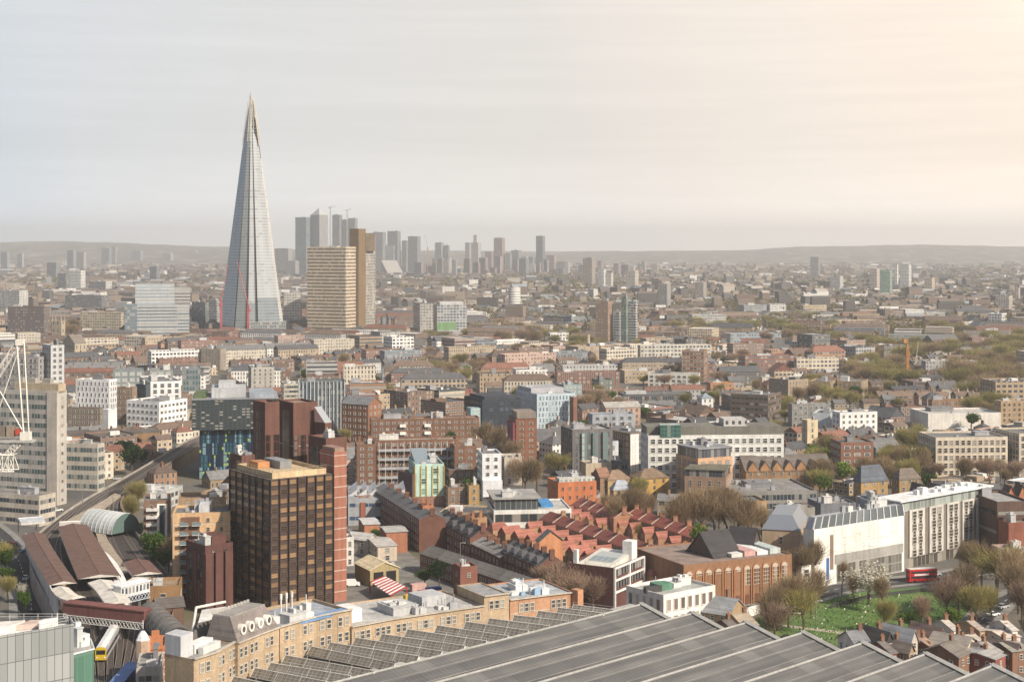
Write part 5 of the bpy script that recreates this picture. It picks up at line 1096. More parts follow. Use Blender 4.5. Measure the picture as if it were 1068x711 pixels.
# arcaded brick works
B = L('the arcaded brick works', 'long orange-brown brick works with a row of round arched bays', 709, 713, 826, 589, 638, 25, (.28, .152, .088), 'n', depth=30, plant=0, roof=(.26, .2, .17), par=.4, name='brick_works', vb=630)
root = B.root; a, d, n, Lh, _ = faceinfo(B.foot, 0); ang = math.atan2(d.y, d.x)
for k in range(11):
    t = (k+.6)/11.4; p = a+d*(Lh*t)+n*.12; zc = B.z-2.7; m = 12; r0, r1 = 1.15, 1.5; b = MB()
    for j in range(m):
        a0, a1 = math.pi*j/m, math.pi*(j+1)/m; q = lambda r, an, o: (p.x+d.x*math.cos(an)*r+n.x*o, p.y+d.y*math.cos(an)*r+n.y*o, zc+math.sin(an)*r)
        b.face([q(r0, a0, .15), q(r1, a0, .15), q(r1, a1, .15), q(r0, a1, .15)][::-1]); b.face([q(r1, a0, .15), q(r1, a0, -.1), q(r1, a1, -.1), q(r1, a1, .15)][::-1])
    for s in (-1, 1): b.box(p.x+d.x*s*1.33+n.x*.05, p.y+d.y*s*1.33+n.y*.05, .5, zc, .35, .3, ang)
    b.build('arch', plain((.40, .19, .095)), root)
    b = MB(); b.face([(p.x+math.cos(x)*d.x*1.15, p.y+math.cos(x)*d.y*1.15, zc+math.sin(x)*1.15) for x in [math.pi*j/12 for j in range(13)]][::-1]); b.wallq((p.x-d.x*1.15, p.y-d.y*1.15), (p.x+d.x*1.15, p.y+d.y*1.15), zc-(5.0 if k > 5 else .6), zc)
    b.build('arched_window', glass((.09, .06, .045), bars=.8, barh=1.2, barcol=(.55, .46, .38), blind=(.5, .4, .3)), root)
    b = MB(); b.wallq((p.x-d.x*.7, p.y-d.y*.7), (p.x+d.x*.7, p.y+d.y*.7), .3, 3.2); b.build('door', plain((.16, .075, .05)), root)
f = subrect(B.foot, .5, .98, .15, .9); b = MB(); z = B.z
for k in range(4):
    g = [bil(f, k/4+.02, 0), bil(f, k/4+.23, 0), bil(f, k/4+.23, 1), bil(f, k/4+.02, 1)]; b = MB(); b.prism(g, z+.05, z+1.2+.5*(k % 2)); b.build('roof_panel', plain(((.72, .70, .66), (.56, .34, .31), (.74, .74, .72), (.45, .50, .48))[k], .7), root)
# the black pitched roofs
for (lab, xl, xc, xr, yt, yb, th, rise, ax) in (('dark hall with a black pitched roof behind the arcaded works', 716, 745, 773, 583, 629, 32, 7, 0), ('dark shed with a long black slope climbing behind the hall', 757, 784, 794, 574, 618, 60, 6, 1)):
    L('the black roofed hall', lab, xl, xc, xr, yt, yb, th, (.10, .075, .065), 'n', kind='gable', axis=ax, rise=rise, roof=(.045, .042, .045), maxd=24, name='hall', plant=0, reg=(ax == 0), top=14)
L('the blue gabled house', 'pale blue rendered house with a low gable end', 681, 684, 713, 592, 622, 8, (.45, .50, .60), 'g', bay=3.0, st=4.5, ww=1.0, wh=2.1, gl=glD, frame=(.35, .38, .45), kind='gable', axis=1, rise=4.2, roof=(.20, .20, .22), depth=18, name='house', cat='house', plant=0)
# dark brick block with white frame and sky-lit pale roof
B = L('the dark brick school block', 'dark red brick block with a pale sloped skylit roof and white corner frame', 591, 640, 671, 592, 640, 60, (.115, .05, .045), 'n', plant=0, maxd=40, roof=(.36, .35, .32), name='school_block', vb=616)
f = subrect(B.foot, .1, .9, .15, .85); z = B.z; b = MB(); b.face([(*f[0], z+.3), (*f[1], z+2.4), (*f[2], z+2.4), (*f[3], z+.3)]); b.face([(*f[1], z), (*f[2], z), (*f[2], z+2.4), (*f[1], z+2.4)]); b.face([(*f[0], z+.3), (*f[0], z), (*f[1], z), (*f[1], z+2.4)]); b.face([(*f[3], z), (*f[3], z+.3), (*f[2], z+2.4), (*f[2], z)]); b.build('pale_sloped_roof', plain((.62, .59, .52), .7, .1), B.root)
g = subrect(f, .25, .8, .12, .85); b = MB(); zz = lambda q: z+.3+2.1*q
b.face([(*g[0], zz(.25)+.1), (*g[1], zz(.8)+.1), (*g[2], zz(.8)+.1), (*g[3], zz(.25)+.1)], 0, [(0, 0), (8, 0), (8, 16), (0, 16)]); b.build('skylight', glass((.20, .25, .26), bars=4, barh=4, barcol=(.4, .42, .42)), B.root)
a, d, n, Lh, _ = faceinfo(B.foot, 0); ang = math.atan2(d.y, d.x); b = MB()
for t in (.01, .5, .99): p = a+d*(Lh*t)+n*.3; b.box(p.x, p.y, 0, B.z+.8, .5, .6, ang)
for z_ in (B.z+.3, B.z-3.4, B.z-7, .4): p = a+d*(Lh/2)+n*.28; b.box(p.x, p.y, z_, z_+.5, Lh-.6, .55, ang)
b.build('white_frame', plain(WHITE), B.root)
for z_ in (B.z-3.0, B.z-6.6): b = MB(); p, q = a+d*.8+n*.08, a+d*(Lh-.8)+n*.08; b.prism([tuple(p), tuple(q), tuple(q-n*.3), tuple(p-n*.3)], z_+.9, z_+3); b.build('window_band', glass((.04, .04, .045), bars=2, barcol=(.5, .48, .45)), B.root)
b = MB(); p = bil(B.foot, .82, .18); b.box(p[0], p[1], B.z, B.z+6, 3.8, 3.2, ang); b.build('white_lift_head', plain((.72, .71, .68)), B.root)
b = MB(); p = bil(B.foot, .15, .9); b.box(p[0], p[1], B.z, B.z+4.5, 1.3, 1.3, ang); b.build('white_flue', plain((.72, .71, .68)), B.root)
# white modern block
B = L('the white modern block', 'white modern block with tall paired windows and a green-edged roof terrace', 653, 692, 746, 620, 676, 38, (.76, .71, .66), 'g', bay=2.55, st=4.6, ww=1.55, wh=3.3, gl=glass((.13, .10, .085), blind=(.55, .48, .42), share=.35), frame=(.70, .65, .6), plant=0, maxd=30, roof=(.36, .37, .35), name='office_block', vb=660, cross=False, ft=.06)
junk(B.root, subrect(B.foot, .15, .9, .15, .85), B.z, 7, B.rr, .8)
b = MB(); p = bil(B.foot, .35, .55); b.box(p[0], p[1], B.z, B.z+1.8, 5, 4, R(30)); b.build('green_housing', plain((.10, .22, .15)), B.root); b = MB(); p = bil(B.foot, .12, .45); b.box(p[0], p[1], B.z, B.z+1.7, 5.5, 1.2, R(30)); b.build('dark_screen', plain((.06, .06, .06)), B.root)
a, d, n, Lh, _ = faceinfo(B.foot, 0); ang = math.atan2(d.y, d.x); b = MB(); p = a+d*(Lh*.5)+n*1.6; b.box(p.x, p.y, B.z-9.2, B.z-8.5, Lh*.98, 3, ang); b.build('green_canopy', metal((.28, .45, .38), .3, .2), B.root)
b = MB(); p = a+d*(Lh*.32)+n*.8; b.box(p.x, p.y, 0, B.z-9.2, Lh*.5, 1.6, ang); b.build('white_plinth', plain((.80, .79, .77)), B.root)
b = MB(); p, q = a+d*(Lh*.6)+n*.5, a+d*(Lh*.97)+n*.5; b.prism([tuple(p), tuple(q), tuple(q-n*.6), tuple(p-n*.6)], .2, B.z-9.3); b.build('shop_glazing', glass((.03, .05, .05), bars=2, barcol=(.12, .2, .18)), B.root)
# hoarding wall along the street
def longwall(name, label, pts, h, col, th=.4):
    b = MB(); 
    for p, q in zip(pts, pts[1:]):
        p, q = Vector(gp(*p)), Vector(gp(*q)); d = (q-p).normalized(); n = Vector((d.y, -d.x))*th/2
        b.prism([tuple(p+n), tuple(q+n), tuple(q-n), tuple(p-n)], 0, h)
    o = b.build(name, plain(col), None); return tag(o, label, 'wall')
longwall('hoarding', 'white painted hoarding along the foot of the arcaded works', ((748, 652), (790, 640), (826, 632)), 2.8, (.74, .73, .70))
longwall('railing_wall', 'low dark railing along the park edge behind the blossom tree', ((866, 634), (905, 624), (960, 617), (1000, 619)), 1.2, (.05, .055, .05), .15)

# ------------------------------------------------------------------ terraces of houses
def house_row(name, label_fn, p0, p1, n, depth, ze, rise, wall, roof, group, win=True, rear=None, rearroof=None, side=1, dormer=False, chim=True, wr=(1.0, 1.5), rows=3, gap=0.0, axis=0, party=False):
    """each house of a terrace a thing of its own: wall, roof, chimney, windows, rear wing"""
    A, Z = Vector(p0), Vector(p1); d = (Z-A); Lh = d.length/n; d.normalize(); nv = Vector((-d.y, d.x))*side
    for k in range(n):
        o = A+d*(Lh*k); f = [o, o+d*(Lh-gap), o+d*(Lh-gap)+nv*depth, o+nv*depth]
        if side < 0: f = [f[1], f[0], f[3], f[2]]
        f = [tuple(x) for x in f]; rr = random.Random(k*7+len(name)+n)
        g_ = rr.uniform(.85, 1.12); cw = tuple(c*g_ for c in wall)
        root = empty(name, (*f[0], 0), label_fn(k, n), 'house', group); wm = tinted(.9, .16, .3)
        b = MB(); b.ring(f, 0, ze); b.build('wall', wm, root, color=cw)
        b = MB(); b.gable(f, ze, ze+rise, axis, 0.0 if 0 < k < n-1 else .05, 0, 1, hip=.5*axis); g_ = rr.uniform(.75, 1.15); rc_ = tuple(x*g_ for x in roof); b.build('roof', [tiled(None), plain(wall)], root, color=rc_)
        if party:
            q0, q1, q2 = f[1], ((f[1][0]+f[2][0])/2, (f[1][1]+f[2][1])/2), f[2]; b = MB(); b.bar((*q0, ze+.1), (*q1, ze+rise+.12), .26); b.bar((*q1, ze+rise+.12), (*q2, ze+.1), .26); b.build('party_wall', plain((.40, .33, .27)), root)
        if chim: c = (Vector(f[1])+Vector(f[2]))/2; chimney(root, c.x, c.y, ze+rise*.5, ze+rise+1.3, math.atan2(d.y, d.x)+math.pi/2, cw, 4, 1.8, .7)
        for fi in (0, 2):
            a_, d_, n_, L_, vis = faceinfo(f, fi)
            if win and vis > -.1:
                windows(root, winspecs(f, fi, .3, ze, 2.6, ze/rows, wr[0], wr[1], rows, max(2, int(L_/2.5)), m=.3), glD, (.46, .42, .37), .07)
            if dormer and vis > -.1:
                m = a_+d_*(L_/2)+n_*.0; q = [tuple(m-d_*1.0-n_*.6), tuple(m+d_*1.0-n_*.6), tuple(m+d_*1.0-n_*2.8), tuple(m-d_*1.0-n_*2.8)]; b = MB(); b.prism(q, ze+.2, ze+rise*.75); b.wallq(tuple(Vector(q[0])+n_*.04), tuple(Vector(q[1])+n_*.04), ze+.9, ze+rise*.7, 1); b.build('dormer', [plain((.12, .12, .13)), glass((.2, .22, .25))], root)
        if rear:                                      # rear wing under its own hipped roof
            a_, d_, n_, L_, vis = faceinfo(f, 0); w_, l_, h_ = rear; m0 = a_+d_*(L_*.08)
            q = [tuple(m0+n_*l_), tuple(m0+d_*w_+n_*l_), tuple(m0+d_*w_+n_*.05), tuple(m0+n_*.05)]
            b = MB(); b.ring(q, 0, h_); rw = b.build('rear_wing', wm, root, color=tuple(c*1.05 for c in cw))
            b = MB(); b.gable(q, h_, h_+1.9, 1, .2, 0, 1, hip=.0); b.build('rear_roof', [tiled(rearroof), wm], rw, origin=tuple(root.location), color=cw)
            ws = winspecs(q, 0, .5, h_, 2.4, h_/2, .9, 1.3, 2, 1); windows(root, ws, glD, (.5, .4, .33), .1)
        occupy(f, 1)
NTH = ('first', 'second', 'third', 'fourth', 'fifth', 'sixth', 'seventh', 'eighth', 'ninth', 'tenth', 'eleventh', 'twelfth', 'thirteenth', 'fourteenth', 'fifteenth', 'sixteenth')
redr = (.23, .072, .054); salmon = (.31, .118, .085)
house_row('terraced_house', lambda k, n: f'{NTH[k]} dark red roofed terraced house counted from the white framed block', gp(563, 541, 8), gp(683, 582, 8), 8, 9, 8.0, 2.6, (.34, .20, .12), redr, 'red-roofed terrace below the white framed block', party=True, rear=(3.6, 6.5, 6.0), rearroof=salmon, rows=3)
house_row('terraced_house', lambda k, n: f'{NTH[k]} dark red roofed house of the short terrace end above the blue gabled house', gp(690, 575, 8), gp(742, 592, 8), 4, 9, 8.0, 2.6, (.34, .19, .12), redr, 'red-roofed terrace end by the lime tree', party=True, rear=(3.6, 6.5, 6.0), rearroof=salmon, rows=3)
house_row('terraced_house', lambda k, n: f'{NTH[k]} salmon-roofed house counted from the mint building, row behind the slate-roofed brick terrace', gp(506, 551, 7.5), gp(688, 604, 7.5), 12, 7.5, 7.5, 2.4, (.36, .22, .13), salmon, 'salmon-roofed terrace behind the orange gable end', rear=None, rows=2, gap=3.2, axis=1, chim=False)
house_row('terraced_house', lambda k, n: f'{NTH[k]} red tiled house in the row at the foot of the orange corner block', gp(596, 526, 8), gp(640, 541, 8), 5, 9, 8.0, 2.6, (.36, .18, .11), redr, 'short red-tiled row under the orange corner block', party=True, rear=(3.4, 5, 6), rearroof=salmon, rows=3)
house_row('terraced_house', lambda k, n: f'{NTH[k]} red house half hidden by bare trees, counted from the orange corner block', gp(640, 534, 8), gp(722, 561, 8), 6, 9, 8.0, 2.6, (.33, .17, .11), (.30, .085, .06), 'red terrace half hidden by the big bare trees', party=True, rear=(3.4, 5, 6), rearroof=salmon, rows=3)
dk = (.155, .075, .055); sl = (.12, .118, .12)
house_row('brick_terrace_house', lambda k, n: f'{NTH[k]} tall dark brick house with white sills, counted from the factory', gp(388, 541, 0), gp(437, 576, 0), 6, 10, 12.0, 2.2, dk, sl, 'tall dark brick terrace below the mint building', rows=4, wr=(1.0, 1.7))
house_row('brick_terrace_house', lambda k, n: f'{NTH[k]} dormered dark brick house from the mint building along the street', gp(451, 566, 0), gp(490, 588, 0), 5, 10, 9.0, 3.4, dk, (.06, .06, .066), 'dormered brick terrace in mid street', rows=3, dormer=True)
house_row('brick_terrace_house', lambda k, n: f'{NTH[k]} plain low brick house joining the two dormered terraces', gp(491, 589, 0), gp(521, 605, 0), 4, 9, 7.5, 2.0, dk, (.27, .26, .24), 'plain low brick houses between the dormered terraces', rows=2)
house_row('brick_terrace_house', lambda k, n: f'{NTH[k]} dormered slate-roofed house of the terrace ending in the orange gable', gp(522, 603, 0), gp(561, 620, 0), 5, 10, 9.0, 3.4, dk, (.10, .10, .098), 'dormered slate-roofed terrace with orange gable end', rows=3, dormer=True)
house_row('low_terrace_house', lambda k, n: f'{NTH[k]} low brown house under the long grey roof, counted from the tan shed', gp(438, 597, 0), gp(558, 640, 0), 13, 9, 6.5, 2.4, (.185, .10, .075), (.155, .145, .135), 'low grey-roofed terrace behind the station offices', rows=2, chim=False, wr=(1.3, 1.4))
# orange gable wall
B = L('the orange gable end', 'tall plain orange brick gable end of the slate-roofed terrace', 560, 562.5, 587, 564, 611, 20, (.52, .235, .12), 'n', kind='gable', axis=1, rise=3.2, roof=(.12, .12, .12), depth=3, name='gable_end', plant=0, cat='house', reg=False)
for (lab, xl, xc, xr, yt, yb) in (('orange brick chimney-stacked end of the tall dark terrace', 436, 441, 452, 527, 570), ('buff brick stack block behind the dormered terrace', 488, 492, 508, 540, 573), ('red brick party wall with chimney pots by the mint building', 372, 376, 390, 524, 548)):
    B = L('x', lab, xl, xc, xr, yt, yb, 20, (.40, .17, .09) if 'orange' in lab else (.36, .22, .12) if 'buff' in lab else (.27, .10, .06), 'n', plant=0, maxd=8, name='house_end', cat='house', reg=False)
    for t in (.2, .7): p = bil(B.foot, t, .5); chimney(B.root, p[0], p[1], B.z, B.z+2.4, R(20), (.36, .17, .09))

# ------------------------------------------------------------------ yard sheds below the terraces
def shed(lab, xl, xc, xr, yt, yb, th, col, roofc, axis=0, rise=2.0, name='shed', doors=0, maxd=30, **k):
    B = L('x', lab, xl, xc, xr, yt, yb, th, col, k.pop('style', 'n'), kind='gable', axis=axis, rise=rise, roof=roofc, plant=0, maxd=maxd, name=name, cat='shed', reg=False, **k)
    a, d, n, Lh, _ = faceinfo(B.foot, 0)
    for j in range(doors):
        p, q = a+d*(Lh*(.12+.44*j))+n*.06, a+d*(Lh*(.46+.44*j))+n*.06; b = MB(); b.prism([tuple(p), tuple(q), tuple(q-n*.3), tuple(p-n*.3)], .05, B.z*.82); b.build('door', plain((.02, .02, .02)), B.root)
    return B
shed('tan corrugated shed with a cream roof and two dark openings', 370, 386, 416, 594, 612, 28, (.36, .29, .16), (.62, .53, .36), 1, 2.2, doors=2)
shed('long grey-roofed workshop beside the brick lift shaft', 361, 384, 393, 563, 580, 62, (.42, .40, .36), (.45, .44, .42), 1, 2.0, style='g')
shed('cream rendered workshop with a flat-pitched roof', 378, 394, 414, 570, 586, 22, (.52, .44, .36), (.42, .40, .37), 0, 1.0, style='g', ww=1.6)
shed('orange brick garage block behind the cream workshop', 374, 380, 396, 547, 563, 14, (.42, .19, .11), (.5, .49, .48), 0, .5)
shed('red brick garage with a grey flat roof by the parked vans', 396, 403, 425, 555, 577, 16, (.34, .15, .09), (.38, .37, .35), 0, .6)
B = L('x', 'white office front with lattice windows behind the lift shaft', 358, 361, 369, 560, 590, 14, (.66, .64, .6), 'g', bay=2, ww=1, wh=1.6, plant=1, maxd=10, name='office_block', reg=False)
# striped red and white awning frame
def awning():
    x0, y0 = gp(392, 622); root = empty('striped_awning', (x0, y0, 0), 'red and white striped market canopy in the yard by the tan shed', 'canopy')
    q = [gp(386, 606, 4), gp(408, 621, 4), gp(424, 612, 4), gp(401, 600, 4)]; b = MB()
    for k in range(15):
        f = subrect(q, k/15, (k+1)/15, 0, 1); b.face([(*p, 4) for p in f], k % 2); b.face([(*p, 3.9) for p in f][::-1], k % 2)
    b.build('canopy', [plain((.42, .05, .05), .8), plain((.78, .76, .73), .7)], root)
    for p in q: b = MB(); b.bar((*p, 0), (*p, 4), .18); b.build('post', plain((.5, .05, .05)), root)
    p0, p1 = g3(385, 606, 0), g3(402, 603, 0); b = MB(); b.bar((p0[0], p0[1], 5.5), (p1[0], p1[1], 5.5), .35); b.bar(p0, (p0[0], p0[1], 5.6), .3); b.bar(p1, (p1[0], p1[1], 5.6), .3); b.bar((p0[0], p0[1], 3.5), (p1[0], p1[1], 3.5), .2); b.build('gantry', plain((.55, .05, .045)), root)
awning()
L('x', 'small red brick yard building with a pale canopy roof', 473, 480, 498, 591, 632, 22, (.21, .09, .065), 'g', bay=3, st=3.4, ww=1, wh=1.4, plant=2, maxd=14, name='yard_building', cat='building', reg=False)
for (lab, px, py, s, col) in (('stack of red and blue crates in the yard', 444, 624, 3, (.30, .05, .06)), ('blue container beside the stacked crates', 452, 621, 3, (.05, .08, .25)), ('pale pink container by the yard gate', 436, 617, 3, (.62, .40, .36)), ('rusty brown low store in the yard middle', 432, 634, 5, (.16, .095, .07))):
    x, y = gp(px, py); r0 = empty('container', (x, y, 0), lab, 'container'); b = MB(); b.box(x, y, .15, 2.7, s*1.6, 2.4, R(25)); b.build('body', plain(col, .6), r0); b = MB()
    for k in range(8):
        t = (k-3.5)*s*1.6/8; b.box(x+math.cos(R(25))*t+math.sin(R(25))*1.22, y+math.sin(R(25))*t-math.cos(R(25))*1.22, .3, 2.6, .12, .08, R(25))
    b.build('door_rib', plain(tuple(c*.8 for c in col), .6), r0)
# ------------------------------------------------------------------ the terminus: curved brick offices and the train shed
brick = plain((.42, .315, .21), .88, .2); brickO = plain((.41, .23, .14), .88, .2)
glS = glass((.05, .055, .06), blind=(.55, .52, .46), share=.3)
root = empty('station_offices', (*gp(292, 690, 22), 0), 'long curved yellow-brick station offices with paired sash windows', 'building')
def seg(pts, depth, zt, mat, base=0, par=.7, rows=2, z_from=22.0, bay=2.1, roofc=(.27, .27, .27), rowh=3.5, ww=1.15, wh=2.0, grp=2, plant=0, faces=None):
    """one stretch of the offices: pts run along the front from near to far"""
    n_ = len(pts); P_ = [Vector(p) for p in pts]; back = []
    for i in range(n_):
        d = (P_[min(i+1, n_-1)]-P_[max(i-1, 0)]).normalized(); back.append(P_[i]+Vector((-d.y, d.x))*depth)
    foot = [tuple(p) for p in P_]+[tuple(p) for p in reversed(back)]
    b = MB(); b.parapet(foot, base, zt-par, par, .3); b.build('wall', mat, root)
    b = MB(); b.cap(inset(foot, .25), zt-par+.05); b.build('roof', plain(roofc, .9, .3, .3, False), root)
    sp = []
    for i in range(n_-1):
        a, d, n, Lh, vis = faceinfo(foot, i); ang = math.atan2(d.y, d.x); k = max(1, int((Lh-.2)/(bay*grp*.78+.45)))
        for g in range(k):
            for j in range(grp):
                t = (g+.5)*Lh/k+(j-(grp-1)/2)*bay*.78; p = a+d*t
                for r in range(rows): sp.append(((p.x, p.y, zt-2.1-r*rowh), ang, i, ww, wh))
    windows(root, sp, glS, (.54, .49, .41), .08)
    for r in range(rows):                              # sill courses
        b = MB()
        for i in range(n_-1):
            a, d, n, Lh, vis = faceinfo(foot, i); b.wallq(tuple(a+n*.05), tuple(a+d*Lh+n*.05), zt-3.45-r*rowh, zt-3.2-r*rowh)
        b.build('sill_course', plain((.50, .38, .26)), root)
    b = MB()
    for i in range(n_-1):
        a, d, n, Lh, vis = faceinfo(foot, i); m = a+d*(Lh/2)+n*.1; b.box(m.x, m.y, zt, zt+.22, Lh+.1, .7, math.atan2(d.y, d.x))
    b.build('coping', plain((.50, .45, .38)), root)
    occupy(foot, 1); return foot, back
Vf = [gp(202, 722, 23), gp(225, 717, 22.5), gp(247, 706, 22)]
f1, k1 = seg(Vf, 8, 29.5, brick, rows=2, roofc=(.24, .235, .23))
f2, k2 = seg([gp(248, 708, 22), gp(270, 698, 22), gp(291, 690, 22)], 8, 29.3, brick, rows=2, par=.1)
# mansard of slate with round dormer windows
q = [Vector(gp(248, 708, 22)), Vector(gp(291, 690, 22))]; d = (q[1]-q[0]).normalized(); nv = Vector((-d.y, d.x)); Lm = (q[1]-q[0]).length
b = MB(); f = [q[0], q[1], q[1]+nv*8, q[0]+nv*8]; g = [q[0]+nv*2.2+d*.4, q[1]+nv*2.2-d*2.0, q[1]+nv*6.6-d*2.0, q[0]+nv*6.6+d*.4]
for i in range(4): b.face([(*f[i], 29.5), (*f[(i+1) % 4], 29.5), (*g[(i+1) % 4], 34.2), (*g[i], 34.2)], 0, [(0, 0), (12, 0), (12, 5), (0, 5)])
b.build('mansard', tiled((.19, .165, .155)), root); b = MB(); b.prism([tuple(x) for x in g], 34.2, 34.5); b.build('mansard_roof', plain((.3, .28, .26)), root)
for t in (.17, .36, .58, .78):
    p = q[0]+d*(Lm*t)+nv*.75; b = MB(); m = 14; o = -Vector((nv.x, nv.y))
    C = lambda r, an, y: (p.x+d.x*math.cos(an)*r+o.x*y, p.y+d.y*math.cos(an)*r+o.y*y, 31.6+math.sin(an)*r*1.15)
    for j in range(m):
        a0, a1 = 2*math.pi*j/m, 2*math.pi*(j+1)/m; b.face([C(.55, a0, .5), C(.95, a0, .5), C(.95, a1, .5), C(.55, a1, .5)]); b.face([C(.95, a0, .5), C(.95, a0, -1.2), C(.95, a1, -1.2), C(.95, a1, .5)])
    b.face([C(.56, 2*math.pi*j/m, .42) for j in range(m)], 1); b.build('round_dormer', [plain((.74, .71, .64)), glS], root)
for k in range(12): p = g[0].lerp(g[3], k/11.0) if False else g[3].lerp(g[2], k/11.0); b = MB(); b.box(p.x, p.y, 34.5, 35.0, .5, .5); b.build('crest', plain((.5, .48, .44)), root)
f3, k3 = seg([gp(292, 690, 22), gp(330, 678, 22), gp(367, 670, 22)], 15, 29.4, brick, rows=2, roofc=(.30, .33, .37), bay=2.3)
b = MB(); fb = subrect([f3[0], f3[2], f3[3], f3[5]], .3, .98, .04, .22); b.prism(fb, 28.75, 29.3); b.build('blue_roof_strip', plain((.16, .28, .48), .7), root)
junk(root, [f3[0], f3[2], f3[3], f3[5]], 28.75, 9, random.Random(4))
for t in (.33, .40, .47): p = bil([f3[0], f3[2], f3[3], f3[5]], t, .5); b = MB(); b.bar((*p, 28.7), (*p, 33.5), .2, 0, 8); b.bar((*p, 33.0), (*p, 34.2), .3, 0, 8); b.build('aerial', plain((.7, .68, .64)), root)
f4, k4 = seg([gp(367, 671, 22), gp(410, 662.5, 22), gp(455, 655.5, 22), gp(505, 648, 22)], 20, 25.7, brick, rows=1, bay=1.9, grp=3, wh=1.9, par=.4, roofc=(.42, .41, .39))
f5, k5 = seg([gp(505, 648, 22), gp(531, 644.5, 22)], 14, 27.9, brick, rows=1, bay=1.9, grp=3, par=.3)
f6, k6 = seg([gp(532, 644.5, 22), gp(566, 640, 22), gp(599, 636, 22)], 18, 26.3, brickO, rows=1, bay=1.9, grp=3, par=.4, roofc=(.36, .38, .40))
b = MB(); b.box(*gp(602, 636.5, 22), 0, 27.2, 1.8, 2.4, R(40)); b.build('end_pier', plain((.46, .24, .14)), root)
R4 = [f4[0], f4[3], f4[4], f4[7]]; R6 = [f6[0], f6[2], f6[3], f6[5]]
rr = random.Random(9)
junk(root, R4, 25.3, 10, rr); junk(root, R6, 25.9, 12, rr, .7, ((.55, .58, .6), (.66, .66, .64), (.3, .42, .55), (.45, .47, .5)))
for (u0, u1, v0, v1, h, col, nm) in ((.03, .16, .25, .55, 3.0, (.72, .71, .69), 'white_roof_hut'), (.62, .80, .3, .62, 3.0, (.44, .445, .45), 'grey_roof_hut'), (.66, .74, .8, .86, 1.4, (.60, .46, .08), 'yellow_duct'), (.40, .52, .35, .55, 2.2, (.74, .72, .68), 'white_fan_frame'), (.0, .22, .6, .98, .9, (.06, .06, .06), 'dark_roof_grid')):
    b = MB(); b.prism(subrect(R4, u0, u1, v0, v1), 25.35, 25.35+h); b.build(nm, plain(col, .7, .1), root)
R1 = [f1[0], f1[2], f1[3], f1[5]]
for (u0, u1, v0, v1, h, col, nm) in ((.0, .30, .45, 1.0, 4.6, (.50, .51, .52), 'plant_housing'), (.34, .8, .45, .75, 1.8, (.74, .73, .70), 'white_roof_deck'), (.36, .78, .2, .36, 1.4, (.6, .6, .58), 'ducting')):
    b = MB(); b.prism(subrect(R1, u0, u1, v0, v1), 28.85, 28.85+h); b.build(nm, plain(col, .7, .1), root)
fr_ = [gp(197, 672, 28), gp(246, 660, 28), gp(243, 646, 28), gp(203, 652, 28)]; b = MB(); b.ring(fr_, 0, 28.6); g_ = inset(fr_, 1.6)
for i in range(4): b.face([(*fr_[i], 28.6), (*fr_[(i+1) % 4], 28.6), (*g_[(i+1) % 4], 31.6), (*g_[i], 31.6)], 1)
b.cap(g_, 31.6, 2); b.build('rear_mansard', [brick, tiled((.10, .085, .08)), plain((.66, .64, .6))], root)
b = MB(); p0, p1 = bil(fr_, .05, .02), bil(fr_, .05, .9); b.bar((*p0, 29), (*p1, 32.2), .3, 0, 8); b.bar((*p1, 32.2), (*bil(fr_, .8, 1), 32.2), .3, 0, 8); b.build('white_duct', plain((.66, .64, .58)), root)
regref('the curved station offices', [f1[0], f6[2], f6[3], k1[0]] if False else [f1[0], f3[0], f4[3], f6[2]], 29, vb=700, occ=False)
# end wall of the offices facing the railway
a0 = Vector(f1[0]); 
# train shed
shed_root = empty('train_shed', (*gp(560, 700, 20), 0), 'vast train shed with grey ridged roofs, white gutters and rows of skylights', 'train shed')
dv = Vector((.7071, .7071)); pv = Vector((.78, -.62)).normalized(); V0 = Vector((39.2, 366.0)); stp = Vector((11.35, -9.1))
def roofmat():
    m, nt, b = newmat('ridged_roof'); sep = nn(nt, 'ShaderNodeSeparateXYZ', {0: nn(nt, 'ShaderNodeUVMap').outputs[0]})
    n1 = nn(nt, 'ShaderNodeTexNoise', {0: nn(nt, 'ShaderNodeMapping', {0: nn(nt, 'ShaderNodeUVMap').outputs[0], 3: (.03, .6, 1)}).outputs[0], 2: 1.0, 3: 5.0}).outputs[0]
    c = RAMP(nt, n1, [(.3, (.085, .084, .082)), (.55, (.13, .128, .123)), (.75, (.18, .176, .168))])
    fu = MA(nt, 'FRACT', MA(nt, 'DIVIDE', sep.outputs[0], 1.25)); fv = MA(nt, 'FRACT', MA(nt, 'DIVIDE', sep.outputs[1], 3.3))
    c = MIX(nt, MA(nt, 'MULTIPLY', MA(nt, 'LESS_THAN', fu, .08), .5), c, (.24, .24, .23)); c = MIX(nt, MA(nt, 'MULTIPLY', MA(nt, 'LESS_THAN', fv, .045), .7), c, (.26, .25, .235))
    pr = nn(nt, 'ShaderNodeTexWhiteNoise', {0: nn(nt, 'ShaderNodeCombineXYZ', {0: MA(nt, 'FLOOR', MA(nt, 'DIVIDE', sep.outputs[0], 5.0)), 1: MA(nt, 'FLOOR', MA(nt, 'DIVIDE', sep.outputs[1], 3.3))}).outputs[0]}, noise_dimensions='2D').outputs[0]
    c = nn(nt, 'ShaderNodeVectorMath', {0: c, 'Scale': MA(nt, 'MULTIPLY_ADD', MA(nt, 'POWER', pr, 3.0), .34, .88)}, operation='SCALE').outputs[0]
    nt.links.new(c, b.inputs['Base Color']); nt.links.new(MA(nt, 'MULTIPLY_ADD', pr, .3, .4), b.inputs['Roughness']); return m
RM = roofmat(); cop = plain((.33, .325, .31), .8, .12); gut = plain((.74, .69, .60), .8, .12)
LB = 150.0; zv, zr = 20.0, 23.3
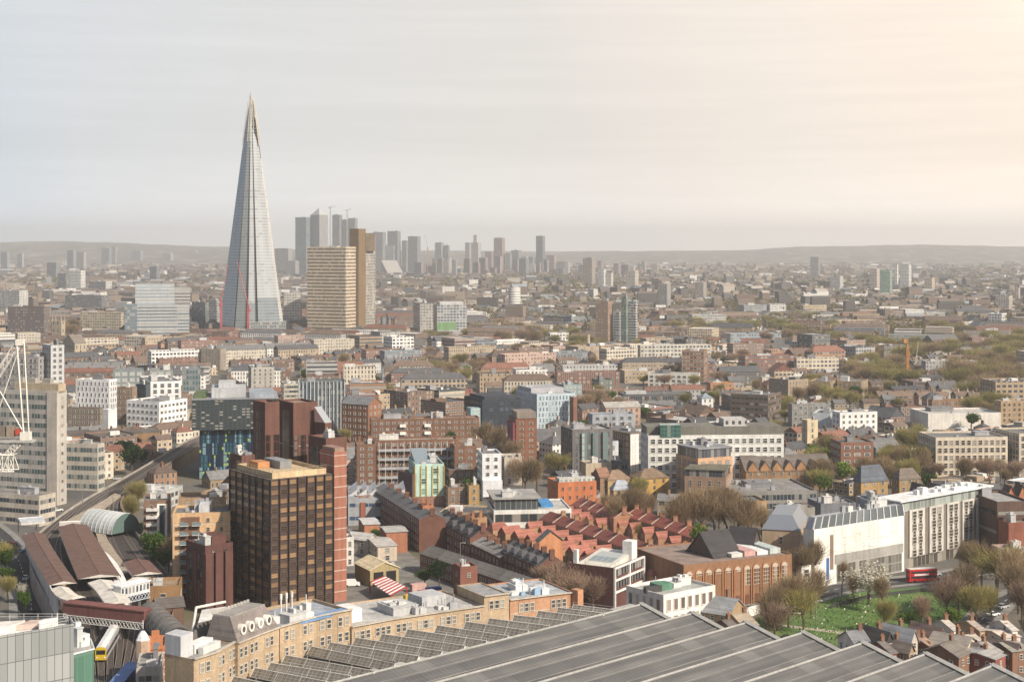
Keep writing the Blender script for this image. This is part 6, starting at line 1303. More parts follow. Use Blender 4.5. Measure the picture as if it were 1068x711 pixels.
for k in range(0, 8):
    Va, Vb = V0+stp*(k-1), V0+stp*k; Rg = Va.lerp(Vb, .30)
    A0, R0, B0 = Va-dv*LB, Rg-dv*LB, Vb-dv*LB; w_ = (Vb-Rg).length
    b = MB(); b.face([(*R0, zr), (*B0, zv), (*Vb, zv), (*Rg, zr)], 0, [(0, w_), (0, 0), (LB, 0), (LB, w_)])
    b.face([(*A0, zv), (*R0, zr), (*Rg, zr), (*Va, zv)], 1, [(0, 0), (0, 4), (LB, 4), (LB, 0)])
    b.face([(*Va, zv), (*Rg, zr), (*Vb, zv)], 2); b.wallq(tuple(Vb), tuple(Va), 0, zv, 2)
    b.build('roof_bay', [RM, plain((.42, .43, .43)), plain((.30, .24, .19))], shed_root)
    b = MB(); e = .5
    for (p, q_, z0, z1) in ((Rg, Vb, zr, zv), (Rg, Va, zr, zv)):
        b.bar((*(p+dv*.1), z0+.25), (*(q_+dv*.1), z1+.35), .62)
    b.build('end_coping', cop, shed_root)
    b = MB(); b.bar((*R0, zr+.1), (*Rg, zr+.1), .28); b.build('ridge_cap', cop, shed_root)
    for t in (.33, .68):
        w0, w1 = Rg.lerp(Vb, t), R0.lerp(B0, t); zz = zr+(zv-zr)*t; b = MB(); b.bar((*w1, zz+.08), (*w0, zz+.08), .09); b.build('walkway', plain((.22, .215, .21)), shed_root)
    f = [B0-pv*1.5, B0+pv*.6, Vb+pv*.6, Vb-pv*1.5]; b = MB(); b.prism([tuple(x) for x in f], zv+.15, zv+.42); b.build('gutter', gut, shed_root)
# flat roof with rows of trussed skylights
left = Vector(gp(205, 726, 22)); Vm1 = V0-stp
zf = 21.4; outer = [Vm1.lerp(V0, .0)-dv*LB, Vm1+dv*3, Vector(gp(606, 634, 22)), Vector(gp(531, 645, 22)), Vector(gp(450, 656, 22)), Vector(gp(367, 671, 22)), Vector(gp(292, 690, 22)), Vector(gp(248, 708, 22)), Vector(gp(205, 728, 22))]
b = MB(); b.face([(*p, zf) for p in outer]); b.build('flat_roof', plain((.36, .34, .31), .9, .3, .5, False), shed_root)
b = MB(); b.prism([tuple(Vm1-dv*LB-pv*1.2), tuple(Vm1-dv*LB+pv*.6), tuple(Vm1+dv*3+pv*.6), tuple(Vm1+dv*3-pv*1.2)], 19.5, 22.3); b.build('valley_kerb', plain((.42, .40, .37)), shed_root)
def skymat():
    m, nt, b = newmat('skylight_glass'); sep = nn(nt, 'ShaderNodeSeparateXYZ', {0: nn(nt, 'ShaderNodeUVMap').outputs[0]})
    u = MA(nt, 'DIVIDE', sep.outputs[0], 1.1); fu = MA(nt, 'FRACT', u); fv = MA(nt, 'FRACT', MA(nt, 'DIVIDE', sep.outputs[1], .95)); r = nn(nt, 'ShaderNodeTexWhiteNoise', {1: MA(nt, 'FLOOR', u)}, noise_dimensions='1D').outputs[0]
    c = MIX(nt, MA(nt, 'MULTIPLY', r, .6), (.12, .105, .085), (.22, .20, .17)); c = MIX(nt, MA(nt, 'MAXIMUM', MA(nt, 'LESS_THAN', fu, .16), MA(nt, 'LESS_THAN', fv, .16)), c, (.27, .255, .225))
    nt.links.new(c, b.inputs['Base Color']); b.inputs['Roughness'].default_value = .4; return m
SM = skymat(); pole = plain((.62, .60, .56), .6)
lights = [((240, 713), (315, 729)), ((262, 704), (340, 719)), ((278, 698.5), (366, 713)), ((294, 690.5), (391, 708)), ((321, 681), (412, 700)), ((340, 677), (437, 692)), ((367, 672), (461, 687)), ((394, 668), (485, 681)), ((421, 663), (507.5, 676)), ((452, 659), (530, 670.5)), ((482, 655), (551, 665)), ((506, 651.5), (573, 660)), ((532, 648), (593, 655)), ((557, 643.5), (614, 650)), ((578, 640), (630, 646.5)), ((594, 637), (641, 643))]
for (l, r_) in lights:
    p, q_ = Vector(gp(l[0], l[1], 22)), Vector(gp(r_[0], r_[1], 22)); d = (q_-p); Ls = d.length; d.normalize(); n = Vector((-d.y, d.x)); p = p+d*1.0; Ls -= 1.0; q_ = p+d*Ls
    w1, w2, hz = 1.5, 1.0, 2.3; b = MB()
    T = lambda P_, o, z: (P_.x+n.x*o, P_.y+n.y*o, z)
    b.face([T(p, -w1, zf+.8), T(q_, -w1, zf+.8), T(q_, 0, zf+hz), T(p, 0, zf+hz)], 0, [(0, 0), (Ls, 0), (Ls, 3), (0, 3)]); b.face([T(q_, w2, zf+.35), T(p, w2, zf+.35), T(p, 0, zf+hz), T(q_, 0, zf+hz)], 0, [(0, 0), (Ls, 0), (Ls, 2), (0, 2)])
    for (P_, s) in ((p, 1), (q_, -1)): b.face([T(P_, -w1, zf+.1), T(P_, -w1, zf+.8), T(P_, 0, zf+hz), T(P_, w2, zf+.35), T(P_, w2, zf+.1)][::s], 1)
    for (P_, s) in (): b.face([T(P_, -w1, zf+.35), T(P_, w2, zf+.35), T(P_, 0, zf+hz)][::s], 1)
    b.face([T(p, -w1, zf-.1), T(q_, -w1, zf-.1), T(q_, -w1, zf+.8), T(p, -w1, zf+.8)], 2); b.face([T(q_, -w1, zf-.1), T(q_, w2, zf-.1), T(q_, w2, zf+.35), T(q_, -w1, zf+.35)], 2)  # near-black kerb faces paint the shadow line below each strip
    sk = b.build('skylight', [SM, plain((.66, .65, .62)), plain((.035, .033, .03))], shed_root)
    b = MB(); k = max(2, int(Ls/5))
    for j in range(k+1): c = p+d*(Ls*j/k); b.bar(T(c, 0, zf+hz), T(c, 0, zf+hz+.7), .04); b.bar(T(c, -w1, zf+.8), T(c, 0, zf+hz+.02), .04)
    b.bar(T(p, 0, zf+hz+.03), T(q_, 0, zf+hz+.03), .09); b.bar(T(p, 0, zf+hz+.65), T(q_, 0, zf+hz+.65), .025); b.build('guard_rail', pole, sk, origin=tuple(shed_root.location))
occupy([tuple(x) for x in (Vector((-110, 260)), Vector((110, 260)), Vector((130, 312)), V0+dv*4, Vector(gp(606, 634, 22)), Vector(gp(367, 668, 22)))], 3)
regref('the train shed roof', [tuple(V0-stp), tuple(V0+stp*6), (60, 300), (-30, 300)], 23, vb=711, occ=False)

# ------------------------------------------------------------------ railway: viaduct, tracks, platforms, canopies
EL = [(262, 441), (232, 446), (196, 459), (160, 482), (120, 505), (80, 527), (50, 549), (32, 566), (30, 590), (45, 620), (66, 648), (84, 672), (92, 711), (92, 740)]
ER = [(272, 447), (246, 453), (205, 466), (174, 486), (143, 505), (122, 524), (132, 543), (146, 565), (162, 585), (180, 605), (184, 635), (168, 668), (150, 711), (145, 740)]
ZD = 6.0
PL = [Vector(gp(*p, ZD)) for p in EL]; PR = [Vector(gp(*p, ZD)) for p in ER]
def smooth(P_, it=2):
    for _ in range(it):
        o = [P_[0]]
        for p, q_ in zip(P_, P_[1:]): o += [p.lerp(q_, .25), p.lerp(q_, .75)]
        P_ = o+[P_[-1]]
    return P_
PL, PR = smooth(PL), smooth(PR)
def lane(t): return [a.lerp(b_, t) for a, b_ in zip(PL, PR)]
def strip(mb, path, w, z, h=0.0, mi=0):
    nr = []
    for i in range(len(path)): d = (path[min(i+1, len(path)-1)]-path[max(i-1, 0)]).normalized(); nr.append(Vector((-d.y, d.x)))
    for i in range(len(path)-1):
        a, b_, na, nb = path[i], path[i+1], nr[i]*w/2, nr[i+1]*w/2
        mb.face([(*(a+na), z+h), (*(a-na), z+h), (*(b_-nb), z+h), (*(b_+nb), z+h)][::-1], mi)
        if h:
            mb.face([(*(a-na), z), (*(b_-nb), z), (*(b_-nb), z+h), (*(a-na), z+h)], mi); mb.face([(*(b_+nb), z), (*(a+na), z), (*(a+na), z+h), (*(b_+nb), z+h)], mi)
vr = empty('railway_viaduct', (*PL[20], 0), 'broad curving brick railway viaduct carrying the tracks and station', 'viaduct')
b = MB()
for i in range(len(PL)-1): b.face([(*PL[i], ZD), (*PL[i+1], ZD), (*PR[i+1], ZD), (*PR[i], ZD)])
ballast = plain((.062, .053, .047), .95, .35, .5, False); b.build('ballast_deck', ballast, vr)
for Q in (PL, PR[::-1]):
    b = MB()
    for p, q_ in zip(Q, Q[1:]): b.wallq(tuple(p), tuple(q_), 0, ZD+1.1)
    b.build('side_wall', plain((.40, .37, .33) if Q is PL else (.24, .18, .13), .9, .25), vr)
for i in range(0, len(PL)-1): occupy([tuple(PL[i]), tuple(PL[i+1]), tuple(PR[i+1]), tuple(PR[i])], 2)
rails = plain((.24, .21, .19), .4); 
for t in (.10, .24, .38, .50, .62, .74, .90):
    ln = lane(t); rt = empty('railway_track', (*ln[0], ZD), {.10: 'railway track hugging the street side parapet', .24: 'railway track second from the street side', .38: 'railway track along the street side of the big brown canopy', .50: 'railway track running under the big brown canopy', .62: 'railway track on the far side of the big brown canopy', .74: 'railway track beside the curved pale platform', .90: 'railway track nearest the glass barrel roof'}[t], 'railway track')
    b = MB(); strip(b, ln, 2.5, ZD+.02, .10); b.build('sleeper_bed', plain((.085, .07, .06), .95, .3, .8, False), rt, origin=tuple(rt.location))
    for s in (-.72, .72):
        l2 = []
        for i in range(len(ln)): d = (ln[min(i+1, len(ln)-1)]-ln[max(i-1, 0)]).normalized(); l2.append(ln[i]+Vector((-d.y, d.x))*s)
        b = MB(); strip(b, l2, .14, ZD+.12, .14); b.build('rail', rails, rt, origin=tuple(rt.location))
def platform(label, pts, z=ZD+1.0, col=(.36, .30, .235)):
    q = [gp(x, y, z) for x, y in pts]; b = MB(); b.prism(q[::-1] if area(q) < 0 else q, ZD+.2, z); return tag(b.build('platform', plain(col, .9, .2, .4, False)), label, 'platform')
def area(q): return sum(q[i-1][0]*q[i][1]-q[i][0]*q[i-1][1] for i in range(len(q)))
platform('curved pale platform between the glass barrel roof and the tracks', ((98, 549), (108, 551), (112, 562), (122, 577), (137, 596), (128, 598), (113, 582), (103, 566)))
platform('long pale platform ramp narrowing towards the distance', ((60, 552), (72, 541), (100, 526), (120, 514), (126, 516), (108, 529), (84, 546), (76, 553)))
platform('street side platform under the left canopy', ((30, 565), (40, 560), (52, 570), (76, 606), (62, 613), (40, 590)))
def canopy(label, ridge_pts, w, z, col, wall=None, flat=.9, legs=True):
    P_ = smooth([Vector(gp(x, y, z)) for x, y in ridge_pts], 1); o = empty('platform_canopy', (*P_[0], ZD), label, 'canopy'); b = MB(); nr = []; s = 0
    for i in range(len(P_)): d = (P_[min(i+1, len(P_)-1)]-P_[max(i-1, 0)]).normalized(); nr.append(Vector((-d.y, d.x)))
    W_ = w if isinstance(w, (list, tuple)) else [w, w]
    ww = [W_[0]+(W_[1]-W_[0])*i/(len(P_)-1) for i in range(len(P_))]
    for i in range(len(P_)-1):
        L1 = (P_[i+1]-P_[i]).length
        for sg in (1, -1):
            a, c = P_[i]+nr[i]*sg*ww[i]/2, P_[i+1]+nr[i+1]*sg*ww[i+1]/2
            F_ = [(*P_[i], z+flat), (*a, z), (*c, z), (*P_[i+1], z+flat)]; u = [(s, 5), (s, 0), (s+L1, 0), (s+L1, 5)]
            b.face(F_ if sg > 0 else F_[::-1], 0, u if sg > 0 else u[::-1]); b.face([(*a, z-.6), (*c, z-.6), (*c, z), (*a, z)][::sg], 1)
        s += L1
    for i in (0, len(P_)-1): b.face([(*(P_[i]+nr[i]*ww[i]/2), z), (*(P_[i]-nr[i]*ww[i]/2), z), (*P_[i], z+flat)], 1)
    m = tiled(col, 60); b.build('canopy_roof', [m, plain((.60, .57, .52))], o, origin=tuple(o.location)); 
    b = MB(); [b.bar((*P_[i], z+flat), (*P_[i+1], z+flat), .16) for i in range(len(P_)-1)]; b.build('ridge', plain(tuple(min(1, c*1.7) for c in col)), o, origin=tuple(o.location))
    for i in range(0, len(P_), 2): b = MB(); b.bar((*P_[i], ZD+1), (*P_[i], z+.2), .16); b.build('post', plain((.2, .2, .2)), o, origin=tuple(o.location))
    return o
cb_ = (.135, .078, .06)
canopy('brown-roofed canopy along the street side of the station', ((35, 557), (40, 568), (51, 587), (66, 609)), (7.5, 8), 11, cb_)
canopy('big brown ridged canopy in the middle of the station', ((76, 548), (82, 560), (92, 580), (104, 602)), (10, 12.5), 11, (.14, .08, .06))
canopy('small brown pitched canopy beside the footbridge', ((142, 585), (154, 599)), (8, 9), 11, (.15, .08, .062))
canopy('white curved platform edge canopy', ((100, 570), (112, 580), (120, 592), (127, 610)), (1.6, 4), 9.5, (.72, .71, .69), flat=.1)
canopy('pale flat waiting room roof behind the big brown canopy', ((62, 545), (84, 544)), (6, 7), 10, (.52, .48, .43), flat=.3)
canopy('grey corrugated canopy at the street corner of the station', ((19, 543), (44, 541)), (12, 12), 11, (.42, .44, .47))
canopy('pale stair roof leading down from the footbridge', ((104, 606), (113, 614), (124, 629)), (7, 7), 12, (.60, .565, .50), flat=.7)
canopy('pale stair roof at the street end of the footbridge', ((62, 613), (70, 621), (80, 624)), (5, 6), 12, (.60, .55, .47), flat=.7)
canopy('pale flat roof over the ticket hall by the brown brick house', ((138, 603), (152, 604)), (6, 6), 12, (.55, .5, .42), flat=.2)
# tall white parapet along the street
b = MB(); pts = [gp(x, y, 6) for x, y in ((27, 571), (34, 592), (44, 612), (60, 644))]
for p, q_ in zip(pts, pts[1:]): d = (Vector(q_)-Vector(p)).normalized(); n = Vector((d.y, -d.x))*.2; b.prism([tuple(Vector(p)+n), tuple(Vector(q_)+n), tuple(Vector(q_)-n), tuple(Vector(p)-n)], 5.9, 11.0)
tag(b.build('screen_wall', plain((.58, .57, .56), .8, .15)), 'tall whitish corrugated screen wall beside the left street', 'wall')
# glass barrel roof
def barrel(label, p0, p1, r, z, mat, name, ribs=0, cap=None, arc=(0, 1)):
    a, q_ = Vector(p0), Vector(p1); d = (q_-a); L_ = d.length; d.normalize(); n = Vector((-d.y, d.x)); o = empty(name, (*a, z), label, 'roof' if 'roof' in name else 'bridge'); b = MB(); m = 14
    P_ = lambda t, k, rr_=r: (*(a+d*t+n*(math.cos(math.pi*(arc[0]+(arc[1]-arc[0])*k/m))*rr_)), z+math.sin(math.pi*(arc[0]+(arc[1]-arc[0])*k/m))*rr_)
    for k in range(m): b.face([P_(0, k), P_(L_, k), P_(L_, k+1), P_(0, k+1)][::-1], 0, [(0, k), (L_, k), (L_, k+1), (0, k+1)][::-1])
    for t in (0, L_): b.face([P_(t, k) for k in range(m+1)][::1 if t else -1], 1)
    b.build('barrel', [mat, cap or mat], o, origin=tuple(o.location)); rb = MB()
    for j in range(ribs+1):
        t = L_*j/max(ribs, 1)
        for k in range(m): rb.bar(P_(t, k, r+.08), P_(t, k+1, r+.08), .14)
    if ribs: rb.build('rib', plain((.46, .47, .46) if 'glass' in label else (.12, .115, .11)), o, origin=tuple(o.location))
    return o
barrel('curved glass barrel roof beside the railway', gp(97, 547, 8), gp(131, 552, 8), 6.6, 7.2, glass((.42, .45, .445), blind=(.52, .55, .54), share=.4, bars=2, barcol=(.5, .52, .52)), 'barrel_roof', 8, glass((.10, .15, .14)))
barrel('dark grey tubular footbridge leading to the terminus', gp(157, 641, 11), gp(186, 668, 11), 3.6, 10.8, plain((.16, .145, .13), .5, .2), 'tubular_bridge', 7, plain((.05, .05, .05)), (-.15, 1.15))
# footbridge: maroon upper walls over white lattice
def footbridge(label, q0, q1, z0, z1, col, lat, wins=False):
    a, c = Vector(q0), Vector(q1); d = (c-a); L_ = d.length; d.normalize(); ang = math.atan2(d.y, d.x); m = (a+c)/2; o = empty('footbridge', (*a, z0), label, 'bridge'); og = tuple(o.location)
    b = MB(); b.box(m.x, m.y, z0, z1, L_, 3.4, ang); b.build('enclosed_walkway', plain(col, .7, .2), o, origin=og)
    b = MB(); b.box(m.x, m.y, z1, z1+.35, L_+.6, 4.0, ang); b.build('roof', plain(tuple(x*1.25 for x in col), .8), o, origin=og)
    b = MB(); n = Vector((d.y, -d.x)); k = int(L_/1.1)
    for s in (1.78, -1.78):
        for j in range(k):
            p, q_ = a+d*(L_*j/k)+n*s, a+d*(L_*(j+1)/k)+n*s; b.bar((*p, z0-1.7), (*q_, z0), .09); b.bar((*p, z0), (*q_, z0-1.7), .09)
        for z in (z0-1.75, z0): b.bar((*(a+n*s), z), (*(c+n*s), z), .13)
    b.build('lattice_girder', plain(lat, .7), o, origin=og)
    if wins:
        b = MB()
        for j in range(8): p = a+d*(L_*(j+.2)/8)+n*1.74; q_ = a+d*(L_*(j+.75)/8)+n*1.74; b.wallq(tuple(p), tuple(q_), z0+.8, z1-.5)
        b.build('window_row', glass((.05, .06, .07)), o, origin=og)
    for t in (.04, .35, .68, .97): p = a+d*(L_*t); b = MB(); b.box(p.x, p.y, 0, z0, 1.0, 2.6, ang); b.build('pier', plain((.12, .105, .10)), o, origin=og)
footbridge('maroon covered footbridge over the tracks with white lattice girder', gp(70, 636, 12), gp(154, 645, 12), 11.2, 14.2, (.145, .06, .052), (.52, .51, .49))
footbridge('white windowed footbridge from the pale stairs to the brown house', gp(122, 619, 12), gp(152, 612, 12), 11.0, 14.0, (.60, .61, .62), (.50, .54, .60), True)
L('the brown station house', 'square brown brick house beside the footbridge', 150, 153, 187, 611, 650, 8, (.285, .17, .085), 'g', bay=6, st=4.2, ww=1.8, wh=2.2, frame=(.5, .42, .33), plant=1, depth=12, roof=(.30, .22, .14), name='brick_house', cat='house')
L('x', 'dark brick shed at the foot of the station house', 160, 164, 192, 634, 662, 20, (.14, .085, .06), 'n', kind='gable', axis=0, rise=2, roof=(.11, .095, .085), plant=0, maxd=12, name='shed', cat='shed', reg=False)
# ornate orange brick building with turret
B = L('the turreted brick pub', 'ornate orange and cream banded brick building with a domed white turret', 141, 149, 173, 674, 747, 12, (.50, .19, .09), 'g', bay=2.6, st=3.4, ww=1.1, wh=1.6, frame=(.75, .66, .55), plant=0, depth=10, name='corner_building', roof=(.2, .15, .12))
for k in range(5): b = MB(); z = B.z-1-k*1.7; [b.wallq(tuple(faceinfo(B.foot, i)[0]+faceinfo(B.foot, i)[2]*.05), tuple(faceinfo(B.foot, i)[0]+faceinfo(B.foot, i)[1]*faceinfo(B.foot, i)[3]+faceinfo(B.foot, i)[2]*.05), z, z+.4) for i in (0, 3)]; b.build('cream_band', plain((.70, .58, .46)), B.root)
p = B.foot[0]; b = MB(); tb = [(p[0]+1.7*math.cos(k*math.pi/4), p[1]+1.7*math.sin(k*math.pi/4)) for k in range(8)]; b.prism(tb, 0, B.z+2.5); b.build('turret', plain((.50, .36, .27)), B.root)
b = MB(); prev = tb
for j in range(1, 6):
    s_ = math.cos(j/6*math.pi/2); cur = [(p[0]+1.45*s_*math.cos(k*math.pi/4), p[1]+1.45*s_*math.sin(k*math.pi/4)) for k in range(8)]; z0, z1 = B.z+2.5+(j-1)*.42, B.z+2.5+j*.42
    for k in range(8): b.face([(*prev[k], z0), (*prev[(k+1) % 8], z0), (*cur[(k+1) % 8], z1), (*cur[k], z1)])
    prev = cur
b.bar((p[0], p[1], B.z+5), (p[0], p[1], B.z+7), .12); b.build('dome', plain((.70, .70, .70), .5), B.root)
b = MB(); q_ = bil(B.foot, .55, .02); b.box(q_[0], q_[1], B.z, B.z+3.2, 3.4, .8, R(12)); b.box(q_[0], q_[1], B.z+3.2, B.z+4.4, 1.8, .7, R(12)); b.build('gable', plain((.52, .21, .10)), B.root)
L('x', 'white rendered block below the turreted building', 139, 142, 168, 695, 770, 10, (.46, .43, .40), 'b', st=3.6, wh=1.2, gl=glass((.06, .06, .06), bars=1.5), plant=2, depth=12, roof=(.30, .29, .28), name='office_block', reg=False)
# train
def train(path, t0, t1, z, label, body, front, roofc):
    P_ = path; seg_ = [(P_[i+1]-P_[i]).length for i in range(len(P_)-1)]; cum = np.cumsum([0]+seg_)
    at_ = lambda s: P_[min(int(np.searchsorted(cum, s, 'right'))-1, len(P_)-2)].lerp(P_[min(int(np.searchsorted(cum, s, 'right')), len(P_)-1)], (s-cum[min(int(np.searchsorted(cum, s, 'right'))-1, len(P_)-2)])/max(seg_[min(int(np.searchsorted(cum, s, 'right'))-1, len(P_)-2)], 1e-6))
    o = empty('train', (*at_(t1), z), label, 'train'); og = tuple(o.location); n = int((t1-t0)/20)
    for k in range(n):
        s0, s1 = t0+k*20+.3, t0+(k+1)*20-.3; ss = [s0+(s1-s0)*j/4 for j in range(5)]; pp = [at_(s) for s in ss]; car = MB(); nr = []
        for i in range(5): d = (pp[min(i+1, 4)]-pp[max(i-1, 0)]).normalized(); nr.append(Vector((-d.y, d.x)))
        prof = [(1.4, .5, 0), (1.4, 3.0, 0), (1.15, 3.6, 1), (0, 3.85, 1), (-1.15, 3.6, 1), (-1.4, 3.0, 0), (-1.4, .5, 0)]
        for i in range(4):
            for a, c in zip(prof, prof[1:]):
                f = [(*(pp[i]+nr[i]*a[0]), z+a[1]), (*(pp[i+1]+nr[i+1]*a[0]), z+a[1]), (*(pp[i+1]+nr[i+1]*c[0]), z+c[1]), (*(pp[i]+nr[i]*c[0]), z+c[1])]; car.face(f, 1 if (a[2] and c[2]) else 0)
        for i, sgn in ((0, 1), (4, -1)): car.face([(*(pp[i]+nr[i]*a[0]), z+a[1]) for a in prof][::sgn], 2 if (k == n-1 and i == 4) else 0)
        cr = car.build('carriage', [plain(body, .5), plain(roofc, .6, .1), plain(front, .5)], o, origin=og)
        for s in (1.43, -1.43): b = MB(); [b.face([(*(pp[i]+nr[i]*s), z+1.5), (*(pp[i+1]+nr[i+1]*s), z+1.5), (*(pp[i+1]+nr[i+1]*s), z+2.4), (*(pp[i]+nr[i]*s), z+2.4)]) for i in range(4)]; b.build('window_strip', glass((.025, .025, .03), share=0), cr, origin=og)
        for i in (1, 3): b = MB(); d = (pp[i]-pp[i-1]).normalized(); b.box(pp[i].x, pp[i].y, z+.05, z+.6, 3, 2.2, math.atan2(d.y, d.x)); b.build('bogie', plain((.04, .04, .04)), cr, origin=og)
        if k == n-1:
            b = MB(); d = (pp[4]-pp[3]).normalized(); q = pp[4]+d*.05; b.wallq(tuple(q-nr[4]*1.1), tuple(q+nr[4]*1.1), z+1.9, z+3.0); b.build('windscreen', glass((.015, .015, .015), share=0), cr, origin=og)
            for s in (-1, 1): b = MB(); c = q+nr[4]*s*.95; b.box(c.x, c.y, z+1.0, z+1.3, .15, .4, math.atan2(d.y, d.x)); b.build('headlight', plain((.8, .78, .7), .3), cr, origin=og)
tp = smooth([Vector(gp(x, y, ZD)) for x, y in ((131, 632), (130, 642), (127, 652), (117, 671), (108, 686), (104.5, 692))], 2)
tl = sum((tp[i+1]-tp[i]).length for i in range(len(tp)-1)); nT = int(tl/20); train(tp, tl-nT*20-.5 if tl-nT*20 > .5 else 0, tl-.4, ZD+.25, 'white-roofed commuter train with a yellow front leaving the footbridge', (.40, .40, .42), (.58, .40, .03), (.74, .73, .70))
b = MB(); p, q_ = Vector(gp(133, 690, ZD+3)), Vector(gp(108, 718, ZD+3)); d = (q_-p).normalized(); n = Vector((-d.y, d.x)); b.prism([tuple(p), tuple(p+n*3.2), tuple(q_+n*3.2), tuple(q_)][::-1], ZD+.1, ZD+2.8); b.prism([tuple(p-n*.1), tuple(p+n*3.3), tuple(q_+n*3.3), tuple(q_-n*.1)][::-1], ZD+2.8, ZD+3.05, 1)
hb = empty('site_hoarding', (*p, ZD), 'long blue panelled enclosure beside the tracks at the bottom edge', 'hoarding'); b.build('panels', [plain((.07, .12, .30), .6, .2), plain((.10, .18, .40), .6, .2)], hb)
rb = MB(); k = int((q_-p).length/1.5)
for j in range(k+1): c_ = p.lerp(q_, j/k); rb.box(c_.x, c_.y, ZD+.1, ZD+3.1, .12, .12)
rb.build('panel_post', plain((.5, .52, .55)), hb)
# near left: metal-panelled building and green glass neighbour
def panelled():
    Y0 = 240.0; zt = zat(650, Y0); f = [(xat(77, Y0), Y0), (xat(77, Y0)+2, Y0+26), (xat(-60, Y0)-14, Y0+14), (xat(-60, Y0), Y0-16)]
    f = [(xat(0, 226)-30, 209), (xat(77, Y0), Y0), (xat(74, Y0+3.5), Y0+3.5), (xat(-50, Y0+3.5), Y0+3.5)]
    root = empty('office_block', (*f[0], 0), 'silver metal-panelled office with a white roof deck in the lower left corner', 'building'); b = MB(); b.parapet(f, 0, zt-.9, .9, .25)
    m, nt, bs = newmat('metal_panel'); sep = nn(nt, 'ShaderNodeSeparateXYZ', {0: nn(nt, 'ShaderNodeUVMap').outputs[0]}); u = MA(nt, 'DIVIDE', sep.outputs[0], 1.25)
    r = nn(nt, 'ShaderNodeTexWhiteNoise', {0: nn(nt, 'ShaderNodeCombineXYZ', {0: MA(nt, 'FLOOR', u), 1: MA(nt, 'FLOOR', MA(nt, 'DIVIDE', MA(nt, 'ADD', sep.outputs[1], 1.2), 4.0))}).outputs[0]}, noise_dimensions='2D').outputs[0]
    c = MIX(nt, r, (.30, .315, .315), (.44, .455, .45)); c = MIX(nt, MA(nt, 'LESS_THAN', MA(nt, 'FRACT', u), .08), c, (.13, .14, .14)); c = MIX(nt, MA(nt, 'LESS_THAN', MA(nt, 'FRACT', MA(nt, 'DIVIDE', MA(nt, 'ADD', sep.outputs[1], 1.2), 4.0)), .03), c, (.15, .16, .16))
    nt.links.new(c, bs.inputs['Base Color']); bs.inputs['Roughness'].default_value = .35; bs.inputs['Metallic'].default_value = .25; b.build('wall', m, root)
    b = MB(); b.cap(inset(f, .2), zt-.8); b.build('roof', plain((.66, .65, .63), .9, .15, .4, False), root)
    for (u0, u1, v0, v1, h, col) in ((.86, .93, .3, .5, 1.6, (.78, .77, .75)), (.45, .7, .5, .8, 1.1, (.70, .66, .62)), (.2, .42, .5, .9, 2.2, (.68, .67, .66)), (.7, .84, .62, .9, .8, (.6, .46, .4))): b = MB(); b.prism(subrect(f, u0, u1, v0, v1), zt-.75, zt-.75+h); b.build('roof_plant', plain(col, .7), root)
    rl = MB(); g = inset(f, .8); 
    for i in range(4):
        p, q_ = Vector(g[i]), Vector(g[(i+1) % 4]); k = int((q_-p).length/2.2)
        for j in range(k+1): c_ = p.lerp(q_, j/max(k, 1)); rl.bar((*c_, zt-.8), (*c_, zt+.9), .035)
        for z in (zt+.45, zt+.9): rl.bar((*p, z), (*q_, z), .03)
    rl.build('roof_railing', plain((.6, .6, .6)), root); occupy(f)
    Y1 = 262.0; f = [(xat(74, Y1), Y1-1), (xat(98, Y1+3), Y1+3), (xat(94, Y1+10), Y1+10), (xat(70, Y1+10), Y1+10)]; zt = zat(682, Y1); root = empty('office_block', (*f[0], 0), 'green glass clad block beside the silver panelled office', 'building'); b = MB(); b.ring(f, 0, zt); b.build('wall', glass((.07, .145, .105), blind=(.17, .28, .21), share=.3, bars=1.5, barh=40, barcol=(.12, .22, .17)), root)
    b = MB(); b.cap(f, zt); b.build('roof', plain((.4, .38, .36)), root); b = MB(); [b.bar((*f[i], zt+.1), (*f[(i+1) % 4], zt+.1), .2) for i in range(4)]; b.build('white_edge', plain((.6, .62, .6)), root); junk(root, f, zt, 4, random.Random(3), 1.2, ((.5, .38, .33), (.6, .62, .62)))
panelled()
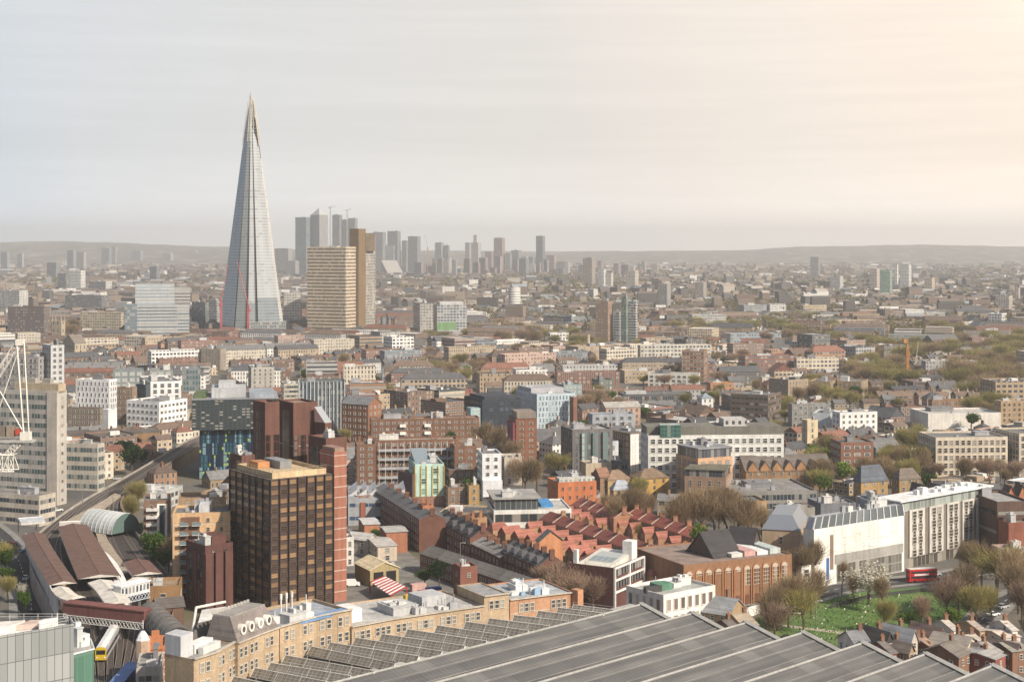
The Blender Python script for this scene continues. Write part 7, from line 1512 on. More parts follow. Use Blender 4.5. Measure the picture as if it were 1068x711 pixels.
# white tower crane at the left edge
def crane():
    Y0 = 430.0; root = empty('tower_crane', (xat(-14, Y0), Y0, 0), 'white lattice tower crane with its cab at the left edge', 'crane'); og = tuple(root.location); wm = plain((.72, .69, .62), .6, .1); P = lambda px, py, dy=0: Vector(P3(px, py, Y0+dy))
    def lattice(name, p, q_, w, n, r=.13):
        b = MB(); d = (q_-p).normalized(); u = d.cross(Vector((0, 1, 0))); u = u.normalized() if u.length > .1 else Vector((1, 0, 0)); v = d.cross(u).normalized(); c4 = [u*w/2+v*w/2, u*w/2-v*w/2, -u*w/2-v*w/2, -u*w/2+v*w/2]
        for c in c4: b.bar(p+c, q_+c, r)
        for k in range(n):
            a, e = p.lerp(q_, k/n), p.lerp(q_, (k+1)/n)
            for i in range(4): b.bar(a+c4[i], e+c4[(i+1) % 4], r*.6); b.bar(a+c4[i], a+c4[(i+1) % 4], r*.6)
        b.build(name, wm, root, origin=og)
    base = Vector((xat(-14, Y0), Y0, 0)); top = P(-14, 462)
    lattice('mast', base, top, 2.0, 22); lattice('jib', P(20, 356), P(-60, 480), 1.5, 18, .14)
    for dy in (-.9, .9):
        b = MB(); b.bar(P(17.5, 360, dy), P(24.5, 452, dy), .28); b.bar(P(25, 358, dy), P(30, 452, dy), .25); b.bar(P(0, 408, dy), P(23, 448, dy), .2); b.bar(P(-3, 432, dy), P(20, 362, dy), .15)
        for (x0, x1, y) in ((20.5, 27, 406), (23.5, 29.5, 440), (19, 25.5, 380)): b.bar(P(x0, y, dy), P(x1, y, dy), .12)
        b.build('a_frame', wm, root, origin=og)
    b = MB(); 
    for (x, y) in ((17.5, 360), (25, 358), (24.5, 452), (30, 452)): b.bar(P(x, y, -.9), P(x, y, .9), .14)
    c = P(21, 357); b.box(c.x, c.y, c.z-.8, c.z+.9, 2.0, 2.4); b.build('head_block', wm, root, origin=og)
    c = P(27, 455); b = MB(); b.box(c.x, c.y, c.z-1.0, c.z+1.3, 2.6, 2.6); b.build('rear_block', wm, root, origin=og)
    c = P(4, 459); b = MB(); b.box(c.x, c.y, c.z-.5, c.z+.2, 17, 2.8); b.build('slew_deck', plain((.42, .41, .39)), root, origin=og)
    c = P(2, 450); b = MB(); b.box(c.x, c.y, c.z-1.2, c.z+1.6, 3.2, 2.4); b.build('winch', plain((.20, .17, .14)), root, origin=og); c = P(11, 450); b = MB(); b.box(c.x, c.y, c.z-1.4, c.z+1.7, 2.2, 2.4); b.build('engine_house', plain((.28, .23, .18)), root, origin=og); c = P(19, 450); b = MB(); b.box(c.x, c.y, c.z-.8, c.z+.8, 1.2, 1.8); b.build('red_cabinet', plain((.45, .07, .05)), root, origin=og)
    lattice('lower_frame', P(-12, 482), P(17, 482), 4.6, 5, .2); lattice('brace', P(20, 462), P(8, 474), 1.6, 4, .14)
crane()
# pink-red tower cranes at the spire foot and the far cranes
def simple_crane(label, px, yb, yt, jib, col, Y, w=1.6, name='tower_crane'):
    root = empty(name, (xat(px, Y), Y, 0), label, 'crane'); og = tuple(root.location); m = plain(col, .6)
    b = MB(); p, q_ = Vector((xat(px, Y), Y, 0)), Vector(P3(px, yt, Y)); n = 24
    for c in ((-w/2, -w/2), (w/2, -w/2), (w/2, w/2), (-w/2, w/2)): b.bar(p+Vector((*c, 0)), q_+Vector((*c, 0)), .32*w/1.6)
    for k in range(n): a, e = p.lerp(q_, k/n), p.lerp(q_, (k+1)/n); b.bar(a+Vector((-w/2, -w/2, 0)), e+Vector((w/2, -w/2, 0)), .2*w/1.6); b.bar(a+Vector((-w/2, w/2, 0)), e+Vector((w/2, w/2, 0)), .2*w/1.6)
    b.build('mast', m, root); b = MB(); e = Vector(P3(*jib, Y)); d = (e-q_)
    for o in (-.6, .6): b.bar(q_+Vector((0, o, 0)), e+Vector((0, o*.4, 0)), .3*w/1.6)
    b.bar(q_+Vector((0, 0, 1.5)), e, .22*w/1.6)
    for k in range(14): a0 = q_.lerp(e, k/14); b.bar(a0+Vector((0, -.5, 0)), q_.lerp(e, (k+1)/14)+Vector((0, .5, .6)), .15*w/1.6)
    b.build('jib', m, root); b = MB(); c = q_-d.normalized()*6; b.bar(q_, c, .5*w/1.6); b.box(c.x, c.y, c.z-2.5, c.z+.5, 3, 2); b.build('counterweight', plain(tuple(x*.8 for x in col)), root)
simple_crane('pinkish red tower crane on the left of the glass spire foot', 230.5, 352, 312, (238, 276), (.50, .11, .12), 1890, 1.7)
simple_crane('pinkish red tower crane in front of the glass spire middle', 259, 352, 318, (247, 272), (.50, .11, .12), 1885, 1.9)
simple_crane('thin dark crane above the half-built far tower', 344.5, 289, 216, (350, 215), (.25, .25, .25), 5400, 2.4)
simple_crane('thin dark crane with a flat jib right of the half-built tower', 362, 289, 219, (367, 218), (.25, .25, .25), 5450, 2.4)
simple_crane('reddish crane between the dark far towers', 446, 289, 258, (443, 245), (.42, .25, .23), 5500, 2.6)
simple_crane('orange tower crane among the brown trees on the right', 946.5, 405, 362, (949, 371), (.62, .30, .10), 1180, 1.5)
simple_crane('pale yellow luffing crane beside the orange crane', 955.5, 388, 372, (957.5, 357), (.62, .56, .38), 1340, 1.5)
# ------------------------------------------------------------------ named trees, cars, bus, people-sized things
rt = random.Random(17)
def ring_occ(px, py, w):
    x, y = gp(px, py); occupy(rect(x, y, w, w), 0)
def T(kind, px, py, h, wide=1.0, label=None, group=None):
    x, y = gp(px, py); tree(kind, x, y, h, rt, label, group, wide); occupy(rect(x, y, 7, 7), 0)
# bare planes either side of the red terraces
for (px, py, h) in ((644, 561, 14), (656, 557, 16), (668, 553, 15), (638, 552, 12), (676, 549, 12)): T('bare', px, py, h, .85)
for (px, py, h) in ((702, 568, 15), (716, 566, 17), (730, 568, 18), (745, 566, 18), (758, 566, 17), (770, 569, 16), (782, 570, 14), (795, 566, 13), (724, 556, 15), (750, 554, 16), (766, 552, 14)): T('bare', px, py, h, .95)
T('lime', 731, 589, 14, .7); T('lime', 722, 596, 9, .9); T('budding', 668, 566, 7, 1.1)
for (px, py, h) in ((580, 640, 11), (592, 634, 12), (604, 642, 11), (572, 628, 10), (618, 640, 10), (630, 632, 9), (604, 628, 9), (565, 638, 8)): T('rusty', px, py, h, 1.15)
for (px, py, h) in ((640, 622, 9), (648, 632, 8)): T('bare', px, py, h)
# park
for (k, px, py, h, w) in (('bare', 800, 662, 12, 1.1), ('bare', 822, 654, 14, 1.1), ('budding', 838, 660, 11, 1.2), ('rusty', 808, 672, 10, 1.1), ('bare', 846, 644, 13, .9), ('bare', 833, 616, 13, .8), ('bare', 848, 612, 14, .75), ('rusty', 823, 640, 9, 1),
    ('blossom', 906, 630, 11, 1.35), ('blossom', 803, 655, 8, .8), ('rusty', 988, 650, 12, 1.15), ('bare', 1000, 642, 14, 1.1), ('budding', 1018, 656, 11, 1.15), ('budding', 1034, 652, 10, 1.0), ('lime', 994, 660, 7, 1.0), ('budding', 922, 662, 9, .8), ('rusty', 962, 658, 9, 1.0), ('leafy', 948, 660, 6, 1.2),
    ('bare', 1008, 610, 13, 1.0), ('bare', 1024, 615, 14, 1.05), ('budding', 1040, 622, 14, 1.1), ('bare', 1052, 630, 15, 1.0), ('bare', 1062, 640, 14, 1.0), ('rusty', 1066, 655, 12, 1.0), ('bare', 1048, 606, 10, 1.0), ('bare', 878, 622, 10, .7), ('bare', 890, 632, 9, .6), ('bare', 920, 640, 10, .8)): T(k, px, py, h, w)
# railway side
for (k, px, py, h, w) in (('leafy', 160, 596, 13, .8), ('leafy', 168, 604, 9, 1), ('budding', 138, 549, 11, .9), ('lime', 147, 565, 7, 1), ('bare', 188, 600, 12, .9), ('bare', 175, 590, 10, .9), ('budding', 8, 590, 7, 1.1), ('leafy', 6, 600, 8, 1.1), ('leafy', 27, 642, 7, 1), ('blossom', 20, 630, 6, .8), ('budding', 8, 628, 7, 1.1), ('evergreen', 138, 496, 14, 1.3), ('evergreen', 130, 485, 12, 1.2), ('evergreen', 148, 490, 10, 1.2), ('rusty', 176, 596, 9, 1), ('leafy', 112, 540, 6, 1),
    ('leafy', 375, 405, 12, 1.3), ('leafy', 388, 404, 9, 1.4), ('budding', 399, 428, 16, 1.1), ('evergreen', 458, 615, 9, 1.0), ('leafy', 443, 612, 5, 1.6), ('lime', 488, 581, 9, .9), ('lime', 510, 593, 8, .8), ('leafy', 392, 566, 5, 1.3), ('bare', 548, 520, 16, 1), ('bare', 560, 518, 15, .9), ('bare', 528, 498, 16, 1), ('bare', 516, 478, 15, 1), ('rusty', 545, 508, 12, 1), ('bare', 503, 470, 14, 1)): T(k, px, py, h, w)
# mid and far tree groups, each trunk by itself
rm = random.Random(23)
def grove(x0, x1, y0, y1, n, kinds, h0, h1, wide=1.15):
    for _ in range(n):
        px, py = rm.uniform(x0, x1), rm.uniform(y0, y1); x, y = gp(px, py)
        if occupy(rect(x, y, 4, 4), 0, True): continue
        tree(rm.choice(kinds), x, y, rm.uniform(h0, h1), rm, None, None, wide*rm.uniform(.85, 1.25)); occupy(rect(x, y, 6, 6), 0)
BR = ['bare', 'bare', 'rusty']
grove(508, 562, 345, 362, 18, BR, 12, 18, 1.4); grove(440, 520, 382, 402, 16, BR+['budding'], 10, 15, 1.2); grove(470, 512, 396, 410, 8, ['budding', 'lime', 'bare'], 9, 13); grove(320, 370, 384, 402, 9, BR, 10, 14)
grove(890, 950, 385, 408, 24, ['budding', 'bare'], 12, 17, 1.4); grove(985, 1068, 380, 412, 34, ['budding', 'bare', 'bare'], 13, 19, 1.5); grove(1010, 1068, 408, 440, 18, ['budding', 'bare'], 11, 16, 1.3); grove(985, 1010, 378, 386, 6, ['lime', 'leafy'], 8, 10, 1.8)
grove(850, 880, 470, 520, 9, ['bare', 'lime', 'budding'], 9, 13); grove(905, 970, 470, 520, 18, ['bare', 'budding'], 10, 14, 1.1); grove(975, 1068, 494, 512, 14, ['bare', 'rusty'], 8, 12, 1.1); grove(845, 860, 486, 500, 4, ['lime', 'leafy'], 8, 12)
grove(600, 645, 422, 440, 9, BR, 9, 13); grove(690, 760, 390, 410, 8, BR, 8, 12); grove(640, 700, 335, 352, 10, BR, 10, 14, 1.3); grove(700, 860, 372, 382, 18, BR, 10, 14, 1.2); grove(215, 260, 372, 384, 5, BR, 10, 13); grove(50, 85, 346, 356, 8, BR, 14, 18, 1.3); grove(790, 880, 352, 364, 16, BR, 10, 14, 1.3); grove(560, 620, 375, 398, 8, BR+['lime'], 9, 13); grove(0, 24, 572, 640, 5, ['bare', 'budding', 'leafy'], 5, 8)
grove(700, 860, 334, 352, 26, ['budding'], 12, 16, 1.7); grove(860, 1068, 342, 380, 60, ['budding', 'budding', 'bare'], 12, 17, 1.7); grove(560, 700, 350, 372, 14, ['budding'], 11, 15, 1.5); grove(760, 960, 408, 436, 22, ['budding', 'bare'], 9, 13, 1.2); grove(420, 620, 350, 376, 14, ['budding', 'bare'], 11, 15, 1.4)

CARM = {}
def car(label, px, py, ang, col, kind='car', z=.03, xy=None):
    x, y = xy or gp(px, py); root = empty(kind if kind != 'car' else 'parked_car', (x, y, z), label, 'car' if kind == 'car' else 'van'); root.rotation_euler = (0, 0, ang)
    if kind not in CARM:
        Lc, Wc = (4.3, 1.75) if kind == 'car' else (5.2, 1.95); b = MB()
        pr = [(-Lc/2, .3), (Lc/2, .3), (Lc/2, .75), (Lc/2-.9, .92), (-Lc/2+.3, .98), (-Lc/2, .85)] if kind == 'car' else [(-Lc/2, .3), (Lc/2, .3), (Lc/2, 1.1), (Lc/2-.8, 1.3), (Lc/2-1.4, 2.2), (-Lc/2, 2.25)]
        m = len(pr)
        for i in range(m): a, c = pr[i], pr[(i+1) % m]; b.face([(a[0], -Wc/2, a[1]), (c[0], -Wc/2, c[1]), (c[0], Wc/2, c[1]), (a[0], Wc/2, a[1])][::-1])
        b.face([(p[0], -Wc/2, p[1]) for p in pr]); b.face([(p[0], Wc/2, p[1]) for p in reversed(pr)])
        body = b.mesh('body', tinted(.3, .04, .5, .6)); c = MB()
        if kind == 'car':
            lo = [(-Lc/2+.35, -Wc/2+.08), (Lc/2-1.0, -Wc/2+.08), (Lc/2-1.0, Wc/2-.08), (-Lc/2+.35, Wc/2-.08)]; hi = [(-Lc/2+.9, -Wc/2+.25), (Lc/2-1.8, -Wc/2+.25), (Lc/2-1.8, Wc/2-.25), (-Lc/2+.9, Wc/2-.25)]
            for i in range(4): c.face([(*lo[i], .9), (*lo[(i+1) % 4], .9), (*hi[(i+1) % 4], 1.45), (*hi[i], 1.45)], 0)
            c.face([(*p, 1.45) for p in hi], 1)
        else: c.face([(Lc/2-.78, -.85, 1.32), (Lc/2-.78, .85, 1.32), (Lc/2-1.36, .8, 2.14), (Lc/2-1.36, -.8, 2.14)], 0)
        cab = c.mesh('cabin', [glass((.02, .022, .025), share=0), tinted(.3, .04, .5, .6)]); w = MB(); w.bar((0, -.1, 0), (0, .1, 0), .32, 0, 10); CARM[kind] = (body, cab, w.mesh('wheel', plain((.02, .02, .02))), Lc, Wc)
    bm_, cm_, wm_, Lc, Wc = CARM[kind]
    for nm, me in (('body', bm_), ('cabin', cm_)): o = bpy.data.objects.new(nm, me); COL.objects.link(o); o.parent = root; o.color = V4(col)
    for sx in (-1, 1):
        for sy in (-1, 1): o = bpy.data.objects.new('wheel', wm_); COL.objects.link(o); o.parent = root; o.location = (sx*Lc*.31, sy*(Wc/2-.05), .32)
CC = {'white': (.75, .75, .74), 'silver': (.45, .46, .47), 'black': (.02, .02, .022), 'dark blue': (.03, .05, .14), 'red': (.42, .03, .03), 'grey': (.2, .2, .21)}
car('white van parked by the tan shed', 367, 611, R(10), CC['white'], 'van')
for (c, px, py, a, w) in (('silver', 4, 569, 20, 'at the street bend by the station corner'), ('red', 10, 568, 20, 'beside the silver one at the street bend'), ('dark blue', 20, 576, 35, 'going up the street beside the screen wall'), ('black', 33, 640, 88, 'parked along the screen wall'), ('white', 27, 604, 100, 'on the street below the street side canopy'),
    ('black', 822, 667, 12, 'by the park railings behind the train shed gables'), ('dark blue', 836, 666, 12, 'next to the black one by the park railings'), ('white', 1036, 642, 35, 'under the trees at the right of the park'), ('silver', 1046, 634, 35, 'beyond the white car right of the park'), ('grey', 1002, 596, 8, 'on the road at the foot of the stone hotel'), ('silver', 975, 600, 8, 'just behind the red bus'),
    ('dark blue', 466, 586, -55, 'parked outside the dormered terrace'), ('grey', 474, 589, -55, 'second along the kerb outside the dormered terrace'), ('black', 540, 615, -58, 'outside the slate-roofed terrace'), ('silver', 122, 500, 35, 'on the street below the small banded office'), ('white', 60, 533, 35, 'by the railway below the concrete slab'), ('grey', 398, 584, 15, 'in the yard behind the cream workshop'), ('silver', 405, 589, 15, 'beside the grey car in the yard')):
    car(f'{c} car {w}', px, py, R(a), CC[c])
o = None
x, y = gp(500, 596); r0 = empty('container', (x, y, 0), 'blue site container on the street by the lime trees', 'container'); b = MB(); b.box(x, y, .1, 2.9, 8, 2.6, R(-58)); b.build('body', plain((.05, .13, .36), .6), r0); b = MB(); b.box(x, y, 2.9, 3.0, 8.1, 2.7, R(-58)); b.build('roof', plain((.30, .34, .42), .6), r0)
def bus():
    x, y = gp(961, 606); root = empty('double_decker_bus', (x, y, .03), 'red double-decker bus on the road beside the stone hotel', 'bus'); ang = R(14); root.rotation_euler = (0, 0, ang); Lb_, Wb = 10.0, 2.55
    def add(name, fn, mats): b = MB(); fn(b); o = bpy.data.objects.new(name, b.mesh(name, mats)); COL.objects.link(o); o.parent = root
    red = plain((.50, .022, .022), .35, .05); add('body', lambda b: b.prism(rect(0, 0, Lb_, Wb), .35, 4.25), red); add('roof', lambda b: b.prism(rect(0, 0, Lb_-.3, Wb-.2), 4.25, 4.4), plain((.62, .60, .58), .5))
    gm_ = glass((.03, .03, .035), share=0); wh = plain((.74, .72, .7), .5)
    for s in (-1, 1):
        for z0, z1 in ((1.25, 2.05), (2.95, 3.65)): add('window_strip', lambda b: b.box(.1, s*Wb/2, z0, z1, Lb_-1.0, .06), gm_)
        add('advert_panel', lambda b: b.box(-.6, s*Wb/2, 2.2, 2.75, 5.2, .05), wh)
    for s in (-1, 1):
        add('windscreen', lambda b: b.box(s*Lb_/2, 0, 1.1, 2.2, .06, Wb-.4), gm_); add('upper_window', lambda b: b.box(s*Lb_/2, 0, 2.9, 3.7, .06, Wb-.4), gm_)
        for sx in (-1, 1): add('wheel', lambda b: b.bar((sx*3.2, s*Wb/2-.1*s, .5), (sx*3.2, s*Wb/2+.02*s, .5), .5, 0, 12), plain((.02, .02, .02)))
bus()
# lamp posts and masts
def post(label, px, py, h, z=0, name='street_lamp'):
    x, y = gp(px, py, z); o = empty(name, (x, y, z), label, 'lamp post'); b = MB(); b.bar((x, y, z), (x, y, z+h), .13, 0, 6); b.build('pole', plain((.18, .19, .18)), o, origin=(x, y, z)); b = MB(); b.bar((x, y, z+h), (x+1.3, y-.3, z+h+.15), .08); b.box(x+1.5, y-.3, z+h, z+h+.2, .8, .35); b.build('lamp_head', plain((.5, .5, .48)), o, origin=(x, y, z))
for (px, py, z, w) in ((828, 669, 0, 'in the park left of the path bend'), (851, 655, 0, 'among the bare trees by the park path'), (118, 540, 6, 'on the platform by the glass barrel roof'), (86, 531, 6, 'between the tracks near the pale ramp'), (112, 517, 6, 'beside the tracks where they narrow'), (540, 612, 0, 'outside the slate-roofed terrace'), (480, 590, 0, 'outside the dormered terrace'), (42, 600, 0, 'halfway down the left street'), (1052, 622, 0, 'at the road corner right of the park')): post(f'thin dark lamp post {w}', px, py, 8, z)
# small old houses between the shed gables and the park
HC = {'brown': (.23, .13, .085), 'tan': (.36, .25, .15), 'pale stone': (.50, .43, .36), 'dark red': (.24, .085, .065), 'white': (.64, .61, .57), 'black timbered': (.05, .045, .045), 'orange': (.40, .17, .09)}
for (c, xl, xc, xr, yt, yb, th, rise, ax, roofc, lab) in (
    ('tan', 744, 760, 790, 636, 672, 55, 4.5, 1, (.24, .25, .26), 'tan brick chapel with a grey slate roof and skylights right of the white modern block'), ('tan', 770, 776, 800, 648, 680, 30, 3, 0, (.33, .27, .20), 'tan brick house with a pale brown roof below the slate-roofed chapel'), ('brown', 755, 768, 780, 654, 690, 40, 3, 0, (.12, .10, .09), 'dark gabled house squeezed behind the train shed gable'),
    ('white', 888, 893, 920, 668, 700, 16, 3.4, 0, (.20, .20, .215), 'white house with dormered grey roof behind the last train shed gables'), ('black timbered', 916, 924, 938, 664, 700, 30, 3, 1, (.10, .09, .08), 'black timbered house below the park lawn'), ('pale stone', 938, 950, 962, 663, 702, 40, 3.5, 1, (.36, .37, .38), 'pale stone house with a grey hipped roof below the lawn'), ('orange', 958, 966, 978, 672, 700, 30, 2.5, 1, (.40, .28, .18), 'small orange brick house beside the pale stone one'),
    ('white', 972, 979, 990, 660, 690, 35, 3.2, 1, (.30, .2, .17), 'white gabled house with a brown roof by the budding trees'), ('pale stone', 990, 1006, 1030, 672, 705, 52, 3, 1, (.26, .23, .2), 'pale house with a long brown roof below the trees'), ('brown', 988, 1000, 1022, 680, 715, 48, 3, 0, (.17, .15, .13), 'brown house with a mossy roof at the bottom right'), ('dark red', 1024, 1038, 1056, 682, 715, 46, 1, 0, (.34, .33, .31), 'dark red brick block with a flat grey roof at the bottom right'),
    ('dark red', 922, 930, 939, 676, 706, 30, 2.5, 0, (0.16, 0.14, 0.13), 'narrow dark red house right behind the last roof gutter'),
    ('tan', 940, 948, 957, 674, 704, 42, 2.5, 1, (0.24, 0.2, 0.17), 'narrow tan house under the pale stone gables'),
    ('brown', 967, 975, 984, 672, 702, 40, 2.5, 0, (0.3, 0.2, 0.15), 'brown house with an orange-brown roof below the white gabled one'),
    ('white', 987, 995, 1004, 652, 682, 25, 2.2, 0, (0.45, 0.4, 0.35), 'low white cottage at the foot of the budding trees'),
    ('tan', 1014, 1022, 1031, 652, 682, 25, 2, 0, (0.36, 0.3, 0.25), 'low tan cottage under the road side trees'),
    ('pale stone', 1010, 1018, 1027, 674, 704, 45, 2.4, 1, (0.22, 0.19, 0.17), 'pale stone house between two brown ones at the bottom right'),
    ('orange', 1032, 1040, 1049, 676, 706, 45, 2.4, 0, (0.3, 0.28, 0.26), 'orange house with a grey roof at the bottom right'),
    ('dark red', 1052, 1060, 1069, 674, 704, 40, 2.4, 1, (0.2, 0.15, 0.13), 'dark red gabled house at the bottom right corner'),
    ('white', 1048, 1056, 1065, 652, 682, 20, 2, 0, (0.5, 0.46, 0.42), 'white shed-like house by the road at the right edge'),
    ('white', 1038, 1048, 1075, 660, 685, 20, 1.0, 0, (.58, .5, .43), 'white flat-roofed pavilion at the right edge by the road'), ('tan', 1004, 1010, 1040, 668, 692, 20, 2, 0, (.45, .40, .34), 'long pale-roofed shed in the row below the trees'), ('brown', 1050, 1056, 1085, 674, 705, 20, 1.5, 0, (.28, .27, .23), 'brown block with a wide mossy roof at the right edge')):
    xl, xr = xc-(xc-xl)*.6, xc+(xr-xc)*.6
    B = L('x', lab, xl, xc, xr, yt+5, yb, th, HC[c], 'g', bay=2.6, st=3, ww=1.0, wh=1.4, frame=(.62, .6, .56), kind='gable', axis=ax, rise=rise*.8, roof=roofc, plant=0, maxd=10, name='old_house', cat='house', reg=False)
    q = bil(B.foot, .85, .5); chimney(B.root, q[0], q[1], B.z+rise*.3, B.z+rise*.8+1.1, R(th), HC['brown'])
    if 'skylights' in lab:
        for t in (.3, .5, .7): pass
for (px, py, h) in ((796, 672, 6), (712, 668, 5)): pass

# ------------------------------------------------------------------ the city between: every block its own building
rf = random.Random(101)
WC = [('brown brick', (.20, .125, .09), 8), ('red brick', (.235, .115, .08), 4), ('tan brick', (.36, .26, .16), 5), ('buff', (.47, .37, .26), 4), ('cream', (.60, .53, .43), 3), ('white', (.70, .68, .65), 4), ('pale grey', (.45, .45, .44), 2), ('dark grey', (.13, .13, .135), 2), ('slate blue', (.20, .24, .28), 1), ('orange brick', (.36, .20, .12), 1), ('pinkish', (.44, .30, .24), 2)]
RC = [('grey', (.20, .20, .20)), ('pale', (.40, .39, .37)), ('dark', (.085, .085, .09)), ('brown', (.20, .15, .12)), ('dark', (.11, .108, .105)), ('brown', (.15, .125, .105)), ('white', (.55, .54, .52))]
PC = [('slate', (.085, .088, .095)), ('slate', (.11, .11, .115)), ('brown tiled', (.14, .10, .08)), ('brown tiled', (.17, .12, .09)), ('red tiled', (.21, .10, .07)), ('grey', (.17, .17, .17))]
wfill = [facade(None, bay=3.0, st=3.1, fw=.42, fh=.5), facade(None, bay=2.7, st=3.0, fw=.5, fh=.46, frame=(.72, .7, .66)), facade(None, bay=3.6, st=3.4, fw=.62, fh=.5, frame=(.3, .3, .3)), facade(None, bay=2.4, st=3.3, fw=.4, fh=.62, frame=(.4, .36, .3)), facade(None, bay=30, st=3.4, fw=.97, fh=.42, frame=(.34, .33, .32))]
rfill = tinted(.95, .32, .25); tfill = tiled(None); pfill = tinted(.9, .18, .3)
FILL = []; NEAR = {'terrace_row': 0, 'flat_block': 0, 'office_block': 0, 'warehouse': 0, 'mansion_block': 0, 'town_house': 0, 'workshop': 0}
LIM = 290
def wpick(r, l):
    t = r.uniform(0, sum(x[2] for x in l))
    for x in l:
        t -= x[2]
        if t <= 0: return x
    return l[-1]
def clear_height(foot, h):
    """no filler stands in front of what the landmarks show: cut it down or drop it"""
    Y = min(p[1] for p in foot)
    for z_try in (h, h*.75, h*.55, 6.0, 4.0):
        ps = [proj(p[0], p[1], z_try) for p in foot]; x0, x1 = min(p[0] for p in ps), max(p[0] for p in ps); t = min(p[1] for p in ps); ok = True
        for q in REFS:
            if q['Y'] > Y and x1 > q['x0'] and x0 < q['x1'] and t < q['bot']-2 and q['bot'] > q['top']:
                base = E+H*F/q['Y']
                if t < min(q['bot'], base)-max(3.0, min((base-q['top'])*.22, 7)): ok = False; break
        if ok: return z_try
    return 0
def filler(x, y, lx, ly, ang, kind, h):
    if NEAR[kind] >= 295: kind = min(NEAR, key=NEAR.get)
    if NEAR[kind] >= 295: return False
    foot = rect(x, y, lx, ly, ang); px, py = proj(x, y, 0)
    if not (-40 < px < 1110): return False
    if occupy(foot, 1.0, True): return False
    h = clear_height(foot, h)
    if h < 4: return False
    far = y > 1550
    cn, c, _ = wpick(rf, WC); g_ = rf.uniform(.78, 1.12); c = tuple(min(.8, v*g_) for v in c); flat = kind in ('flat_block', 'office_block') or (kind in ('warehouse', 'workshop') and rf.random() < .6)
    rn, rc = rf.choice(RC if flat else PC); g_ = rf.uniform(.7, 1.1); rc = tuple(v*g_ for v in rc); wm = rf.choice(wfill[:4] if kind != 'office_block' else wfill[2:]); zt = h
    vis = [p for p in foot]; vis.sort(key=lambda p: p[1]); foot2 = foot
    root = empty(kind, (x, y, 0), None, 'building'); b = MB()
    if flat: b.parapet(foot, 0, h-.7, .7, .3)
    else: b.ring(foot, 0, h)
    b.build('wall', wm, root, color=c); b = MB()
    if flat: b.cap(inset(foot, .25), h-.7); b.build('roof', rfill, root, color=rc)
    else:
        ax = 0 if lx >= ly else 1; rise = min(lx, ly)*rf.uniform(.28, .42); b.gable(foot, h, h+rise, ax, .3, 0, 1, hip=rf.choice((0, 0, 1.0)) if kind != 'terrace_row' else 0); b.build('roof', [tfill, pfill], root, color=rc); zt = h+rise
    if not far:
        if flat:
            for k in range(rf.randint(2, 6 if y < 1100 else 3)):
                u, v = rf.uniform(.15, .85), rf.uniform(.15, .85); q = bil(foot, u, v); bb = MB(); big = k == 0; hh = rf.uniform(1.5, 3) if big else rf.uniform(.6, 1.6)
                bb.box(q[0], q[1], h-.7, h-.7+hh, min(rf.uniform(3, 8), lx*.4) if big else rf.uniform(.8, 2.2), min(rf.uniform(2.5, 6), ly*.4) if big else rf.uniform(.8, 2), ang); bb.build('roof_plant', pfill, root, color=rf.choice(((.5, .5, .49), (.3, .3, .31), (.62, .6, .57), tuple(v*.9 for v in c))))
        else:
            n = max(1, int(max(lx, ly)/(6.5 if kind == 'terrace_row' else 11))); 
            for k in range(n):
                t = (k+.5)/n; q = bil(foot, t, .5) if lx >= ly else bil(foot, .5, t); chimney(root, q[0], q[1], zt-1.5, zt+rf.uniform(.8, 1.5), ang+math.pi/2, tuple(v*.9 for v in c), 3, 1.6, .7)
    occupy(foot, 1.5); FILL.append((root, kind, cn, rn, h, x, y, lx, ly)); NEAR[kind] += 1
    return True
def zone(y): return R((24, -12, 38, 8, 30, -20, 16)[int(y/330) % 7])
NT = {k: sum(1 for o in bpy.data.objects if o.name.split('.')[0] == k) for k in ('bare_tree', 'budding_tree')}
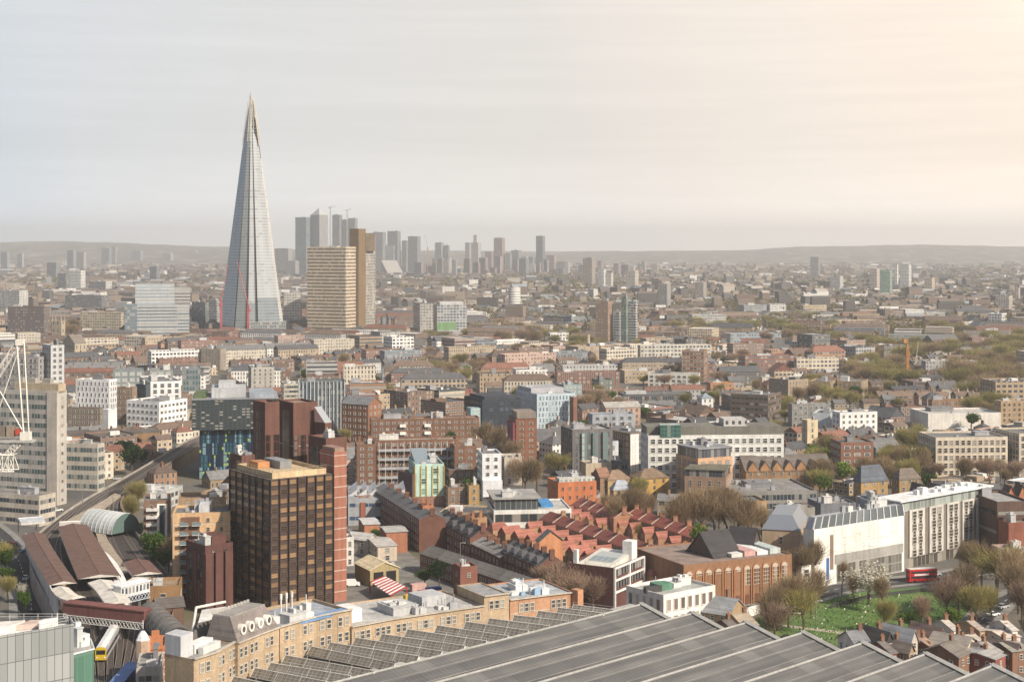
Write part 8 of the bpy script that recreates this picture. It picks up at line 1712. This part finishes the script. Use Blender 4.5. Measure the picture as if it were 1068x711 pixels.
def city():
    cands = []
    for zi in range(1, 8):
        y0, y1 = zi*330, zi*330+330; a = zone(y0+1); ca, sa = math.cos(a), math.sin(a); BX, BY, ST = (46, 31, 9) if y0 < 900 else (54, 34, 10) if y0 < 1500 else (66, 42, 12)
        span = int(1400/BX)
        for i in range(-span, span):
            for j in range(-span*2, span*2):
                u, v = i*(BX+ST), j*(BY+ST); cx, cy = ca*u-sa*v, sa*u+ca*v+(y0+y1)/2
                if not (max(y0, 620) <= cy < min(y1, 2350)) or abs(cx) > cy*.35+40: continue
                cands.append((cy, cx, a, BX, BY))
    cands.sort()
    for cy, cx, a, BX, BY in cands:
        ca, sa = math.cos(a), math.sin(a); P_ = lambda u, v: (cx+ca*u-sa*v, cy+sa*u+ca*v); t = rf.random(); hs = 1.0
        tall = rf.random()
        if t < .30:                                   # two back-to-back terraces
            for s in (-1, 1):
                for q in (-1, 1):
                    L_ = BX/2-2-rf.uniform(0, 5); filler(*P_(q*BX/4, s*(BY/2-5)), L_, rf.uniform(8, 10), a, 'terrace_row', rf.choice((6.2, 7.5, 9)))
            if rf.random() < .5: filler(*P_(0, 0), rf.uniform(8, 16), rf.uniform(6, 9), a, 'warehouse', rf.uniform(4, 5.5))
        elif t < .52:                                 # slabs of flats
            n = rf.choice((1, 2, 2, 3))
            for k in range(n): filler(*P_(rf.uniform(-5, 5), (k-(n-1)/2)*BY/n), BX*rf.uniform(.55, .95), rf.uniform(9, 12), a, 'flat_block', rf.choice((9.5, 12.5, 15.5, 15.5, 18.5)))
        elif t < .72:                                 # offices and courts
            for s in (-1, 1):
                filler(*P_(s*BX/4, rf.uniform(-4, 4)), BX*.44, BY*rf.uniform(.5, .9), a, rf.choice(('office_block', 'office_block', 'flat_block')), rf.choice((10, 13, 16, 19, 22)))
        elif t < .86:                                 # mansion blocks round a yard
            for s in (-1, 1): filler(*P_(0, s*(BY/2-6)), BX*rf.uniform(.6, .95), rf.uniform(10, 13), a, 'mansion_block', rf.choice((11, 14, 14, 17)))
            filler(*P_(rf.choice((-1, 1))*(BX/2-6), 0), 11, BY-26, a, 'mansion_block', 11)
        else:                                         # works and sheds
            for s in (-1, 0, 1): filler(*P_(s*BX/3, rf.uniform(-6, 6)), BX*.30, BY*rf.uniform(.45, .85), a, 'warehouse', rf.uniform(5, 9))
        for k in range(3):                            # what is left over: small infill and trees
            u, v = rf.uniform(-BX/2, BX/2), rf.uniform(-BY/2, BY/2)
            if not filler(*P_(u, v), rf.uniform(7, 14), rf.uniform(6, 10), a, rf.choice(('town_house', 'workshop', 'town_house')), rf.uniform(5, 10)) and len(TREES) < 560 and rf.random() < .6:
                x, y = P_(u, v)
                if not occupy(rect(x, y, 5, 5), 0, True) and abs(x) < y*.34:
                    tree(rf.choice(['bare', 'rusty', 'budding', 'budding', 'leafy'] if NT['bare_tree'] < 290 else ['budding', 'leafy']), x, y, rf.uniform(7, 12), rf, None, None, rf.uniform(1, 1.4)); NT['bare_tree'] += 1; occupy(rect(x, y, 6, 6), 0)
        if sum(NEAR.values()) > 2030: break
city()

# what is farther than one can count: one object of small blocks, one of trees
def far_city():
    rr = random.Random(77); b = MB()
    ymax = max(f[6] for f in FILL) if FILL else 1800
    m, nt, bs = newmat('distant_fabric'); r = nn(nt, 'ShaderNodeNewGeometry').outputs['Random Per Island']
    c = RAMP(nt, r, [(0, (.10, .09, .085)), (.2, (.18, .125, .10)), (.38, (.24, .185, .14)), (.52, (.33, .27, .21)), (.60, (.12, .118, .12)), (.70, (.42, .38, .33)), (.78, (.17, .135, .11)), (.88, (.66, .64, .60)), (.96, (.30, .33, .36))], 'CONSTANT')
    sep = nn(nt, 'ShaderNodeSeparateXYZ', {0: nn(nt, 'ShaderNodeUVMap').outputs[0]}); fu = MA(nt, 'LESS_THAN', MA(nt, 'FRACT', MA(nt, 'DIVIDE', sep.outputs[0], 3.2)), .45); fv = MA(nt, 'LESS_THAN', MA(nt, 'FRACT', MA(nt, 'DIVIDE', sep.outputs[1], 3.1)), .5)
    nz = MA(nt, 'GREATER_THAN', sep.outputs[1], .01); c = MIX(nt, MA(nt, 'MULTIPLY', MA(nt, 'MULTIPLY', fu, fv), MA(nt, 'MULTIPLY', nz, .75)), c, (.07, .07, .075)); nt.links.new(c, bs.inputs['Base Color']); bs.inputs['Roughness'].default_value = .9
    n = 0
    while n < 15000:
        py = rr.uniform(274.5, 262+176000/2250-0); py = E+H*F/(2150*(9000/2150)**(rr.random()**1.25)); px = rr.uniform(-60, 1130); x, y = gp(px, py)
        if y < 2420 and occupy(rect(x, y, 14, 14), 0, True): n += 1; continue
        s = (y/2300)**.45; lx, ly, h = rr.uniform(10, 34)*s, rr.uniform(8, 13)*s, rr.choice((6, 7.5, 9, 9, 12, 15, 26 if rr.random() < .25 else 8))*rr.uniform(.85, 1.1); a = .35*math.sin(x/420)+.4*math.cos(y/600)+rr.choice((0, 0, 1.57))+rr.uniform(-.08, .08)
        f = rect(x, y, lx, ly, a); hh = clear_height(f, h)
        n += 1
        if hh < 4: continue
        if rr.random() < .68: b.ring(f, 0, hh); b.cap(f, hh)
        else: b.ring(f, 0, hh); b.gable(f, hh, hh+ly*.35, 0, 0)
    for _ in range(2200):
        px = rr.choice((rr.uniform(-300, -45), rr.uniform(1112, 1420))); y = 420*(2350/420)**rr.random(); x = xat(px, y)
        if 0 <= occ_idx(x, y)[0] < 620 and occupy(rect(x, y, 16, 16), 0, True): continue
        a = zone(y)+rr.choice((0, 1.57)); f = rect(x, y, rr.uniform(10, 30), rr.uniform(8, 13), a); hh = rr.choice((6, 8, 9, 12, 15))
        if clear_height(f, hh) < hh: continue
        b.ring(f, 0, hh); b.cap(f, hh) if rr.random() < .5 else b.gable(f, hh, hh+3, 0, 0)
        if 0 <= occ_idx(x, y)[0] < 620: occupy(f, 1)
    # merge coincident corners so that each block is one island
    o = b.build('distant_city', m); me = o.data
    import bmesh
    bm = bmesh.new(); bm.from_mesh(me); bmesh.ops.remove_doubles(bm, verts=bm.verts, dist=.01); bm.to_mesh(me); bm.free()
    tag(o, kind='stuff')
def far_trees():
    rr = random.Random(78); b = MB()
    belts = [(-40, 1110, 278, 300, 1500), (380, 700, 290, 304, 1300), (560, 1110, 280, 342, 7600), (690, 880, 316, 332, 1200), (420, 640, 300, 350, 1100), (800, 1110, 335, 385, 1500), (0, 320, 290, 350, 600), (0, 1068, 268, 280, 1200), (560, 1068, 350, 400, 420)]
    for (x0, x1, y0, y1, n) in belts:
        cx_, cy_ = rr.uniform(x0, x1), rr.uniform(y0, y1)
        for _ in range(n):
            if rr.random() < .05: cx_, cy_, sx_ = rr.uniform(x0, x1), rr.uniform(y0, y1), rr.uniform(10, 40)
            px, py = rr.gauss(cx_, 18), rr.gauss(cy_, (cy_-266)*.016+.15); x, y = gp(px, max(py, 267))
            if y < 2400 and occupy(rect(x, y, 6, 6), 0, True): continue
            r = rr.uniform(4, 7)*(y/2300)**.4; h = rr.uniform(10, 17)*(y/2300)**.2
            f = rect(x, y, r*2, r*2)
            if clear_height(f, h) < h: continue
            cz = h*.62; 
            for k in range(20 if y < 3200 else 11):
                d = rv(rr).normalized(); p = Vector((x+d.x*r*rr.uniform(.5, 1.05), y+d.y*r*rr.uniform(.5, 1.05), max(.8, cz+d.z*h*.38))); nrm = (d+rv(rr)*.7).normalized(); s = nrm.orthogonal().normalized(); u = nrm.cross(s); w = r*rr.uniform(.16, .36)*(1 if y < 3200 else 1.5)
                b.face([p-s*w, p-u*w*.8, p+s*w*.9, p+u*w])
            b.bar((x, y, 0), (x, y, h*.5), r*.06)
    tag(b.build('distant_woods', leafmat([(.16, .13, .065), (.22, .175, .085), (.28, .23, .11), (.19, .15, .075), (.16, .155, .06), (.26, .22, .10)])), kind='stuff')
far_trees(); far_city()

# ------------------------------------------------------------------ labels for what was built in loops
def relation(px, y):
    best = None
    for q in REFS:
        if q['ref'] in ('x', 'the villa') or len(q['ref'].split()) > 5: continue
        cx = (q['x0']+q['x1'])/2; dx = px-cx; w = (q['x1']-q['x0'])/2; d = max(abs(dx)-w, 0)*1.0+abs(math.log(y/q['Y']))*260
        if best is None or d < best[0]: best = (d, q, dx, w)
    d, q, dx, w = best
    if abs(dx) > w+6: rel = 'left of' if dx < 0 else 'right of'
    else: rel = 'behind' if y > q['Y'] else 'in front of'
    return rel, q, d
ORD = ('', 'second ', 'third ', 'fourth ', 'fifth ', 'sixth ', 'seventh ', 'eighth ', 'ninth ', 'tenth ', 'eleventh ', 'twelfth ')
KW = {'terrace_row': 'terrace row', 'flat_block': 'block of flats', 'office_block': 'office block', 'warehouse': 'low shed', 'mansion_block': 'mansion block', 'town_house': 'small house', 'workshop': 'workshop'}
byl = {}
for (root, kind, cn, rn, h, x, y, lx, ly) in FILL:
    px, py = proj(x, y, h); rel, q, d = relation(px, y); byl.setdefault((cn, KW[kind], rn, rel, q['ref']), []).append((d, root, y))
for (cn, kw, rn, rel, ref), lst in byl.items():
    lst.sort(key=lambda t: t[0])
    for k, (d, root, y) in enumerate(lst):
        ref_ = ref; o = (ORD[k] if k < len(ORD) else f'{k+1}th ')+'closest ' if len(lst) > 1 else ''
        root['label'] = f'{o}{cn} {rn}-roofed {kw} {rel} {ref_}'
    
byt = {}
for (root, kind, x, y, h) in TREES:
    px, py = proj(x, y, h/2); rel, q, d = relation(px, y); byt.setdefault((TREEWORD[kind][1], rel, q['ref']), []).append((d, root, y))
for (tw_, rel, ref), lst in byt.items():
    lst.sort(key=lambda t: t[0])
    for k, (d, root, y) in enumerate(lst):
        if y < 560 or len(lst) == 1: o = (ORD[k] if k < len(ORD) else f'{k+1}th ')+'closest ' if len(lst) > 1 else ''; root['label'] = f'{o}{tw_} {rel} {ref}'
        else: root['label'] = f'one of the {tw_}s {rel} {ref}'; root['group'] = f'{tw_}s {rel} {ref}'

HAZE = .95e-4
# ------------------------------------------------------------------ the air
hz = MB(); hz.prism([(-13000, -450), (13000, -450), (13000, 17500), (-13000, 17500)], -1, 330)
m = bpy.data.materials.new('haze'); m.use_nodes = True; nt = m.node_tree; nt.nodes.clear()
out = nn(nt, 'ShaderNodeOutputMaterial'); pv_ = nn(nt, 'ShaderNodeVolumePrincipled')
pv_.inputs['Color'].default_value = (.935, .955, .965, 1); pv_.inputs['Density'].default_value = HAZE; pv_.inputs['Anisotropy'].default_value = .25
nt.links.new(pv_.outputs[0], out.inputs['Volume']); tag(hz.build('haze', m), kind='stuff')
